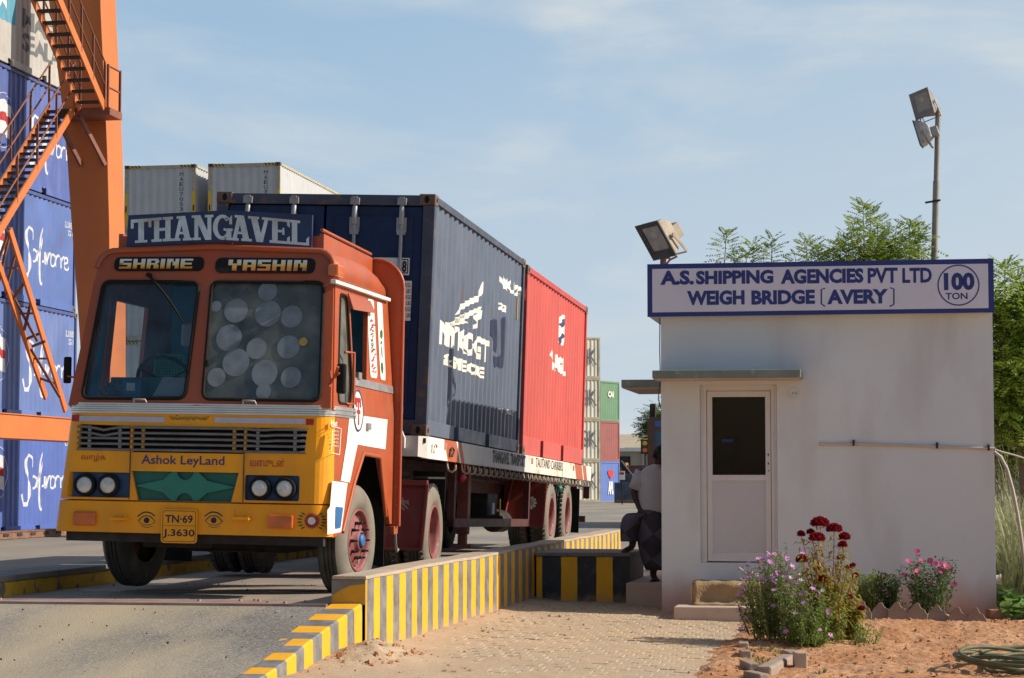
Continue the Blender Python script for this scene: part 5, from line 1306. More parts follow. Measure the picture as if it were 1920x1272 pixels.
for i in range(26):
    px = 696+rr.uniform(-3, 4); py = 600+i*3.9; px += (py-600)*.045
    c_ = SL(px, py); q.flat(*ribbon([(c_[0]-rr.uniform(.03, .08), c_[1]-.012), (c_[0], c_[1]+rr.uniform(-.02, .02)), (c_[0]+rr.uniform(.03, .08), c_[1]+.012)], [.006, .016, .006]), lambda u, v: (sxm(v)+.007, u, v), 1 if rr.random() < .55 else 0)
for p0, p1, w_ in (((713, 620), (715, 634), .12), ((713.5, 640), (714, 646), .06), ((714.5, 650), (715.5, 672), .035), ((715, 680), (716, 700), .10)):
    q.flat(*ribbon([SL(*p0), SL((p0[0]+p1[0])/2, (p0[1]+p1[1])/2), SL(*p1)], [w_*.6, w_, w_*.5]), lambda u, v: (sxm(v)+.007, u, v), 0)
q.build('panel_ornament', [M['inkgreen'], M['inkred']], wv)
q = MB(); c_ = SL(670.5, 770); q.flat(*fill([circ(*c_, .185, 28, .185*1.04)]), lambda u, v: (sxm(v)+.008, u, v), 0, (), [1.65]); te = q.build('emblem', M['white'], trk)
q = MB(); fn = lambda u, v: (sxm(v)+.012, u, v)
q.flat(*fill([circ(*c_, .185, 28, .192), circ(*c_, .168, 28, .175)]), fn, 1)
for r_ in ((-.10, .075, .10, .115), (-.10, .03, -.055, .075), (.055, .03, .10, .075), (-.022, -.13, .022, .075), (-.06, -.03, .06, 0.005)): q.flat([(c_[0]+r_[0], c_[1]+r_[1]), (c_[0]+r_[2], c_[1]+r_[1]), (c_[0]+r_[2], c_[1]+r_[3]), (c_[0]+r_[0], c_[1]+r_[3])], [(0, 1, 2, 3)], lambda u, v: (sxm(v)+.012, u, v), 0)
q.build('emblem_lettering', [M['inkred'], M['inkblue']], te)
q = MB(); fn = lambda u, v: (sxm(v)+.004, u, v)
a, b = SL(620, 852), SL(637, 800)
for (p0, p1) in (((620, 799), (639, 804)), ((639, 804), (636, 853)), ((620, 849), (636, 853)), ((623, 806), (621, 846))): q.flat(*ribbon([SL(*p0), SL(*p1)], .006 if abs(p0[1]-p1[1]) < 6 else .02), fn)
for i in range(5): c_ = SL(622, 808+i*7); V, Fc = textbox(('UW 10.5', 'RLW 35', 'GVW', 'FC', 'PMT')[i], c_[0]+.04, c_[0]+.24, c_[1]-.010, c_[1]+.006, .0, 2); q.flat(V, Fc, fn)
c_ = SL(620, 794); V, Fc = textbox('Hut', c_[0], c_[0]+.22, c_[1]-.02, c_[1]+.03, .02, 2); q.flat(V, Fc, fn)
q.build('side_lettering', M['inkwhite'], trk)
q = MB(); a = SL(656, 812); b = SL(690, 815); q.box(1.2055, 1.2085, a[0], b[0], a[1]-.004, a[1]+.004)
for p in ((688, 800), (670, 705)): c_ = SL(*p); q.box(sxm(c_[1])+.002, sxm(c_[1])+.03, c_[0]-.06, c_[0]+.06, c_[1]-.03, c_[1]+.03)
q.build('door_latch', M['rod'], trk, .004)
q = MB(); c_ = SL(633, 507, 1.12); q.box(1.06, 1.16, c_[0]-.12, c_[0]+.10, c_[1]-.06, c_[1]+.045); q.build('side_marker', M['orange'], trk, .015)
# mirrors
q = MB(); c_ = at(640, 706, 'x', 1.33, TM); q.box(c_.x-.04, c_.x+.045, c_.y-.03, c_.y+.02, c_.z-.15, c_.z+.11); mr = q.build('mirror', M['black'], trk, .02)
q = MB(); q.tube([at(619, 720, 'x', 1.21, TM), at(628, 705, 'x', 1.3, TM), at(634, 688, 'x', 1.34, TM)], .012, 6); q.tube([at(618, 696, 'x', 1.21, TM), at(621, 712, 'x', 1.22, TM), at(617, 726, 'x', 1.21, TM)], .010, 6); q.tube([at(621, 714, 'x', 1.21, TM), at(636, 700, 'x', 1.35, TM)], .010, 6); q.build('mirror_arm', M['red'], mr)
q = MB(); a = at(127, 693, 'y', .35, TM); q.box(a.x-.045, a.x+.03, a.y, a.y+.03, a.z-.125, a.z+.115); mr = q.build('mirror', M['black'], trk, .02)
q = MB(); q.tube([Vector((a.x, a.y, a.z-.06)), Vector((a.x+.08, a.y, a.z-.075)), Vector((-1.15, a.y+.02, a.z-.06))], .010, 6); q.build('mirror_arm', M['red'], mr)
# roof sign and luggage tray
q = MB(); ys = .50
def sgp(px, py): return FL(px, py, ys)
s0, s1, s2 = FL(239, 434, ys), FL(431, 426, ys), FL(586, 436, ys)
def sgy(u): return ys-.10*(1-min(1, abs(u-s1[0])/1.0))
a0, a1 = FL(241, 404, ys), FL(237, 463, ys); b0, b1 = FL(431, 397, ys), FL(431, 456, ys); c0_, c1_ = FL(587, 404, ys), FL(585, 469, ys)
ol = [a1, b1, c1_, c0_, b0, a0]
q.plate([ol], lambda u, v, w_: (u, sgy(u)+w_, v), .03, 0, [s1[0]]); sgn = q.build('roof_sign', M['navy'], trk)
for x in (-.7, .1, .8):
    q = MB(); q.box(x-.02, x+.02, .54, .60, 3.0, 3.30); q.build('sign_stay', M['red'], sgn)
# slab serif letters
def slab(ch):
    S_ = .18; V_ = []
    if ch == 'T': V_ = [[(.36,0),(.64,0),(.64,1),(.36,1)], [(.20,0),(.80,0),(.80,.10),(.20,.10)], [(0,.86),(1,.86),(1,1),(0,1)], [(0,.62),(.14,.62),(.14,.9),(0,.9)], [(.86,.62),(1,.62),(1,.9),(.86,.9)]]
    if ch == 'H': V_ = [[(.12,0),(.36,0),(.36,1),(.12,1)], [(.64,0),(.88,0),(.88,1),(.64,1)], [(0,0),(.48,0),(.48,.11),(0,.11)], [(.52,0),(1,0),(1,.11),(.52,.11)], [(0,.89),(.48,.89),(.48,1),(0,1)], [(.52,.89),(1,.89),(1,1),(.52,1)], [(.3,.44),(.7,.44),(.7,.56),(.3,.56)]]
    if ch == 'A': V_ = [[(.10,0),(.28,0),(.56,1),(.36,1)], [(.62,0),(.90,0),(.64,1),(.36,1)], [(0,0),(.40,0),(.40,.10),(0,.10)], [(.52,0),(1,0),(1,.10),(.52,.10)], [(.26,.26),(.7,.26),(.68,.36),(.29,.36)], [(.22,.90),(.64,.90),(.64,1),(.22,1)]]
    if ch == 'N': V_ = [[(.12,0),(.30,0),(.30,1),(.12,1)], [(.72,0),(.90,0),(.90,1),(.72,1)], [(.12,1),(.40,1),(.90,0),(.62,0)], [(0,0),(.42,0),(.42,.10),(0,.10)], [(0,.90),(.40,.90),(.40,1),(0,1)], [(.60,.90),(1,.90),(1,1),(.60,1)]]
    if ch == 'V': V_ = [[(.10,1),(.38,1),(.64,0),(.36,0)], [(.74,1),(.90,1),(.64,0),(.46,0)], [(0,.90),(.48,.90),(.48,1),(0,1)], [(.60,.90),(1,.90),(1,1),(.60,1)]]
    if ch == 'E': V_ = [[(.12,0),(.38,0),(.38,1),(.12,1)], [(0,0),(.95,0),(.95,.11),(0,.11)], [(0,.89),(.95,.89),(.95,1),(0,1)], [(.3,.45),(.66,.45),(.66,.55),(.3,.55)], [(.82,.0),(.95,0),(.95,.34),(.82,.24)], [(.82,.76),(.95,.66),(.95,1),(.82,1)], [(.60,.36),(.70,.36),(.70,.64),(.60,.64)]]
    if ch == 'L': V_ = [[(.12,0),(.38,0),(.38,1),(.12,1)], [(0,0),(.95,0),(.95,.11),(0,.11)], [(0,.89),(.52,.89),(.52,1),(0,1)], [(.82,0),(.95,0),(.95,.38),(.82,.26)]]
    if ch == 'G':
        o = [(.5+.48*math.cos(R(a)), .5+.5*math.sin(R(a))) for a in range(40, 321, 14)]; i_ = [(.5+.24*math.cos(R(a)), .5+.36*math.sin(R(a))) for a in range(320, 39, -14)]
        V_ = [o+i_, [(.70,.0),(.94,.0),(.94,.44),(.70,.44)], [(.56,.36),(1,.36),(1,.46),(.56,.46)], [(.84,.62),(.98,.62),(.98,1),(.84,.86)]]
    return V_
q = MB(); word_ = 'THANGAVEL'; lim = [(246, 418, 289), (286, 416, 335), (331, 412, 376), (362, 410, 413), (404, 408, 440), (442, 410, 496), (470, 410, 510), (506, 413, 546), (541, 416, 582)]
xe = [(246, 286), (286, 328), (326, 366), (364, 406), (404, 442), (437, 477), (470, 512), (509, 548), (545, 583)]
for ch, (pa, pb_) in zip(word_, xe):
    for j, pg_ in enumerate(slab(ch)):
        def mp(p):
            px = pa+(pb_-pa)*p[0]; tt = (px-239)/(587-239)
            top = 413-8*math.sin(PI*min(1, tt/.55)/2) if tt < .55 else 405+12*((tt-.55)/.45)**1.2
            bot = 457-5*math.sin(PI*min(1, tt/.5)/2) if tt < .5 else 452+10*((tt-.5)/.5)**1.2
            return FL(px, bot+(top-bot)*p[1], ys)
        V, T = fill([[mp(p) for p in pg_]]); q.flat(V, T, lambda u, v: (u, sgy(u)-.002-.0006*j, v))
q.build('sign_lettering', M['silver_letter'], sgn)
q = MB()
q.hexa([Vector(p) for p in ((.92, .56, 3.02), (.96, .56, 3.02), (.96, 2.46, 3.05), (.92, 2.46, 3.05), (.92, .56, 3.24), (.96, .56, 3.24), (.96, 2.46, 3.215), (.92, 2.46, 3.215))])
q.hexa([Vector(p) for p in ((-.92, .56, 3.02), (-.96, .56, 3.02), (-.96, 2.46, 3.05), (-.92, 2.46, 3.05), (-.92, .56, 3.24), (-.96, .56, 3.24), (-.96, 2.46, 3.215), (-.92, 2.46, 3.215))])
q.box(-.92, .92, .56, .60, 3.05, 3.22); q.box(-.92, .92, 2.42, 2.46, 3.05, 3.20); q.tube([(.94, .56, 3.275), (.94, 2.46, 3.25)], .016, 6); q.box(-.92, .92, .60, 2.42, 3.10, 3.12)
q.build('roof_tray', M['red'], trk)
# ---- cab interior
q = MB(); q.box(-1.06, 1.06, 2.43, 2.47, 1.36, 2.92); q.box(-1.05, 1.05, .52, 2.43, 2.955, 2.97); q.box(-1.14, 1.14, .2, 2.43, 1.33, 1.35); q.build('cab_lining', M['interior'], trk)
q = MB(); q.box(-1.12, 1.12, .10, .55, 1.50, 1.745); q.build('dashboard', mat('dark_teal_dash', (.015, .08, .085), .6, .2), trk, .02)
q = MB(); c_ = (-.50, .62, 1.90)
tilt = Matrix.Rotation(R(-58), 4, 'X')
q.tube([Vector(c_)+tilt @ Vector((.26*math.cos(2*PI*k/28), .26*math.sin(2*PI*k/28), 0)) for k in range(28)], .018, 8, 0, False, True)
for a in (90, 210, 330): q.tube([Vector(c_), Vector(c_)+tilt @ Vector((.26*math.cos(R(a)), .26*math.sin(R(a)), 0))], .012, 6)
q.tube([Vector(c_), Vector((-.50, .25, 1.60))], .03, 8); q.build('steering_wheel', M['black'], trk)
a = at(286, 712, 'y', 1.15, TM); b = at(344, 664, 'y', 1.15, TM)
holes_ = [circ(a.x+.035+i*(b.x-a.x-.06)/9, a.z+.03+j*(b.z-a.z-.06)/7, .009, 6) for i in range(10) for j in range(8)]
q = MB(); q.plate([rrect(a.x, b.x, a.z-.25, b.z, .04)]+[h for h in holes_], lambda u, v, w_: (u, 1.15+w_+(v-a.z)*.15, v), .03); q.build('seat_back', mat('green_plastic', (.04, .33, .19), .5), trk)
q = MB(); a = at(338, 650, 'y', 1.7, TM); b = at(366, 605, 'y', 1.7, TM); q.box(a.x, b.x+.05, 1.7, 1.75, a.z, b.z); q.build('head_rest', mat('grey_cloth', (.30, .32, .36), .8), trk, .03)
# things lying on the dashboard
q = MB(); rr = random.Random(2); pts = []
for k in range(26): pts.append((-1.0+.33*rr.random(), .20+.25*rr.random(), 1.755+.13*rr.random()))
q.tube(smooth2([Vector(p) for p in pts], 3), .022, 6); tag(q.build('bundled_cloth', mat('mixed_cloth', (.16, .20, .22), .9, .5, 9)), 'bundle of blue and red cloth on the dashboard behind the windscreen', 'cloth').matrix_world = TM
a = at(228, 738, 'y', .22, TM); b = at(266, 712, 'y', .22, TM); q = MB(); q.box(a.x, b.x, .20, .38, 1.747, 1.90); ob = q.build('carton', mat('blue_carton', (.05, .20, .36), .6), None, .004); ob.matrix_world = TM; tag(ob, 'small blue carton on the dashboard', 'carton')
q = MB(); q.box(a.x+.05, a.x+.13, .197, .1995, 1.80, 1.87); q.build('carton_label', M['white'], ob)
q = MB(); a = at(292, 738, 'y', .25, TM); b = at(350, 712, 'y', .25, TM)
q.hexa([Vector(p) for p in ((a.x, .18, 1.75), (b.x, .18, 1.75), (b.x, .36, 1.91), (a.x+.03, .36, 1.925), (a.x, .175, 1.76), (b.x, .175, 1.76), (b.x, .355, 1.92), (a.x+.03, .355, 1.935))]); ob = q.build('paper_sheaf', mat('old_paper', (.55, .55, .53), .8, .08, 8, dirt=.5, dcol=(.42, .25, .25), dscale=9)); ob.matrix_world = TM; tag(ob, 'pale sheaf of papers on the dashboard beside the green seat', 'papers')
q = MB(); q.box(-.95, -.30, .42, .50, 1.747, 1.93); ob = q.build('document_case', mat('teal_case', (.02, .20, .20), .5), None, .01); ob.matrix_world = TM; tag(ob, 'flat teal document case lying behind the windscreen', 'case')
# ---- wheels
def make_wheel(kind, x_out, y, z, parent, r=.51, wd=.27, s=1):
    """s = +1: outer face towards +x"""
    o = bpy.data.objects.new('wheel', None); C.objects.link(o); o.parent = parent; o.location = (x_out, y, z); o.empty_display_size = .2
    q = MB(); P_ = lambda h: -s*h
    prof = [(.285, P_(.035)), (.30, P_(.015)), (.36, P_(.0)), (.42, P_(.004)), (.465, P_(.018)), (.492, P_(.040)), (r-.004, P_(.058))]
    q.lathe(prof, (0, 0, 0), 'x', 48, 1)
    tr_ = [(r-.004, P_(.058))]
    for g0 in (.095, .132, .169):
        tr_ += [(r, P_(g0-.010)), (r-.016, P_(g0-.008)), (r-.016, P_(g0+.004)), (r, P_(g0+.006))]
    tr_ += [(r-.004, P_(wd-.055)), (.485, P_(wd-.03)), (.40, P_(wd)), (.285, P_(wd-.03))]
    q.lathe(tr_, (0, 0, 0), 'x', 48, 0)
    n_ = 44
    for k in range(n_ if kind == 'rear' else 0):
        a = 2*PI*k/n_; Mx = Matrix.Rotation(a, 4, 'X')
        for h0, h1 in ((.030, .078), (wd-.078, wd-.03)):
            x0, x1 = sorted((P_(h0), P_(h1))); q.box(x0, x1, -.017, .017, r-.045, r+.008, 0, Mx)
    q.build('tyre', [M['tyre'], M['sidewall']], o)
    q = MB()
    if kind == 'front':
        q.lathe([(.29, P_(.03)), (.285, P_(.012)), (.272, P_(.012)), (.262, P_(.045)), (.25, P_(.085)), (.235, P_(.07)), (.185, P_(.035)), (.115, P_(.030)), (.105, P_(.02)), (.095, P_(.005))], (0, 0, 0), 'x', 40, 0)
        q.lathe([(.095, P_(.005)), (.09, P_(-.005)), (.075, P_(-.012))], (0, 0, 0), 'x', 30, 0)
        for k in range(10):
            a = 2*PI*k/10; y1, z1 = .165*math.cos(a), .165*math.sin(a); q.cyl((P_(.04), y1, z1), (P_(.0), y1, z1), .017, .017, 6, 1); q.cyl((P_(.0), y1, z1), (P_(-.035), y1, z1), .010, .010, 6, 1)
        for k in range(8):
            a = 2*PI*(k+.5)/8; y1, z1 = .222*math.cos(a), .222*math.sin(a); q.disc((P_(.055), y1, z1), .026, 'x', 10, 1)
        q.build('rim', [M['rim'], M['dark']], o)
        q = MB(); q.lathe([(.062, P_(.0)), (.058, P_(-.025)), (.045, P_(-.034)), (.0001, P_(-.036))], (0, 0, 0), 'x', 24); q.build('hub_cap', M['bluehub'], o)
    else:
        q.lathe([(.29, P_(.04)), (.29, P_(.008)), (.268, P_(.008)), (.258, P_(.06)), (.25, P_(.17)), (.20, P_(.19)), (.12, P_(.19)), (.11, P_(.10)), (.09, P_(.085)), (.0001, P_(.085))], (0, 0, 0), 'x', 40, 0)
        for k in range(10):
            a = 2*PI*k/10; y1, z1 = .165*math.cos(a), .165*math.sin(a); q.cyl((P_(.19), y1, z1), (P_(.14), y1, z1), .017, .017, 6, 1)
        q.build('rim', [M['rim'], M['dark']], o)
    return o
WZ = .512
yfw = 1.23
w0 = make_wheel('front', 1.195, yfw, WZ-.02, trk); w1 = make_wheel('front', -1.08, yfw, WZ+.02, trk, s=-1)
for o in (w0, w1): o.rotation_euler = (0, 0, R(-6))
ydw = 4.62
w2 = make_wheel('rear', 1.20, ydw, WZ-.02, trk)
wi_ = make_wheel('rear', .885, ydw, WZ-.015, trk); w3 = make_wheel('rear', -1.20, ydw, WZ+.02, trk, s=-1); make_wheel('rear', -.885, ydw, WZ+.015, trk, s=-1)
# wheel housings behind the front wheels, mud flap, chassis, guard
q = MB(); q.box(.55, 1.17, .50, .54, .60, 1.30); q.box(.55, 1.17, .54, 2.36, 1.26, 1.30); q.box(.52, .55, .5, 2.36, .62, 1.30); q.build('wheel_housing', M['dark'], trk)
q = MB(); q.box(-1.17, -.55, .50, .54, .60, 1.30); q.box(-1.17, -.55, .54, 2.36, 1.26, 1.30); q.build('wheel_housing', M['dark'], trk)
q = MB(); q.box(.75, 1.17, 2.30, 2.315, .22, 1.25); q.build('mud_flap', M['black'], trk); q = MB(); q.box(-1.17, -.75, 2.30, 2.315, .22, 1.25); q.build('mud_flap', M['black'], trk)
q = MB()
for sx in (-1, 1): q.box(min(sx*.38, sx*.46), max(sx*.38, sx*.46), .15, 6.2, .70, .95)
q.box(-.38, .38, .15, .25, .66, .95); q.box(-.38, .38, 2.7, 2.8, .7, .95); q.box(-.38, .38, 5.9, 6.0, .7, .95); q.box(-.55, .0, .28, .55, .42, .80); q.build('chassis_frame', M['dark'], trk)
q = MB(); q.tube([(-1.0, yfw, WZ-.02), (-.5, yfw, WZ-.10), (.5, yfw, WZ-.10), (1.0, yfw, WZ-.02)], .055, 8); q.build('front_axle', M['dark'], trk)
q = MB(); q.cyl((-.95, ydw, WZ), (.95, ydw, WZ), .085, None, 12); q.ball((0, ydw, WZ), .24, 16, 0, (1, .9, 1)); q.build('rear_axle', M['dark'], trk)
q = MB(); q.box(-.45, .35, .7, 2.2, .60, 1.1); q.build('engine', M['dark'], trk, .05)
q = MB(); q.cyl((-.95, 2.75, .70), (-.95, 3.7, .70), .26, None, 20); q.build('fuel_tank', M['maroon'], trk)
q = MB(); yg = 3.98
def gd(x0, x1, z0, z1, lean=.32, y=yg): return [Vector((x0, y-(z0-z0)*lean, z0)), Vector((x1, y, z0)), Vector((x1, y+.02, z0)), Vector((x0, y+.02, z0)), Vector((x0, y+(z1-z0)*lean, z1)), Vector((x1, y+(z1-z0)*lean, z1)), Vector((x1, y+(z1-z0)*lean+.02, z1)), Vector((x0, y+(z1-z0)*lean+.02, z1))]
g_ = at(737, 1025, 'y', yg, TM); g1 = at(790, 1026, 'y', yg, TM)
zt_ = 1.03
q.hexa(gd(.55, 1.185, .32, 1.0)); q.bar((.55, yg-.01, .33), (1.20, yg-.01, .33), .03, .03); q.bar((1.19, yg-.012, .32), (1.195, yg+.205, 1.0), .03, .03); q.box(.55, 1.195, yg+.17, yg+.26, .99, 1.045); q2 = MB(); q2.hexa(gd(-1.185, -.55, .32, 1.0)); q2.build('mud_guard', M['maroon'], trk)
mgd = q.build('mud_guard', M['maroon'], trk)
q = MB(); q.box(.60, 1.19, yg+.26, 5.15, 1.06, 1.08); q.build('wheel_cover', M['dark'], trk); q = MB(); q.box(-1.19, -.60, yg+.26, 5.15, 1.06, 1.08); q.build('wheel_cover', M['dark'], trk)
q = MB()     # faded running animal painted on the guard
def gpt(px, py):
    z = .6
    for _ in range(5): p = at(px, py, 'y', yg+(z-.32)*.32-.004, TM); z = p.z
    return p
for pl in ([(738, 940), (748, 935), (757, 937), (764, 943), (752, 946), (742, 946)], [(758, 940), (766, 937), (767, 948), (762, 945)], [(752, 945), (758, 945), (766, 953), (763, 955)], [(745, 945), (750, 945), (760, 957), (757, 958)], [(748, 936), (752, 932), (757, 934), (755, 938)]):
    q.add([gpt(*p) for p in pl], [tuple(range(len(pl)))])
q.build('painted_animal', mat('faded_paint', (.30, .22, .21), .7, .3, 30), mgd)
q = MB(); q.box(1.19, 1.24, 2.44, 2.60, .52, .60); q.box(1.20, 1.215, 2.60, 2.66, .60, .86); q.build('cab_step', M['red'], trk, .006)
q = MB(); q.tube([Vector((1.21, 2.62, .55)), Vector((1.20, 2.70, .42)), Vector((1.18, 2.85, .34)), Vector((1.17, 2.95, .36))], .012, 6); q.build('air_hose', M['rod'], trk)

# ================================================================== TRAILER
trl = thing('flatbed_trailer', 'flatbed container trailer with painted white side beam and a row of rope hooks', 'trailer', (-5.985, 22.56, 0), (-.0175, .030, 0))
LM = mat_of(trl); Tq = lambda px, py, x=1.215: (lambda p: (p.y, p.z))(at(px, py, 'x', x, LM))
ZD = 1.485+.036
LT = 13.15
q = MB(); q.box(-1.20, 1.20, .02, LT, ZD-.07, ZD-.02); q.build('deck', M['chassis'], trl)
q = MB(); q.box(-1.215, 1.13, -.02, .02, ZD-.215, ZD+.0); fb_ = q.build('front_beam', mat('grey_white_beam', (.55, .54, .53), .6, .12, 4, dirt=.5, dcol=(.25, .2, .17), dscale=10), trl)
q = MB(); q.add([(1.13, -.02, ZD-.215), (1.215, .06, ZD-.215), (1.215, .06, ZD), (1.13, -.02, ZD)], [(0, 1, 2, 3)]); 
# side beams
def beam(q, u0, u1, z0, z1, sx=1, mi=0):
    a, b = sorted((sx*1.15, sx*1.215)); q.box(a, b, u0, u1, z0, z1, mi)
zb0 = ZD-.23
M['beam_sections'] = None
secs = [(0.06, 1.05, 'white'), (1.05, 2.05, 'red'), (2.05, 6.82, 'pale'), (6.82, 11.3, 'cream'), (11.3, 12.6, 'red'), (12.6, LT, 'cream')]
M['pale'] = mat('pale_grey_beam', (.62, .61, .60), .55, .06, 3, dirt=.25, dcol=(.38, .33, .29), dscale=8)
M['cream'] = mat('peeling_white_beam', (.74, .68, .58), .6, .08, 3, dirt=.75, dcol=(.40, .27, .16), dscale=5, dlo=.54, dhi=.66)
M['vermilion'] = mat('vermilion_beam', (.46, .11, .045), .5, .1, 3, dirt=.3, dcol=(.3, .13, .08))
q = MB(); sl_ = .12
for u0_, u1_, mm in secs:
    mi = {'white': 0, 'red': 1, 'pale': 2, 'cream': 3}[mm]
    a, b = 1.15, 1.215
    k0 = sl_ if u0_ > .1 else 0; k1 = sl_ if u1_ < LT-.1 else 0
    q.hexa([Vector(p) for p in ((a, u0_+k0, zb0), (b, u0_+k0, zb0), (b, u1_+k1, zb0), (a, u1_+k1, zb0), (a, u0_-k0, ZD), (b, u0_-k0, ZD), (b, u1_-k1, ZD), (a, u1_-k1, ZD))], mi)
q.add([(1.13, -.02, ZD-.215), (1.215, .06, zb0), (1.215, .06, ZD), (1.13, -.02, ZD)], [(0, 1, 2, 3)], 0)
beam(q, .0, LT, zb0, ZD, -1, 4)
sbm = q.build('side_beam', [M['white'], M['vermilion'], M['pale'], M['cream'], M['chassis']], trl)
q = MB()
for u in (1.75, 12.1): q.hexa([Vector(p) for p in ((1.2152, u+.10, zb0), (1.218, u+.10, zb0), (1.218, u+.19, zb0), (1.2152, u+.19, zb0), (1.2152, u-.14, ZD), (1.218, u-.14, ZD), (1.218, u-.05, ZD), (1.2152, u-.05, ZD))])
q.build('white_slash', M['white'], sbm)
q = MB(); 
for u in (.95, 6.95, 11.0): q.box(1.2155, 1.2185, u, u+.14, zb0+.12, zb0+.20)
q.build('orange_reflector', M['orange'], sbm)
q = MB(); a = Tq(918, 878)[0]; b = Tq(975, 888)[0]
V, Fc = textbox('THANGAVEL TRANSPORT', 3.95, 6.45, zb0+.06, zb0+.215, .045); q.flat(V, Fc, lambda u, v: (1.218, u, v))
q.build('side_lettering', M['ink'], sbm); q = MB(); V, Fc = textbox('TAUTAND CARRIERS', 7.35, 9.95, zb0+.09, zb0+.215, .0); q.flat(V, Fc, lambda u, v: (1.218, u, v))
q.build('side_lettering', M['ink'], sbm)
# rope hooks
hooks = [2.2+.365*k for k in range(28)]
hk = None
for u in [1.35]+hooks:
    if hk is None:
        q = MB(); q.tube([(1.17, 0, 0), (1.175, 0, -.05), (1.19, 0, -.10), (1.235, 0, -.115), (1.27, 0, -.08), (1.268, 0, -.035)], .013, 6); hk = q.build('rope_hook', mat('painted_hook', (.42, .34, .27), .5, .2), trl); o = hk
    else: o = hk.copy(); C.objects.link(o); o.parent = trl
    o.location = (0, u, zb0)
for (px, py) in ((754, 826),): 
    p = at(px, py, 'y', -.03, LM); q = MB(); q.tube([p+Vector((-.04, 0, -.05)), p+Vector((-.04, -.03, .07)), p+Vector((.0, -.035, .09)), p+Vector((.03, -.03, .02)), p+Vector((.03, -.03, -.08))], .014, 6); q.build('rope_hook', M['white'], trl)
for px, py in ((812, 840), (845, 848)):
    u, v = Tq(px, py); q = MB(); q.tube([(1.22, u-.10, v-.06), (1.235, u-.09, v+.03), (1.235, u, v+.05), (1.235, u+.1, v+.02), (1.235, u+.06, v-.01), (1.235, u-.01, v-.05)], .010, 6); q.build('rope_hook', M['cream'] if px < 830 else M['dark'], trl)
# chassis beams, cross members, landing legs, tanks
q = MB()
for sx in (-1, 1):
    q.box(min(sx*.40, sx*.54), max(sx*.40, sx*.54), .3, LT-.1, ZD-.38, ZD-.34); q.box(min(sx*.46, sx*.48), max(sx*.46, sx*.48), .3, LT-.1, ZD-.74, ZD-.075); q.box(min(sx*.40, sx*.54), max(sx*.40, sx*.54), 2.2, LT-.1, ZD-.78, ZD-.74)
u = .5
while u < LT: q.box(-1.14, 1.14, u, u+.06, ZD-.20, ZD-.07); u += .62
q.build('chassis_beam', M['chassis'], trl)
def leg_at(px, x): return at(px, 920, 'x', x, LM).y
for x in (.80, -.80):
    q = MB(); u = 4.35; q.box(x-.07, x+.07, u-.09, u+.09, .46, ZD-.2); q.box(x-.05, x+.05, u-.07, u+.07, .34, .46); q.box(x-.13, x+.13, u-.12, u+.12, .30, .34); q.build('landing_leg', mat('red_oxide_leg', (.30, .09, .06), .6, .2, 5) if x > 0 else M['chassis'], trl, .006)
q = MB(); q.box(-.80, .80, 4.30, 4.34, .75, .84); q.bar((.8, 4.4, ZD-.25), (.5, 5.6, .75), .06, .06); q.bar((.8, 4.3, .62), (.52, 5.5, ZD-.4), .05, .05)
q.box(.98, 1.06, 2.4, 7.9, .56, .66); q.box(.98, 1.06, 2.4, 2.5, .56, ZD-.2); q.box(.98, 1.06, 7.8, 7.9, .56, ZD-.2); q.build('side_rail', M['chassis'], trl)
q = MB(); q.box(.75, 1.12, 1.55, 1.57, .42, 1.18); q.build('mud_flap', M['black'], trl); q = MB(); q.box(-1.12, -.75, 1.55, 1.57, .42, 1.18); q.build('mud_flap', M['black'], trl)
q = MB(); q.box(.60, .95, 5.2, 5.9, .70, .98); q.build('tool_box', M['dark'], trl, .02)
q = MB(); q.cyl((.72, 6.9, .62), (.72, 7.6, .62), .15, None, 18); q.build('air_tank', M['dark'], trl)
q = MB(); q.box(.985, 1.0, 5.3, 5.42, .72, .86); q.build('blue_tag', mat('pale_blue_tag', (.35, .45, .62), .5), trl); q = MB(); q.box(.985, 1.0, 5.85, 5.89, .70, .92); q.box(.985, 1.0, 5.85, 5.97, .70, .735); q.build('yellow_tag', M['ylabel'], trl)
for (u, mm) in ((2.25, 'inkred'), (9.9, 'teal')):
    q = MB(); q.cyl((1.19, u, zb0-.16), (1.19, u-.10, zb0-.17), .035, .045, 14); q.ball((1.19, u-.10, zb0-.17), .045, 10); q.box(1.16, 1.20, u-.02, u+.05, zb0-.14, zb0+.02); q.build('side_lamp', M[mm], trl)
# trailer wheels and guard
tz = lambda s_, u: WZ - u*.0105*0 + .0
RL = math.sin(.030)
for u in (9.18, 10.82):
    for s_ in (1, -1):
        for k, xo in enumerate((1.19, .87)):
            x = s_*xo; zl_ = WZ + x*RL + .0175*u
            make_wheel('rear', x, u, zl_, trl, s=s_)
for u in (9.18, 10.82):
    q = MB(); q.cyl((-.95, u, WZ+.0175*u), (.95, u, WZ+.0175*u), .075, None, 12); q.build('axle', M['dark'], trl)
def tgd(x0, x1, z0, z1, y, lean): return [Vector(p) for p in ((x0, y, z0), (x1, y, z0), (x1, y+.02, z0), (x0, y+.02, z0), (x0, y+(z1-z0)*lean, z1), (x1, y+(z1-z0)*lean, z1), (x1, y+(z1-z0)*lean+.02, z1), (x0, y+(z1-z0)*lean+.02, z1))]
yg2 = 8.42; q = MB(); q.hexa(tgd(.58, 1.17, .55, 1.20, yg2, .28)); q.bar((.58, yg2-.012, .56), (1.18, yg2-.012, .56), .03, .03); q.bar((1.175, yg2-.012, .55), (1.18, yg2+.17, 1.2), .03, .03); q.bar((.59, yg2-.012, .55), (.68, yg2+.17, 1.2), .03, .03)
tg_ = q.build('mud_guard', mat('red_brown_guard', (.21, .035, .025), .45, .12, 4, dirt=.3, dcol=(.2, .1, .07)), trl)
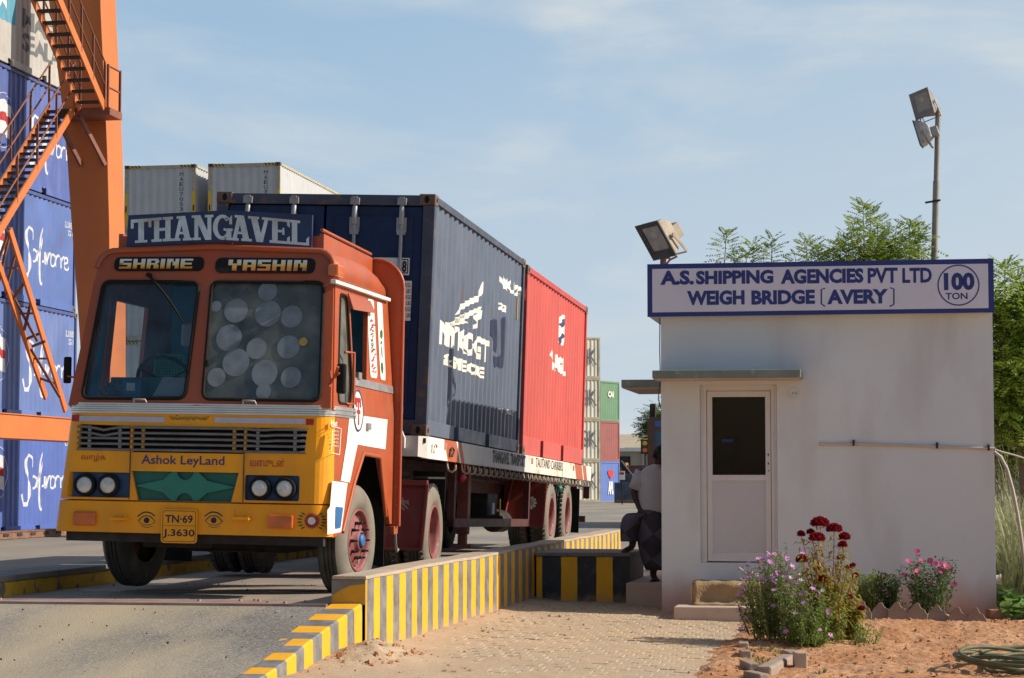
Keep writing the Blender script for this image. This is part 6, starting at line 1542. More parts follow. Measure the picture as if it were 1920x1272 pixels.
q = MB(); q.hexa(tgd(-1.17, -.58, .55, 1.20, yg2, .28)); q.build('mud_guard', M['maroon'], trl)
q = MB(); c_ = at(994, 943, 'y', yg2+.08, LM)
for k in range(10):
    a = 2*PI*k/10; pts = []
    for (r_, da) in ((.035, -.22), (.085, -.25), (.098, 0), (.085, .25), (.035, .22)): pts.append((c_.x+r_*math.cos(a+da), c_.z+r_*math.sin(a+da)))
    V, T = fill([pts]); q.flat(V, T, lambda u, v: (u, yg2+(v-.55)*.28-.004, v))
V, T = fill([circ(c_.x, c_.z, .024, 14), circ(c_.x, c_.z, .014, 14)]); q.flat(V, T, lambda u, v: (u, yg2+(v-.55)*.28-.004, v)); q.build('painted_rosette', M['inkwhite'], tg_)
q = MB(); q.box(-1.15, 1.15, LT-.1, LT-.04, .62, .72); q.box(.9, 1.0, LT-.1, LT-.04, .72, ZD-.1); q.box(1.10, 1.20, LT-.04, LT+.0, 1.0, 1.2); q.build('rear_bumper', M['chassis'], trl)
q = MB(); q.box(.80, 1.16, LT-.9, LT-.88, .45, 1.15); q.build('rear_flap', M['black'], trl)
for yy in (24.2, 27.8):
    pass
# ================================================================== FLOODLIGHTS
M['lampgrey'] = mat('weathered_lamp_body', (.34, .28, .21), .6, .15, 8, dirt=.4, dcol=(.2, .14, .1), dscale=12)
M['lampgrey2'] = mat('grey_lamp_body', (.22, .215, .20), .6, .15, 8); M['lampdark'] = mat('dark_lamp_frame', (.035, .036, .04), .5, .2, 8)
M['lampglass'] = mat('lamp_front_glass', (.30, .31, .31), .15, .25, 9, spec=.6)
M['lamprefl'] = mat('lamp_reflector', (.42, .40, .36), .3, .2, 8, metal=.5)
def floodlight(name, label, loc, rot, s=1.0, body='lampgrey', group=None):
    """box floodlight: front frame looks along local -y"""
    t = thing(name, label, 'floodlight', loc, rot, group)
    w_, h = .20*s, .23*s
    q = MB(); q.loft([[Vector((-w_*1.0, 0, -h)), Vector((w_, 0, -h)), Vector((w_, 0, h)), Vector((-w_, 0, h))], [Vector((-w_*.92, .08*s, -h*.94)), Vector((w_*.92, .08*s, -h*.94)), Vector((w_*.92, .08*s, h*.94)), Vector((-w_*.92, .08*s, h*.94))],
        [Vector((-w_*.72, .19*s, -h*.7)), Vector((w_*.72, .19*s, -h*.7)), Vector((w_*.72, .19*s, h*.62)), Vector((-w_*.72, .19*s, h*.62))], [Vector((-w_*.62, .23*s, -h*.62)), Vector((w_*.62, .23*s, -h*.62)), Vector((w_*.62, .23*s, h*.36)), Vector((-w_*.62, .23*s, h*.36))]], 0, True, False)
    q.box(-w_*.45, w_*.45, .19*s, .36*s, -h*.62, h*.18); q.build('housing', M[body], t, .012*s)
    q = MB(); q.plate([[(-w_*1.05, -h*1.05), (w_*1.05, -h*1.05), (w_*1.05, h*1.05), (-w_*1.05, h*1.05)], [(-w_*.62, -h*.58), (w_*.86, -h*.58), (w_*.86, h*.80), (-w_*.62, h*.80)]], lambda u, v, d: (u, -.02*s+d, v), .019*s); fr = q.build('front_frame', M['lampdark'], t, .004)
    q = MB(); q.box(-w_*.62, w_*.86, -.010*s, -.002*s, -h*.58, h*.80); q.build('glass', M['lampglass'], t)
    q = MB(); q.disc((.02*s, -.0115*s, h*.30), .045*s, 'y', 14); q.build('bulb', M['lamprefl'], t)
    q = MB()
    for sx in (-1, 1):
        x = sx*w_*1.08; q.bar((x, .10*s, -h*.1), (x, .16*s, -h*1.25), .012*s, .03*s); q.cyl((x-.012*s, .10*s, -h*.1), (x+.012*s, .10*s, -h*.1), .03*s, None, 12)
    q.bar((-w_*1.08, .16*s, -h*1.25), (w_*1.08, .16*s, -h*1.25), .03*s, .012*s); q.build('yoke', M['lampgrey'], t)
    return t
a = at(1232, 451, 'y', 24.72)
fl = floodlight('floodlight', 'dark framed floodlight on the hut roof above the sign, tilted down to the left', (a.x-.01, 24.72, a.z), (0, 0, 0), .95)
fl.rotation_euler = (Matrix.Rotation(R(-44), 3, 'Z') @ Matrix.Rotation(R(-4), 3, 'Y') @ Matrix.Rotation(R(34), 3, 'X')).to_euler()
q = MB(); p = at(1243, 488, 'y', 24.83); q.cyl((p.x, 24.86, 3.36), (p.x, 24.86, 3.55), .035, None, 12); q.box(p.x-.05, p.x+.08, 24.83, 24.89, 3.535, 3.56); q.tube([(p.x+.02, 24.85, 3.45), (p.x+.08, 24.82, 3.52), (p.x+.16, 24.85, 3.56)], .012, 6)
tag(q.build('lamp_stub', mat('rusty_stub', (.20, .085, .06), .8, .2, 8)), 'short rusty pipe post carrying the floodlight on the roof edge', 'post')
# lamp pole behind the hut
YP = 38.5
M['polegrey'] = mat('weathered_steel_pole', (.28, .265, .24), .6, .12, 4, dirt=.4, dcol=(.24, .18, .13), dscale=6, stretch=3)
lp = thing('lamp_pole', 'tall slightly leaning steel lamp pole standing behind the hut', 'lamp pole')
pt = at(1759, 203, 'y', YP); pm = at(1755.5, 340, 'y', YP); pb_ = at(1752, 490, 'y', YP); k = (pb_-pt)/(pb_.z-pt.z); base = pb_+k*(-.5-pb_.z)
q = MB(); q.tube([base, pm], .056, 12); q.tube([pm, pt], .046, 12); q.build('pole', M['polegrey'], lp)
q = MB(); c_ = at(1749, 378, 'y', YP-.06); q.bar(c_+Vector((-.13, 0, -.02)), c_+Vector((.13, 0, .02)), .05, .03); q.build('cross_bar', M['dark'], lp)
q = MB(); q.bar(pt+Vector((0, 0, -.10)), pt+Vector((-.22, -.05, -.13)), .05, .05); q.bar(pt+Vector((0, 0, -.45)), pt+Vector((-.16, -.05, -.45)), .05, .05); q.build('arm', M['lampgrey'], lp)
a = at(1729, 195, 'y', YP-.1)
f2 = floodlight('floodlight', 'upper grey floodlight at the top of the lamp pole', a, (0, 0, 0), .98, 'lampgrey2'); f2.rotation_euler = (Matrix.Rotation(R(-38), 3, 'Z') @ Matrix.Rotation(R(-12), 3, 'Y') @ Matrix.Rotation(R(8), 3, 'X')).to_euler()
for ch in f2.children:
    if ch.name.startswith('glass'): ch.data.materials[0] = mat('frosted_lamp_glass', (.30, .31, .28), .4, .1, 8)
    if ch.name.startswith('front_frame'): ch.data.materials[0] = M['lampgrey2']
a = at(1722, 252, 'y', YP-.1)
f3 = floodlight('floodlight', 'lower shiny floodlight on the lamp pole, facing away to the left', a, (0, 0, 0), .95, 'lamprefl'); f3.rotation_euler = (Matrix.Rotation(R(-98), 3, 'Z') @ Matrix.Rotation(R(16), 3, 'X')).to_euler()
q = MB(); q.tube([at(1729, 220, 'y', YP-.1), at(1733, 228, 'y', YP-.1), at(1731, 236, 'y', YP-.1)], .008, 6); q.build('lead', M['dark'], lp)

# ================================================================== TREES
M['neem'] = leafmat('neem_leaf', (.15, .25, .025), (.31, .38, .06), 3.0, .45)
M['neem2'] = leafmat('dark_neem_leaf', (.07, .13, .018), (.15, .22, .035), 2.5, .35)
M['bark'] = mat('bark', (.12, .085, .055), .9, .2, 6, bump=.4, bscale=20)
def compound(mb, p, d, L_, rr, lw=.030, ll=.072, n=6, droop=.5):
    """pinnate leaf: midrib and paired leaflets"""
    d = Vector(d).normalized(); sd = d.cross(Vector((0, 0, 1))); sd = sd.normalized() if sd.length > .1 else Vector((1, 0, 0))
    roll = rr.uniform(-.7, .7); up = sd.cross(d); sd = sd*math.cos(roll)+up*math.sin(roll)
    pos = Vector(p); pts = []
    for k in range(n+1):
        t_ = k/n; dd = (d+Vector((0, 0, -droop*t_*1.1))).normalized(); pos = pos+dd*(L_/n)
        if k == 0: continue
        pts.append((pos.copy(), dd))
    for k, (c_, dd) in enumerate(pts):
        sz = (1-.35*abs(k/(len(pts)-1)-.45))*rr.uniform(.8, 1.15)
        for s_ in (-1, 1):
            o = (sd*s_*.85+dd*.55+Vector((0, 0, -.25))).normalized(); e = c_+o*ll*sz; m1 = c_+o*ll*sz*.45; wv = (dd.cross(o).cross(o).normalized()+dd.cross(o)*rr.uniform(-.5, .5))*lw*sz*.55
            mb.add([c_, m1+wv, e, m1-wv], [(0, 1, 2, 3)])
    c_, dd = pts[-1]; o = (dd+Vector((0, 0, -.2))).normalized(); m1 = c_+o*ll*.4; wv = sd*lw*.5; mb.add([c_, m1+wv, c_+o*ll, m1-wv], [(0, 1, 2, 3)])
def shoot(mb, wood, p0, p1, rr, n=16, L_=.30, spread=1.0, ll=.072):
    n = int(n*2.2)
    p0, p1 = Vector(p0), Vector(p1); wood.tube([p0, p0.lerp(p1, .5)+Vector((rr.uniform(-.04, .04), rr.uniform(-.04, .04), 0)), p1], [.014, .009, .004], 5)
    for k in range(n):
        t_ = .12+.88*(k/(n-1))**.9; a = 2.4*k+rr.uniform(-.4, .4); el = (.15+.75*t_**2)*1.0
        d = Vector((math.cos(a)*spread, math.sin(a)*spread, el)); compound(mb, p0.lerp(p1, t_), d, L_*(1.08-.45*t_)*rr.uniform(.8, 1.15), rr, ll=ll, droop=.55-.35*t_)
def tree(name, label, base, shoots, crown_pts, rr, m, fork, L_=.32, group=None, ll=.072, wood_mat='bark'):
    t = thing(name, label, 'tree', (0, 0, 0), (0, 0, 0), group); lv, wd_ = MB(), MB()
    base = Vector(base); fork = Vector(fork); wd_.tube([base, base.lerp(fork, .5)+Vector((.05, .03, 0)), fork], [.13, .10, .08], 10)
    for (p0, p1, n) in shoots:
        p0, p1 = Vector(p0), Vector(p1); wd_.tube([fork, fork.lerp(p0, .5)+Vector((0, 0, .12)), p0], [.05, .03, .014], 6); shoot(lv, wd_, p0, p1, rr, n, L_, ll=ll)
    limbs = {}
    for p in crown_pts:
        p = Vector(p); d = Vector((rr.uniform(-1, 1), rr.uniform(-1, 1), rr.uniform(-.3, .9)))
        compound(lv, p, d, L_*rr.uniform(.7, 1.15), rr, ll=ll, droop=.5)
    for p in crown_pts[::70]:
        p = Vector(p); wd_.tube([fork, fork.lerp(p, .5)+Vector((0, 0, .1)), p], [.035, .02, .008], 5)
    wd_.build('trunk', M[wood_mat], t); lv.build('crown', M[m], t); return t
def clumps(rr, cs, per):
    pts = []
    for (c_, r_) in cs:
        for _ in range(int(per*r_*r_)):
            v = Vector((rr.gauss(0, 1), rr.gauss(0, 1), rr.gauss(0, 1))).normalized()*rr.random()**.45; pts.append(Vector(c_)+Vector((v.x*r_, v.y*r_, v.z*r_*.8)))
    return pts
rr = random.Random(31); YT = 38.4
T_ = lambda px, py, y=YT: at(px, py, 'y', y)
shs = []
for px, top, bot, n, dy in ((1362, 440, 520, 16, 0), (1412, 458, 530, 12, .3), (1448, 447, 530, 14, -.2), (1512, 453, 540, 14, .1), (1535, 470, 540, 12, .5), (1562, 462, 540, 12, -.3), (1590, 440, 540, 16, .2), (1618, 385, 500, 24, 0), (1632, 392, 520, 20, .4), (1606, 420, 540, 18, -.4), (1655, 440, 545, 16, .3), (1680, 430, 540, 18, -.2), (1706, 416, 530, 20, 0), (1722, 424, 540, 18, .3), (1690, 455, 560, 14, -.5), (1640, 455, 560, 14, -.5), (1525, 458, 540, 14, -.6), (1552, 474, 545, 12, .6), (1398, 474, 540, 10, -.3), (1432, 466, 540, 10, .5), (1575, 452, 540, 14, .5), (1645, 415, 540, 18, .2), (1380, 478, 540, 8, .3), (1490, 478, 550, 8, .3)):
    a, b = T_(px+rr.uniform(-6, 6), bot, YT+dy), T_(px, top, YT+dy); shs.append((a, b, n))
cs = [(T_(1620, 520, YT), .75), (T_(1690, 510, YT+.2), .7), (T_(1540, 540, YT), .6), (T_(1440, 550, YT), .6), (T_(1640, 470, YT+.3), .38), (T_(1700, 465, YT), .36), (T_(1585, 485, YT), .25)]
fork = T_(1600, 700, YT)
tree('neem_tree', 'light green neem tree whose sprigs rise above the hut roof behind the sign', (fork.x+.1, YT, -.55), shs, clumps(rr, cs, 520), rr, 'neem', fork, .30)
# tree right of the hut
rr = random.Random(41); Y2 = 29.6; T2 = lambda px, py, y=Y2: at(px, py, 'y', y)
shs = [(T2(1885, 580), T2(1884, 498), 22), (T2(1905, 590, Y2+.2), T2(1912, 520, Y2+.2), 18), (T2(1866, 600, Y2-.1), T2(1863, 540, Y2-.1), 14), (T2(1925, 600), T2(1935, 540), 16), (T2(1960, 600), T2(1965, 530), 16)]
cs = [(T2(1880, 590), .42), (T2(1915, 610), .5), (T2(1895, 680), .55), (T2(1935, 700), .6), (T2(1885, 760), .55), (T2(1930, 790), .6), (T2(1960, 620), .6), (T2(1990, 720), .7), (T2(1880, 640), .35)]
fork = T2(1920, 850); tree('neem_tree', 'airy light green tree beside the right wall of the hut', (fork.x, Y2, -.5), shs, clumps(rr, cs, 850), rr, 'neem', fork, .30)
rr = random.Random(43); Y3 = 36.5; T3 = lambda px, py, y=Y3: at(px, py, 'y', y)
cs = [(T3(1870+rr.uniform(-20, 130), rr.uniform(640, 880), Y3+rr.uniform(-1, 1.5)), rr.uniform(.6, .9)) for _ in range(15)]
fork = T3(1930, 860); tree('shrubby_tree', 'dense darker green tree farther behind the right corner of the hut', (fork.x, Y3, -.5), [], clumps(rr, cs, 420), rr, 'neem2', fork, .36, ll=.08)
# small tree behind the parked lorry
rr = random.Random(45); Y4 = 66; T4 = lambda px, py, y=Y4: at(px, py, 'y', y)
cs = [(T4(1238, 790), .55), (T4(1222, 805), .4), (T4(1215, 818), .18), (T4(1262, 800), .8), (T4(1212, 800), .16)]
fork = T4(1262, 850); tree('small_tree', 'small dark green tree behind the parked lorry left of the hut', (fork.x, Y4, -.2), [], clumps(rr, cs, 900), rr, 'neem2', fork, .34, ll=.09)
# reeds and creepers at the right edge
M['reed'] = leafmat('dry_reed_leaf', (.17, .19, .075), (.30, .29, .15), 5, .35)
rr = random.Random(51)
def reed_clump(label, cx0, cx1, y0, y1, z0, n, hmin, hmax):
    q = MB()
    for _ in range(n):
        x = rr.uniform(cx0, cx1); y = rr.uniform(y0, y1); a = rr.uniform(0, 2*PI); h = rr.uniform(hmin, hmax); ln_ = rr.uniform(.15, .9)
        d = Vector((math.cos(a), math.sin(a), 0)); s_ = Vector((-d.y, d.x, 0)); w_ = rr.uniform(.009, .017); pts = []
        for k in range(6):
            t_ = k/5; pts.append((Vector((x, y, z0))+d*(ln_*h*.75*t_**1.8)+Vector((0, 0, h*(t_-.34*ln_*t_**3))), w_*(1-t_**1.6)+.001))
        vs = []
        for p, ww in pts: vs += [p-s_*ww, p+s_*ww]
        q.add(vs, [(2*i, 2*i+1, 2*i+3, 2*i+2) for i in range(5)])
    return tag(q.build('reed_clump', M['reed']), label, 'reeds')
reed_clump('tall pale green reeds growing close beside the right hut wall', 1.3, 2.6, 25.2, 29, -.5, 900, .9, 1.75)
reed_clump('grey green reed thicket farther back behind the reeds at the hut', 1.3, 3.6, 29, 33, -.5, 700, 1.2, 2.3)
M['creeper'] = leafmat('creeper_leaf', (.07, .17, .02), (.20, .30, .06), 7, .3)
q = MB()
for _ in range(420):
    x = 1.28+abs(rr.gauss(0, .55)); y = 24.6+rr.uniform(-.5, 1.6); z = -.45+rr.uniform(0, .28)*max(.2, 1-(x-1.3)); a = rr.uniform(0, 2*PI); r_ = rr.uniform(.035, .075)
    nrm = Vector((rr.uniform(-.6, .6), rr.uniform(-.9, .3), 1)).normalized(); u_ = nrm.orthogonal().normalized(); u_ = Quaternion(nrm, a) @ u_; v_ = nrm.cross(u_)
    q.add([Vector((x, y, z))+u_*r_*math.cos(b)*(1 if i else 1.25)+v_*r_*math.sin(b) for i, b in enumerate([k*2*PI/7 for k in range(7)])], [tuple(range(7))])
tag(q.build('creeper_plant', M['creeper']), 'low green creeping plant at the foot of the hut corner', 'plant')

# ================================================================== FLOWER BED
M['peri'] = leafmat('periwinkle_leaf', (.13, .23, .045), (.30, .36, .085), 14, .38)
M['rose_leaf'] = leafmat('rose_leaf', (.05, .11, .03), (.11, .19, .06), 14, .25)
M['celo'] = leafmat('celosia_leaf', (.28, .30, .04), (.42, .32, .08), 10, .42)
M['stemred'] = mat('red_stem', (.33, .10, .075), .6, .2, 9); M['stemgreen'] = mat('green_stem', (.14, .17, .05), .6, .2, 9)
M['pinkpetal'] = leafmat('pink_petal', (.75, .26, .72), (.82, .42, .80), 20, .3); M['whitepetal'] = leafmat('white_petal', (.75, .74, .75), (.8, .8, .8), 20, .3)
M['rosepetal'] = leafmat('rose_petal', (.55, .06, .20), (.68, .16, .34), 25, .3); M['crest'] = leafmat('celosia_crest', (.19, .006, .014), (.40, .02, .03), 30, .2)
def leaf(q, p, d, L_, w_, rr, mi=0):
    d = Vector(d).normalized(); s_ = d.cross(Vector((0, 0, 1))); s_ = s_.normalized() if s_.length > .05 else Vector((1, 0, 0))
    up = s_.cross(d); roll = rr.uniform(-.5, .5); s_ = s_*math.cos(roll)+up*math.sin(roll)
    m1 = p+d*L_*.45+Vector((0, 0, .12*L_)); e = p+d*L_-Vector((0, 0, .15*L_)); up = s_.cross(d)*w_*.25
    q.add([p, m1+s_*w_/2+up, e, m1-s_*w_/2+up, m1], [(0, 1, 4), (1, 2, 4), (2, 3, 4), (3, 0, 4)], mi)
def bloom(q, p, nrm, r_, n, rr, mi=0):
    nrm = Vector(nrm).normalized(); u_ = nrm.orthogonal().normalized(); v_ = nrm.cross(u_); a0 = rr.uniform(0, 6)
    for k in range(n):
        a = a0+2*PI*k/n; d = u_*math.cos(a)+v_*math.sin(a); s_ = nrm.cross(d)
        q.add([p, p+d*r_*.7+s_*r_*.42+nrm*.004, p+d*r_*1.05+nrm*r_*.1, p+d*r_*.7-s_*r_*.42+nrm*.004], [(0, 1, 2, 3)], mi)
def shrub(name, label, cat, base, stems, leafm, stemm, flowers, rr, leafL, leafW, per, group=None, part='foliage', droop=.2):
    """stems: list of (foot, tip); flowers: list of (material, radius, petals, fraction of tips)"""
    t = thing(name, label, cat, (0, 0, 0), (0, 0, 0), group); lv, stm = MB(), MB(); fl_ = [MB() for _ in flowers]
    for (f, tp) in stems:
        f, tp = Vector(f), Vector(tp); mid = f.lerp(tp, .5)+Vector((rr.uniform(-.05, .05), rr.uniform(-.05, .05), .04)); stm.tube([f, mid, tp], [.0045, .0035, .002], 4)
        for k in range(per):
            t_ = .05+.95*k/(per-1)
            c_ = (f*(1-t_)**2+mid*2*t_*(1-t_)+tp*t_*t_) + Vector((rr.uniform(-.018, .018), rr.uniform(-.018, .018), rr.uniform(-.01, .01))); a = 2.4*k+rr.uniform(-.5, .5)
            leaf(lv, c_, (math.cos(a), math.sin(a), rr.uniform(-.1, .8)-droop), leafL*rr.uniform(.65, 1.2), leafW*rr.uniform(.7, 1.2), rr)
            if k % 2: leaf(lv, c_+Vector((rr.uniform(-.04, .04), rr.uniform(-.04, .04), rr.uniform(-.03, .03))), (rr.uniform(-1, 1), rr.uniform(-1, 1), rr.uniform(-.2, .9)), leafL*rr.uniform(.6, 1.1), leafW*rr.uniform(.7, 1.2), rr)
        for qf, (mm, r_, n, frac) in zip(fl_, flowers):
            if rr.random() < frac: bloom(qf, tp+Vector((0, 0, .012)), (rr.uniform(-.4, .7), rr.uniform(-1, .1), rr.uniform(.2, 1)), r_, n, rr)
    lv.build(part, M[leafm], t); stm.build('stems', M[stemm], t)
    for qf, (mm, r_, n, frac) in zip(fl_, flowers):
        if qf.v: qf.build('flowers', M[mm], t)
    return t
def stems_in(rr, foot_px, y, tips, jitter=.05):
    res = []
    for (px, py, dy) in tips:
        e = at(px, py, 'y', y+dy); fx = foot_px[0]+(px-foot_px[0])*rr.uniform(.25, .8)+rr.uniform(-10, 10); b = at(fx, foot_px[1]+rr.uniform(-8, 4), 'y', y+dy*.7+rr.uniform(-.08, .08)); res.append((b, e))
    return res
rr = random.Random(61); YB = 20.9
tips = [(rr.uniform(1380, 1515), 0, rr.uniform(-.25, .3)) for _ in range(84)]
def peri_top(px): return 1066-28*math.exp(-((px-1455)/32)**2)+ (30 if px < 1395 else 0)
tips = [(px, peri_top(px)-6+abs(rr.gauss(0, 44)), dy) for px, _, dy in tips]+[(1475, 1023, 0), (1441, 1040, .1), (1463, 1038, .05), (1386, 1118, 0), (1391, 1130, .05), (1396, 1150, 0), (1402, 1165, .1), (1388, 1100, .1), (1393, 1090, 0), (1390, 1070, 0)]
shrub('periwinkle_bush', 'bushy periwinkle with lilac pink flowers beside the door steps', 'plant', None, stems_in(rr, (1462, 1197), YB, tips), 'peri', 'stemgreen', [('pinkpetal', .030, 5, .62), ('whitepetal', .024, 5, .10)], rr, .052, .021, 21)
tips = [(rr.uniform(1445, 1590), 1080+abs(rr.gauss(0, 50)), rr.uniform(-.35, .2)) for _ in range(60)]+[(1505, 1040, 0), (1508, 1056, .1)]
shrub('periwinkle_bush', 'lower periwinkle with sparse pink flowers in front of the red cockscombs', 'plant', None, stems_in(rr, (1520, 1215), YB-.45, tips), 'peri', 'stemgreen', [('pinkpetal', .028, 5, .42), ('whitepetal', .022, 5, .04)], rr, .052, .021, 26)
tips = [(rr.uniform(1478, 1545), 1140+abs(rr.gauss(0, 30)), rr.uniform(-.2, .2)) for _ in range(40)]
shrub('periwinkle_bush', 'young leafy periwinkle close to the ground by the pale edging block', 'plant', None, stems_in(rr, (1512, 1222), YB-.7, tips), 'peri', 'stemgreen', [('pinkpetal', .022, 5, .10)], rr, .05, .02, 20)
def cockscomb(label, foot, y, tips, rr, per=19):
    t = thing('cockscomb_plant', label, 'plant'); lv, stm, cr_ = MB(), MB(), MB()
    main = at(*foot, 'y', y)
    for (px, py, dy, r_, wide) in tips:
        b = main+Vector((rr.uniform(-.03, .03), rr.uniform(-.03, .03), 0)); e = at(px, py, 'y', y+dy); kx = b.lerp(e, .35)+Vector((rr.uniform(-.02, .02), 0, .10))
        P3 = [b*(1-t_)**2+kx*2*t_*(1-t_)+e*t_*t_ for t_ in (0, .25, .5, .75, 1)]; stm.tube(P3, [.009, .007, .006, .005, .004], 6)
        for k in range(per):
            t_ = .15+.82*k/(per-1); c_ = b*(1-t_)**2+kx*2*t_*(1-t_)+e*t_*t_; a = 2.4*k+rr.uniform(-.6, .6)
            leaf(lv, c_, (math.cos(a), math.sin(a), rr.uniform(-.9, .35)), rr.uniform(.07, .13)*(1.1-.4*t_), rr.uniform(.022, .038), rr)
            for _ in range(2): leaf(lv, c_+Vector((rr.uniform(-.05, .05), rr.uniform(-.05, .05), rr.uniform(-.04, .04))), (rr.uniform(-1, 1), rr.uniform(-1, 1), rr.uniform(-1, .4)), rr.uniform(.05, .085), .020, rr)
        # crest: a frilled cushion of small folds
        if r_:
            cr_.ball(e+Vector((0, 0, r_*.22)), r_*.62, 10, 0, (wide, 1, .75))
            for k in range(int(260*(wide+.4))):
                a = rr.uniform(0, 2*PI); el = rr.uniform(-.35, 1)*PI/2; d = Vector((math.cos(a)*math.cos(el)*wide, math.sin(a)*math.cos(el), math.sin(el)*.85)); p = e+d*r_*rr.uniform(.62, .92)+Vector((0, 0, r_*.25))
                u_ = Vector((rr.uniform(-1, 1), rr.uniform(-1, 1), rr.uniform(-1, 1))).normalized()*r_*.22; v_ = d.normalized()*r_*.28
                cr_.add([p-u_, p+u_, p+u_*.8+v_, p-u_*.7+v_*.8], [(0, 1, 2, 3)])
    lv.build('foliage', M['celo'], t); stm.build('stems', M['stemred'], t); cr_.build('flower_heads', M['crest'], t); return t
YC = 20.75; rr = random.Random(71)
cockscomb('tall cockscomb with several big dark red crests in front of the hut', (1560, 1212), YC, [(1537, 984, 0, .062, 1.35), (1532, 1012, -.1, .055, 1.35), (1564, 995, .05, .055, 1.45), (1583, 1010, .08, .048, 1.2), (1502, 1004, -.05, .036, 1), (1520, 1000, .0, .035, 1.1), (1503, 1052, -.2, .05, 1.0), (1544, 1089, -.25, .045, 1), (1580, 1024, 0, .04, 1.1), (1577, 1048, .1, .034, 1.2)] + [(rr.uniform(1500, 1605), rr.uniform(1030, 1150), rr.uniform(-.35, .25), 0, 0) for _ in range(30)], rr)
cockscomb('smaller cockscomb with a few small crimson crests right of the tall one', (1578, 1220), YC+.15, [(1589, 1068, 0, .034, 1.1), (1599, 1062, .05, .028, 1), (1604, 1081, 0, .03, 1), (1591, 1122, -.05, .034, 1.2), (1615, 1143, -.1, .03, 1.1), (1603, 1140, .05, .024, 1)] + [(rr.uniform(1585, 1625), rr.uniform(1110, 1185), rr.uniform(-.2, .2), 0, 0) for _ in range(20)], rr)
shrub('young_plant', 'small leafy green plant on the soil right of the cockscombs', 'plant', None, stems_in(random.Random(5), (1620, 1222), YC-.1, [(rr.uniform(1600, 1645), rr.uniform(1165, 1205), rr.uniform(-.15, .15)) for _ in range(16)]), 'peri', 'stemgreen', [], rr, .055, .022, 11)
rr = random.Random(81); YR = 24.05
tips = [(rr.uniform(1690, 1790), 1052+abs(rr.gauss(0, 30)), rr.uniform(-.25, .25)) for _ in range(46)]+[(1719, 1036, 0), (1762, 1046, 0), (1770, 1047, .1), (1780, 1053, 0), (1789, 1052, .1), (1793, 1062, 0), (1744, 1054, -.1), (1688, 1063, 0), (1732, 1073, -.2)]
shrub('rose_bush', 'dark leaved rose bush with deep pink blooms at the hut wall', 'plant', None, stems_in(rr, (1732, 1158), YR, tips), 'rose_leaf', 'stemgreen', [('rosepetal', .038, 7, .42)], rr, .055, .032, 17)
tips = [(rr.uniform(1602, 1650), 1072+abs(rr.gauss(0, 22)), rr.uniform(-.2, .2)) for _ in range(40)]
shrub('low_bush', 'low bright green bush at the wall left of the rose bush', 'plant', None, stems_in(rr, (1630, 1152), YR+.1, tips), 'peri', 'stemgreen', [], rr, .06, .024, 16)
tips = [(rr.uniform(1644, 1690), 1078+abs(rr.gauss(0, 22)), rr.uniform(-.2, .2)) for _ in range(38)]
shrub('low_bush', 'low dark green bush between the bright bush and the roses', 'plant', None, stems_in(rr, (1668, 1154), YR+.15, tips), 'rose_leaf', 'stemgreen', [('rosepetal', .026, 6, .08)], rr, .06, .028, 16)
# scalloped edging tiles
M['tile'] = mat('cement_edging', (.30, .235, .185), .9, .14, 5, dirt=.5, dcol=(.36, .20, .12), dscale=6, bump=.3, bscale=40)
tile = None; ye = 23.42
for i, (px, py) in enumerate(((1617, 1150), (1653, 1153), (1684, 1152), (1721, 1154), (1759, 1158), (1797, 1162), (1831, 1163))):
    if tile is None:
        prof = [(-.10, -.12), (.115, -.12), (.105, -.015), (.085, .0), (.07, .03), (.045, .035), (.025, .05), (.005, .085), (-.02, .095), (-.045, .075), (-.06, .05), (-.085, .02), (-.10, -.02)]
        q = MB(); q.plate([prof], lambda u, v, w_: (u, w_, v), .04); tile = q.build('edging_tile', M['tile'], None, .006); o = tile
    else: o = tile.copy(); C.objects.link(o)
    p = at(px, py-4, 'y', ye); o.location = (p.x, ye+.03*math.sin(i*2), p.z+.015); o.rotation_euler = (R(-6+rnd.uniform(-6, 6)), R(8+rnd.uniform(-5, 5)), R(rnd.uniform(-10, 14)))
    tag(o, ('scalloped cement edging tile half hidden behind the cockscomb', 'second scalloped edging tile from the left, under the dark low bush', 'third scalloped edging tile from the left, in front of the roses', 'middle scalloped edging tile of the seven, below the rose bush', 'fifth scalloped edging tile from the left, right of the rose foot', 'sixth scalloped edging tile, leaning on bare soil', 'rightmost scalloped edging tile near the broken brick')[i], 'edging tile', 'scalloped edging tiles along the hut wall')
M['brick'] = mat('worn_red_brick', (.42, .22, .14), .9, .15, 8, dirt=.4, dcol=(.45, .27, .18), dscale=9, bump=.3, bscale=40)
def block_(name, label, cat, px, py, y, sx, sy, sz, rz, mm, group=None, rx=0):
    q = MB(); q.box(-sx/2, sx/2, -sy/2, sy/2, 0, sz); o = q.build(name, M[mm], None, .01); p = at(px, py, 'z', -.475); o.location = (p.x, p.y, zsoil(p.x, p.y)-.035); o.rotation_euler = (R(rx), 0, R(rz)); return tag(o, label, cat, group)
block_('brick', 'broken red brick lying against the right corner of the hut', 'brick', 1863, 1160, 24.2, .13, .2, .14, 12, 'brick')
M['cblock'] = mat('pale_cement_block', (.46, .37, .27), .9, .1, 5, dirt=.4, dcol=(.36, .22, .14), dscale=6, bump=.3, bscale=40)
bg_ = 'cement blocks edging the flower bed'
block_('cement_block', 'pale upright cement block at the front corner of the flower bed', 'cement block', 1500, 1252, 19.35, .10, .18, .16, 8, 'cblock', bg_)
block_('cement_block', 'worn cement block set behind the pale upright one', 'cement block', 1484, 1236, 19.8, .11, .3, .12, 14, 'tile', bg_)
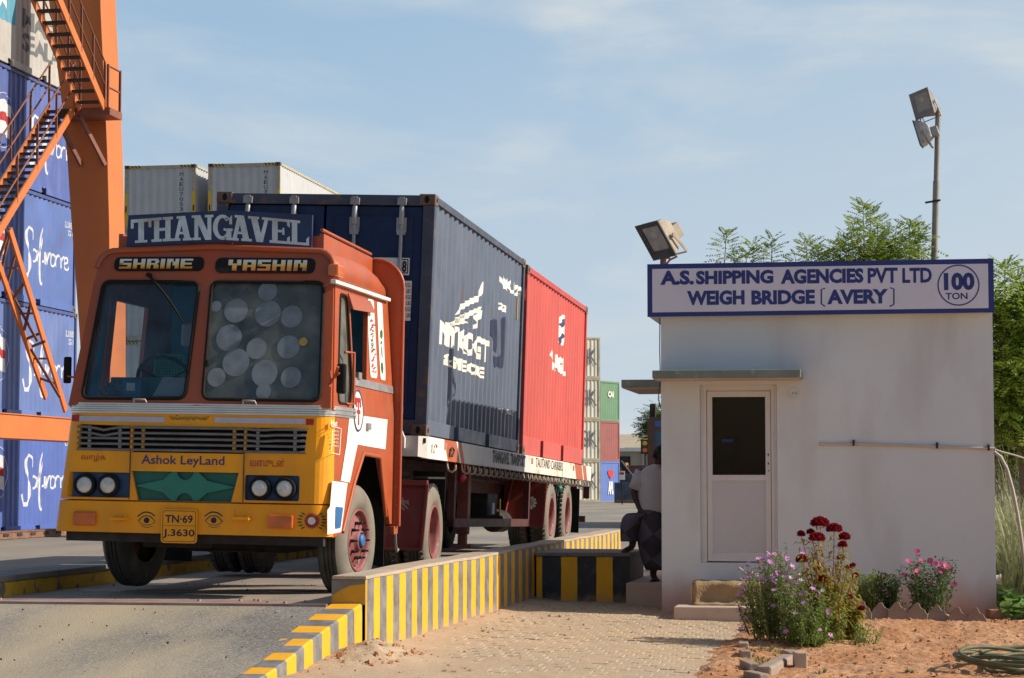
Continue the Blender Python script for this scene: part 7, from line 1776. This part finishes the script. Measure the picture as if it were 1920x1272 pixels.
for i, (px, py, rz) in enumerate(((1405, 1248, 20), (1418, 1266, 32), (1397, 1226, 8), (1394, 1208, 4))):
    block_('cement_block', ('mossy cement block at the left edge of the flower bed under dry weeds', 'cement block at the bottom left of the flower bed, nearest the camera', 'small cement block halfway along the left flower bed edge', 'farthest cement block of the left flower bed edge')[i], 'cement block', px, py+6, (19.2, 18.8, 19.7, 20.2)[i], .09, .26, .085, rz, 'tile', bg_, rnd.uniform(-4, 4))
q = MB(); p0, p1 = at(1432, 1262, 'z', -.46), at(1478, 1238, 'z', -.46); q.bar(p0, p1, .12, .10); o = q.build('rubble_kerb', M['tile'], None, .02); tag(o, 'rough grey stone slab lying across the flower bed corner', 'stone')
q = MB(); pts = [(1455, 1205), (1440, 1190), (1430, 1175)]
# coil of green cable at the lower right
M['hose'] = mat('dark_green_hose', (.10, .11, .05), .6, .2, 6, dirt=.5, dcol=(.22, .16, .09), dscale=8)
q = MB(); rr = random.Random(91)
c_ = at(1940, 1256, 'z', -.47); pts = []
for k in range(150):
    a = 2*PI*k/26; r_ = .34+.09*math.sin(k*.31)+.05*math.sin(k*.117+1)+.03*(k/26); pts.append(Vector((c_.x+r_*1.15*math.cos(a), c_.y+r_*1.2*math.sin(a), zsoil(c_.x, c_.y)+.03+.014*(k/26)+.035*math.sin(a*1.5+k*.05)+.02*math.sin(k*.23))))
q.tube(smooth2(pts, 2), .016, 7)
q.tube(smooth2([at(1862, 1240, 'z', -.42), at(1835, 1224, 'z', -.40), at(1812, 1226, 'z', -.42), at(1802, 1240, 'z', -.46), at(1800, 1248, 'z', -.49)], 5), .016, 7)
tag(q.build('hose_coil', M['hose']), 'loose coil of dark green hose lying on the red soil', 'hose')

# ================================================================== BACKGROUND BEHIND THE TRUCK
sh = thing('warehouse', 'long low warehouse with a beige roof beyond the container yard', 'building')
a, b = at(1120, 842, 'y', 205), at(1330, 842, 'y', 205); ze = at(1180, 840, 'y', 205).z; zr = at(1180, 814, 'y', 215).z
M['shedroof'] = mat('beige_sheet_roof', (.42, .35, .24), .8, .08, .4); M['shedwall'] = mat('grey_beige_wall', (.40, .37, .30), .85, .08, .3)
q = MB(); x0, x1 = a.x, b.x+40; q.add([(x0, 204.4, ze), (x1, 204.4, ze), (x1, 217, zr), (x0, 217, zr), (x0, 230, ze), (x1, 230, ze)], [(0, 1, 2, 3), (3, 2, 5, 4)]); q.build('roof', M['shedroof'], sh)
q = MB(); q.box(x0, x1, 205, 229, -.2, ze-.05); q.build('wall', M['shedwall'], sh)
q = MB(); q.box(x0, x1, 204.3, 204.5, ze-.35, ze-.02); q.build('eave_gutter', M['white'], sh)
u = x0+.8
while u < x1:
    q = MB(); q.box(u, u+.35, 204.7, 204.99, -.2, ze-.4); q.build('pillar', M['shedwall'], sh); q = MB(); q.box(u+1.0, u+2.3, 204.9, 204.98, ze-1.6, ze-.8); q.build('window', M['dark'], sh); u += 3.4
    if u > x0+26: break
o = simple_box('far_container', 'dark maroon container in front of the beige roofed warehouse', 12.19, 2.59, (0, 0, 0), PI/2, mat('far_maroon_paint', (.14, .04, .05), .6, .1, 1), None)
p = at(1285, 900, 'y', 180); o.location = (p.x, 180, -.2)
# signal lamp on a post
p = at(1210, 838, 'y', 85); sg_ = thing('signal_post', 'thin post with an amber and red signal lamp box beside the parked lorry', 'signal')
q = MB(); q.cyl((p.x, 85, -.2), (p.x, 85, p.z), .04, None, 8); q.build('post', M['dark'], sg_)
q = MB(); q.box(p.x-.16, p.x+.16, 84.85, 85.1, p.z-.28, p.z+.28); q.build('lamp_box', M['dark'], sg_)
for dz, mm in ((.13, 'ylabel'), (-.13, 'orange')): q = MB(); q.cyl((p.x, 84.84, p.z+dz), (p.x, 84.80, p.z+dz), .09, None, 12); q.build('lamp', M[mm], sg_)
# forklift-like yard tractor
yt = thing('yard_loader', 'small yellow loader with a dark boom standing far off in the yard', 'loader'); p = at(1168, 900, 'y', 150)
q = MB(); q.box(p.x-.7, p.x+.6, 150, 152, .5, 1.3); q.box(p.x-.4, p.x+.2, 150.2, 151.6, 1.9, 2.35); q.build('body', mat('loader_yellow', (.30, .17, .04), .6, .3, 3), yt, .05)
q = MB(); q.bar((p.x-.2, 150, 2.4), (p.x+1.1, 149.5, .8), .25, .3); q.bar((p.x-.5, 150.2, 1.4), (p.x-.5, 150.2, 2.2), .08, .08); q.bar((p.x+.3, 150.2, 1.4), (p.x+.3, 150.2, 2.2), .08, .08); q.build('boom', M['dark'], yt)
for dx in (-.5, .45): q = MB(); q.cyl((p.x+dx-.15, 150.3, .3), (p.x+dx+.15, 150.3, .3), .5, None, 16); q.build('wheel', M['black'], yt)
# notice board
nb = thing('notice_board', 'small white and red notice board on posts in the far yard', 'sign'); p = at(1166, 893, 'y', 120)
q = MB(); q.box(p.x-.16, p.x+.16, 120, 120.04, p.z-.2, p.z+.28); q.build('panel', M['white'], nb); q = MB(); q.box(p.x-.12, p.x+.12, 119.98, 119.995, p.z+.08, p.z+.2); q.build('red_band', M['inkred'], nb)
q = MB(); q.box(p.x-.03, p.x+.03, 120.05, 120.1, -.2, p.z); q.build('post', M['dark'], nb)
# stacked dark crates behind
p = at(1180, 920, 'y', 130)
mc_ = mat('dark_blue_crate', (.06, .08, .11), .7, .4, 2)
for b_, lab in (((p.x-.9, p.x+.3, 130, 131, -.2, 1.0), 'large dark crate on the ground right of the blue far container'), ((p.x+.35, p.x+1.2, 130.2, 131, -.2, .7), 'low dark crate on the ground beside the larger dark crate'), ((p.x-.6, p.x+.2, 130.1, 131, 1.01, 1.5), 'small dark crate lying on top of the large dark crate')):
    q = MB(); q.box(*b_); tag(q.build('crate', mc_, None, .03), lab, 'crate', 'dark crates in the far yard')
q = MB(); q.box(at(1155, 938, 'y', 128).x, at(1215, 938, 'y', 128).x, 128, 128.5, -.2, -.02); tag(q.build('timber_sleeper', M['rail']), 'rusty sleeper beam lying at the foot of the far containers', 'beam')
# parked lorry behind the man, mostly hidden by the hut
pk = thing('parked_lorry', 'dark brown parked lorry with a blue tinted windscreen, half hidden by the hut', 'lorry', (0, 0, 0)); YK = 58
xl = at(1214, 830, 'y', YK).x; xr_ = xl+2.4; zt2 = at(1220, 775, 'y', YK).z
M['brown'] = mat('dark_brown_lorry', (.10, .045, .035), .5, .15, 2)
q = MB(); q.plate([rrect(xl, xr_, .5, zt2-.1, .12), rrect(xl+.18, xr_-.18, 1.5, zt2-.45, .08)], lambda u, v, d: (u, YK+d, v), .1); q.box(xl, xl+.08, YK+.1, YK+2, .5, zt2-.15); q.box(xr_-.08, xr_, YK+.1, YK+2, .5, zt2-.15); q.box(xl, xr_, YK+2, YK+2.1, .5, zt2-.1); q.box(xl+.08, xr_-.08, YK+.1, YK+2, zt2-.18, zt2-.12); q.build('cab', M['brown'], pk)
q = MB(); q.box(xl+.18, xr_-.18, YK+.04, YK+.06, 1.5, zt2-.45); q.build('windscreen', mat('blue_tinted_glass', (.04, .10, .18), .15, .1, 2), pk)
q = MB(); q.box(xl+.2, xl+.55, YK-.02, YK-.003, zt2-.36, zt2-.2); q.build('blue_badge', M['bluehub'], pk)
q = MB(); q.box(xl+.02, xr_, YK-.12, YK-.01, .5, .8); q.build('bumper', M['maroon'], pk)
for x in (xl+.35, xr_-.35): q = MB(); q.cyl((x, YK-.02, 1.05), (x, YK-.06, 1.05), .11, None, 14); q.build('headlight', M['lens'], pk); q = MB(); q.cyl((x-.14, YK+1.2, .32), (x+.14, YK+1.2, .32), .5, None, 20); q.build('wheel', M['black'], pk)
q = MB(); q.box(xl+.05, xl+.2, YK+.1, YK+.3, zt2-.1, zt2+.25); q.build('roof_marker', M['dark'], pk)
q = MB(); q.box(xl, xr_, YK+2.2, YK+9, 1.1, 2.2); q.box(xl+.4, xr_-.4, YK+2.1, YK+9, .5, 1.0); q.build('load_bed', M['maroon'], pk)

# ================================================================== MAN
M['skin'] = mat('dark_skin', (.065, .034, .022), .5, .1, 6); M['shirt'] = mat('pale_grey_shirt', (.56, .55, .59), .85, .06, 5, bump=.5, bscale=7)
M['hair'] = mat('black_hair', (.012, .010, .010), .6, .2, 20)
def lungi_mat():
    m, t, b, co, sp = bands('checked_lungi_cloth', 'X', [], rough=.9); L = t.links.new
    mp = N(t, 'ShaderNodeMapping'); mp.inputs['Rotation'].default_value = (0, R(38), R(20)); L(co.outputs['Object'], mp.inputs['Vector'])
    c1_ = N(t, 'ShaderNodeTexChecker'); c1_.inputs['Scale'].default_value = 4.5; c1_.inputs['Color1'].default_value = (.075, .065, .09, 1); c1_.inputs['Color2'].default_value = (.16, .145, .21, 1); L(mp.outputs[0], c1_.inputs['Vector'])
    nz = N(t, 'ShaderNodeTexNoise'); nz.inputs['Scale'].default_value = 6; L(co.outputs['Object'], nz.inputs['Vector'])
    mm = N(t, 'ShaderNodeMixRGB', blend_type='MULTIPLY'); mm.inputs['Fac'].default_value = .6; L(c1_.outputs['Color'], mm.inputs['Color1']); L(nz.outputs['Fac'], mm.inputs['Color2']); L(mm.outputs[0], b.inputs['Base Color']); return m
M['lungi'] = lungi_mat()
YM = 26.75
P = lambda px, py, y=YM: at(px, py, 'y', y)
man = thing('person', 'man in pale short sleeved shirt and dark checked lungi, one foot on the striped block', 'person')
# body: one skinned figure
J = {}; bm = bmesh.new(); sk = bm.verts.layers.skin.verify()
def jv(n, p, r_, rt_=False):
    v = bm.verts.new(p); J[n] = v; v[sk].radius = (r_, r_); v[sk].use_root = rt_; return v
def je(*ns):
    for a_, b_ in zip(ns, ns[1:]): bm.edges.new((J[a_], J[b_]))
jv('pelvis', P(1222, 962), .14, True); jv('waist', P(1224, 930), .135); jv('chest', P(1228, 896), .145); jv('neck', P(1234, 872), .06); jv('neck2', P(1236, 864, YM-.02), .055); jv('head', P(1238, 853, YM-.04), .085); jv('crown', P(1238, 843, YM-.03), .075)
jv('sh_r', P(1201, 886), .062); jv('el_r', P(1188, 925, YM-.02), .043); jv('wr_r', P(1199, 955, YM-.12), .030); jv('ha_r', P(1206, 963, YM-.16), .034)
jv('sh_l', P(1258, 888), .062); jv('el_l', P(1266, 925, YM-.05), .043); jv('wr_l', P(1256, 955, YM-.15), .030); jv('ha_l', P(1250, 966, YM-.18), .034)
jv('hip_r', P(1210, 970), .105); jv('kn_r', P(1187, 982, YM-.22), .075); jv('an_r', P(1186, 1026, YM-.12), .042); jv('fo_r', P(1166, 1036, YM-.26), .032)
jv('hip_l', P(1234, 974), .105); jv('kn_l', P(1232, 1035, YM-.08), .068); jv('an_l', P(1224, 1078, YM), .042); jv('fo_l', P(1231, 1089, YM-.16), .034)
je('pelvis', 'waist', 'chest', 'neck', 'neck2', 'head', 'crown'); je('chest', 'sh_r', 'el_r', 'wr_r', 'ha_r'); je('chest', 'sh_l', 'el_l', 'wr_l', 'ha_l'); je('pelvis', 'hip_r', 'kn_r', 'an_r', 'fo_r'); je('pelvis', 'hip_l', 'kn_l', 'an_l', 'fo_l')
for hnd, wr, sg2 in (('ha_r', 'wr_r', 1), ('ha_l', 'wr_l', -1)):
    h = J[hnd].co.copy(); d = (h-J[wr].co).normalized(); s_ = d.cross(Vector((0, 1, .3))).normalized()
    for k, (off, ln_) in enumerate(((-.028, .060), (-.010, .072), (.010, .068), (.028, .052))):
        jv(hnd+'k%d' % k, h+s_*off+d*.035, .0105); jv(hnd+'m%d' % k, h+s_*off*1.15+d*(.035+ln_*.5)+Vector((0, -.008, -.006)), .0095); jv(hnd+'t%d' % k, h+s_*off*1.2+d*(.03+ln_)+Vector((0, .004, -.022)), .0075); je(hnd, hnd+'k%d' % k, hnd+'m%d' % k, hnd+'t%d' % k)
    jv(hnd+'th', h-s_*.042*sg2+d*.005, .012); jv(hnd+'tt', h-s_*.058*sg2+d*.04, .0095); je(hnd, hnd+'th', hnd+'tt')
me = bpy.data.meshes.new('body'); bm.to_mesh(me); bm.free(); me.materials.append(M['skin']); bo = bpy.data.objects.new('body', me); C.objects.link(bo); bo.parent = man
bo.modifiers.new('skin', 'SKIN').use_smooth_shade = True; sb_ = bo.modifiers.new('sub', 'SUBSURF'); sb_.levels = 2; sb_.render_levels = 2
hd = P(1238, 855, YM-.04)
q = MB(); q.ball(hd+Vector((0, .02, .035)), .10, 16, 0, (.93, 1.05, 1.0)); q.build('hair', M['hair'], man)
q = MB(); q.ball(hd+Vector((-.005, -.095, -.01)), .02, 8, 0, (.8, 1, 1.3))
for sx in (-1, 1): q.ball(hd+Vector((sx*.085, .0, -.005)), .028, 8, 0, (.4, .8, 1.2))
q.build('face', M['skin'], man)
def ring(c_, rx, ry, n=20, tilt=0.0, ph=0.0, wob=0.0): return [Vector((c_[0]+rx*math.cos(2*PI*k/n)*(1+wob*math.sin(5*2*PI*k/n+ph)), c_[1]+ry*math.sin(2*PI*k/n)*(1+wob*math.cos(4*2*PI*k/n+ph)), c_[2]+tilt*math.cos(2*PI*k/n))) for k in range(n)]
q = MB(); rg = []
for (px, py, rx, ry, tl) in ((1234, 871, .075, .07, .0), (1230, 877, .14, .10, .0), (1229, 886, .215, .135, .0), (1228, 905, .20, .155, .0), (1226, 930, .185, .165, .0), (1226, 950, .195, .17, .01), (1227, 964, .205, .175, .02)): rg.append(ring(P(px, py), rx, ry, 24, tl, py*.3, .025))
q.loft(rg, 0, False); 
for (a_, b_, c2) in (((1204, 884), (1196, 903), (1190, 918)), ((1256, 886), (1262, 904), (1265, 918))):
    pts = [P(*a_), P(*b_), P(*c2)]; q.tube(pts, [.085, .082, .085], 14, 0, False)
q.tube([P(1226, 873, YM-.07), P(1232, 876, YM-.11), P(1240, 873, YM-.07)], .018, 6)
sh_o = q.build('shirt', M['shirt'], man); so_ = sh_o.modifiers.new('thick', 'SOLIDIFY'); so_.thickness = .006
q = MB(); rg = []
for (px, py, dy, rx, ry) in ((1227, 952, .0, .18, .16), (1221, 968, -.02, .205, .19), (1221, 985, -.05, .195, .20), (1222, 1005, -.05, .185, .19), (1223, 1022, -.04, .175, .18), (1224, 1040, -.02, .155, .15), (1225, 1056, -.02, .14, .14), (1227, 1070, -.02, .10, .10)): rg.append(ring(P(px, py, YM+dy), rx, ry, 30, .0, py*.12, .045))
q.loft(rg, 0, False)
# cloth falling from the raised knee
rg = []
for (px, py, dy, rx, ry) in ((1200, 962, -.10, .14, .13), (1186, 968, -.18, .125, .12), (1179, 985, -.2, .105, .12), (1178, 1003, -.2, .10, .11), (1180, 1016, -.19, .11, .11)): rg.append(ring(P(px, py, YM+dy), rx, ry, 22, .0, py*.2, .05))
q.loft(rg, 0, False)
lo_ = q.build('lungi', M['lungi'], man); so_ = lo_.modifiers.new('thick', 'SOLIDIFY'); so_.thickness = .006; sb_ = lo_.modifiers.new('sub', 'SUBSURF'); sb_.levels = 1; sb_.render_levels = 1
q = MB(); p = J_ = P(1228, 1090, YM-.08); q.box(p.x-.05, p.x+.05, YM-.22, YM+.06, -.19, -.172); q.build('sandal', M['black'], man, .008)
for o in list(C.objects):
    if o.name.split('.')[0] == 'door' and o.type == 'EMPTY':
        for k_ in ('label', 'category'):
            if k_ in o: del o[k_]
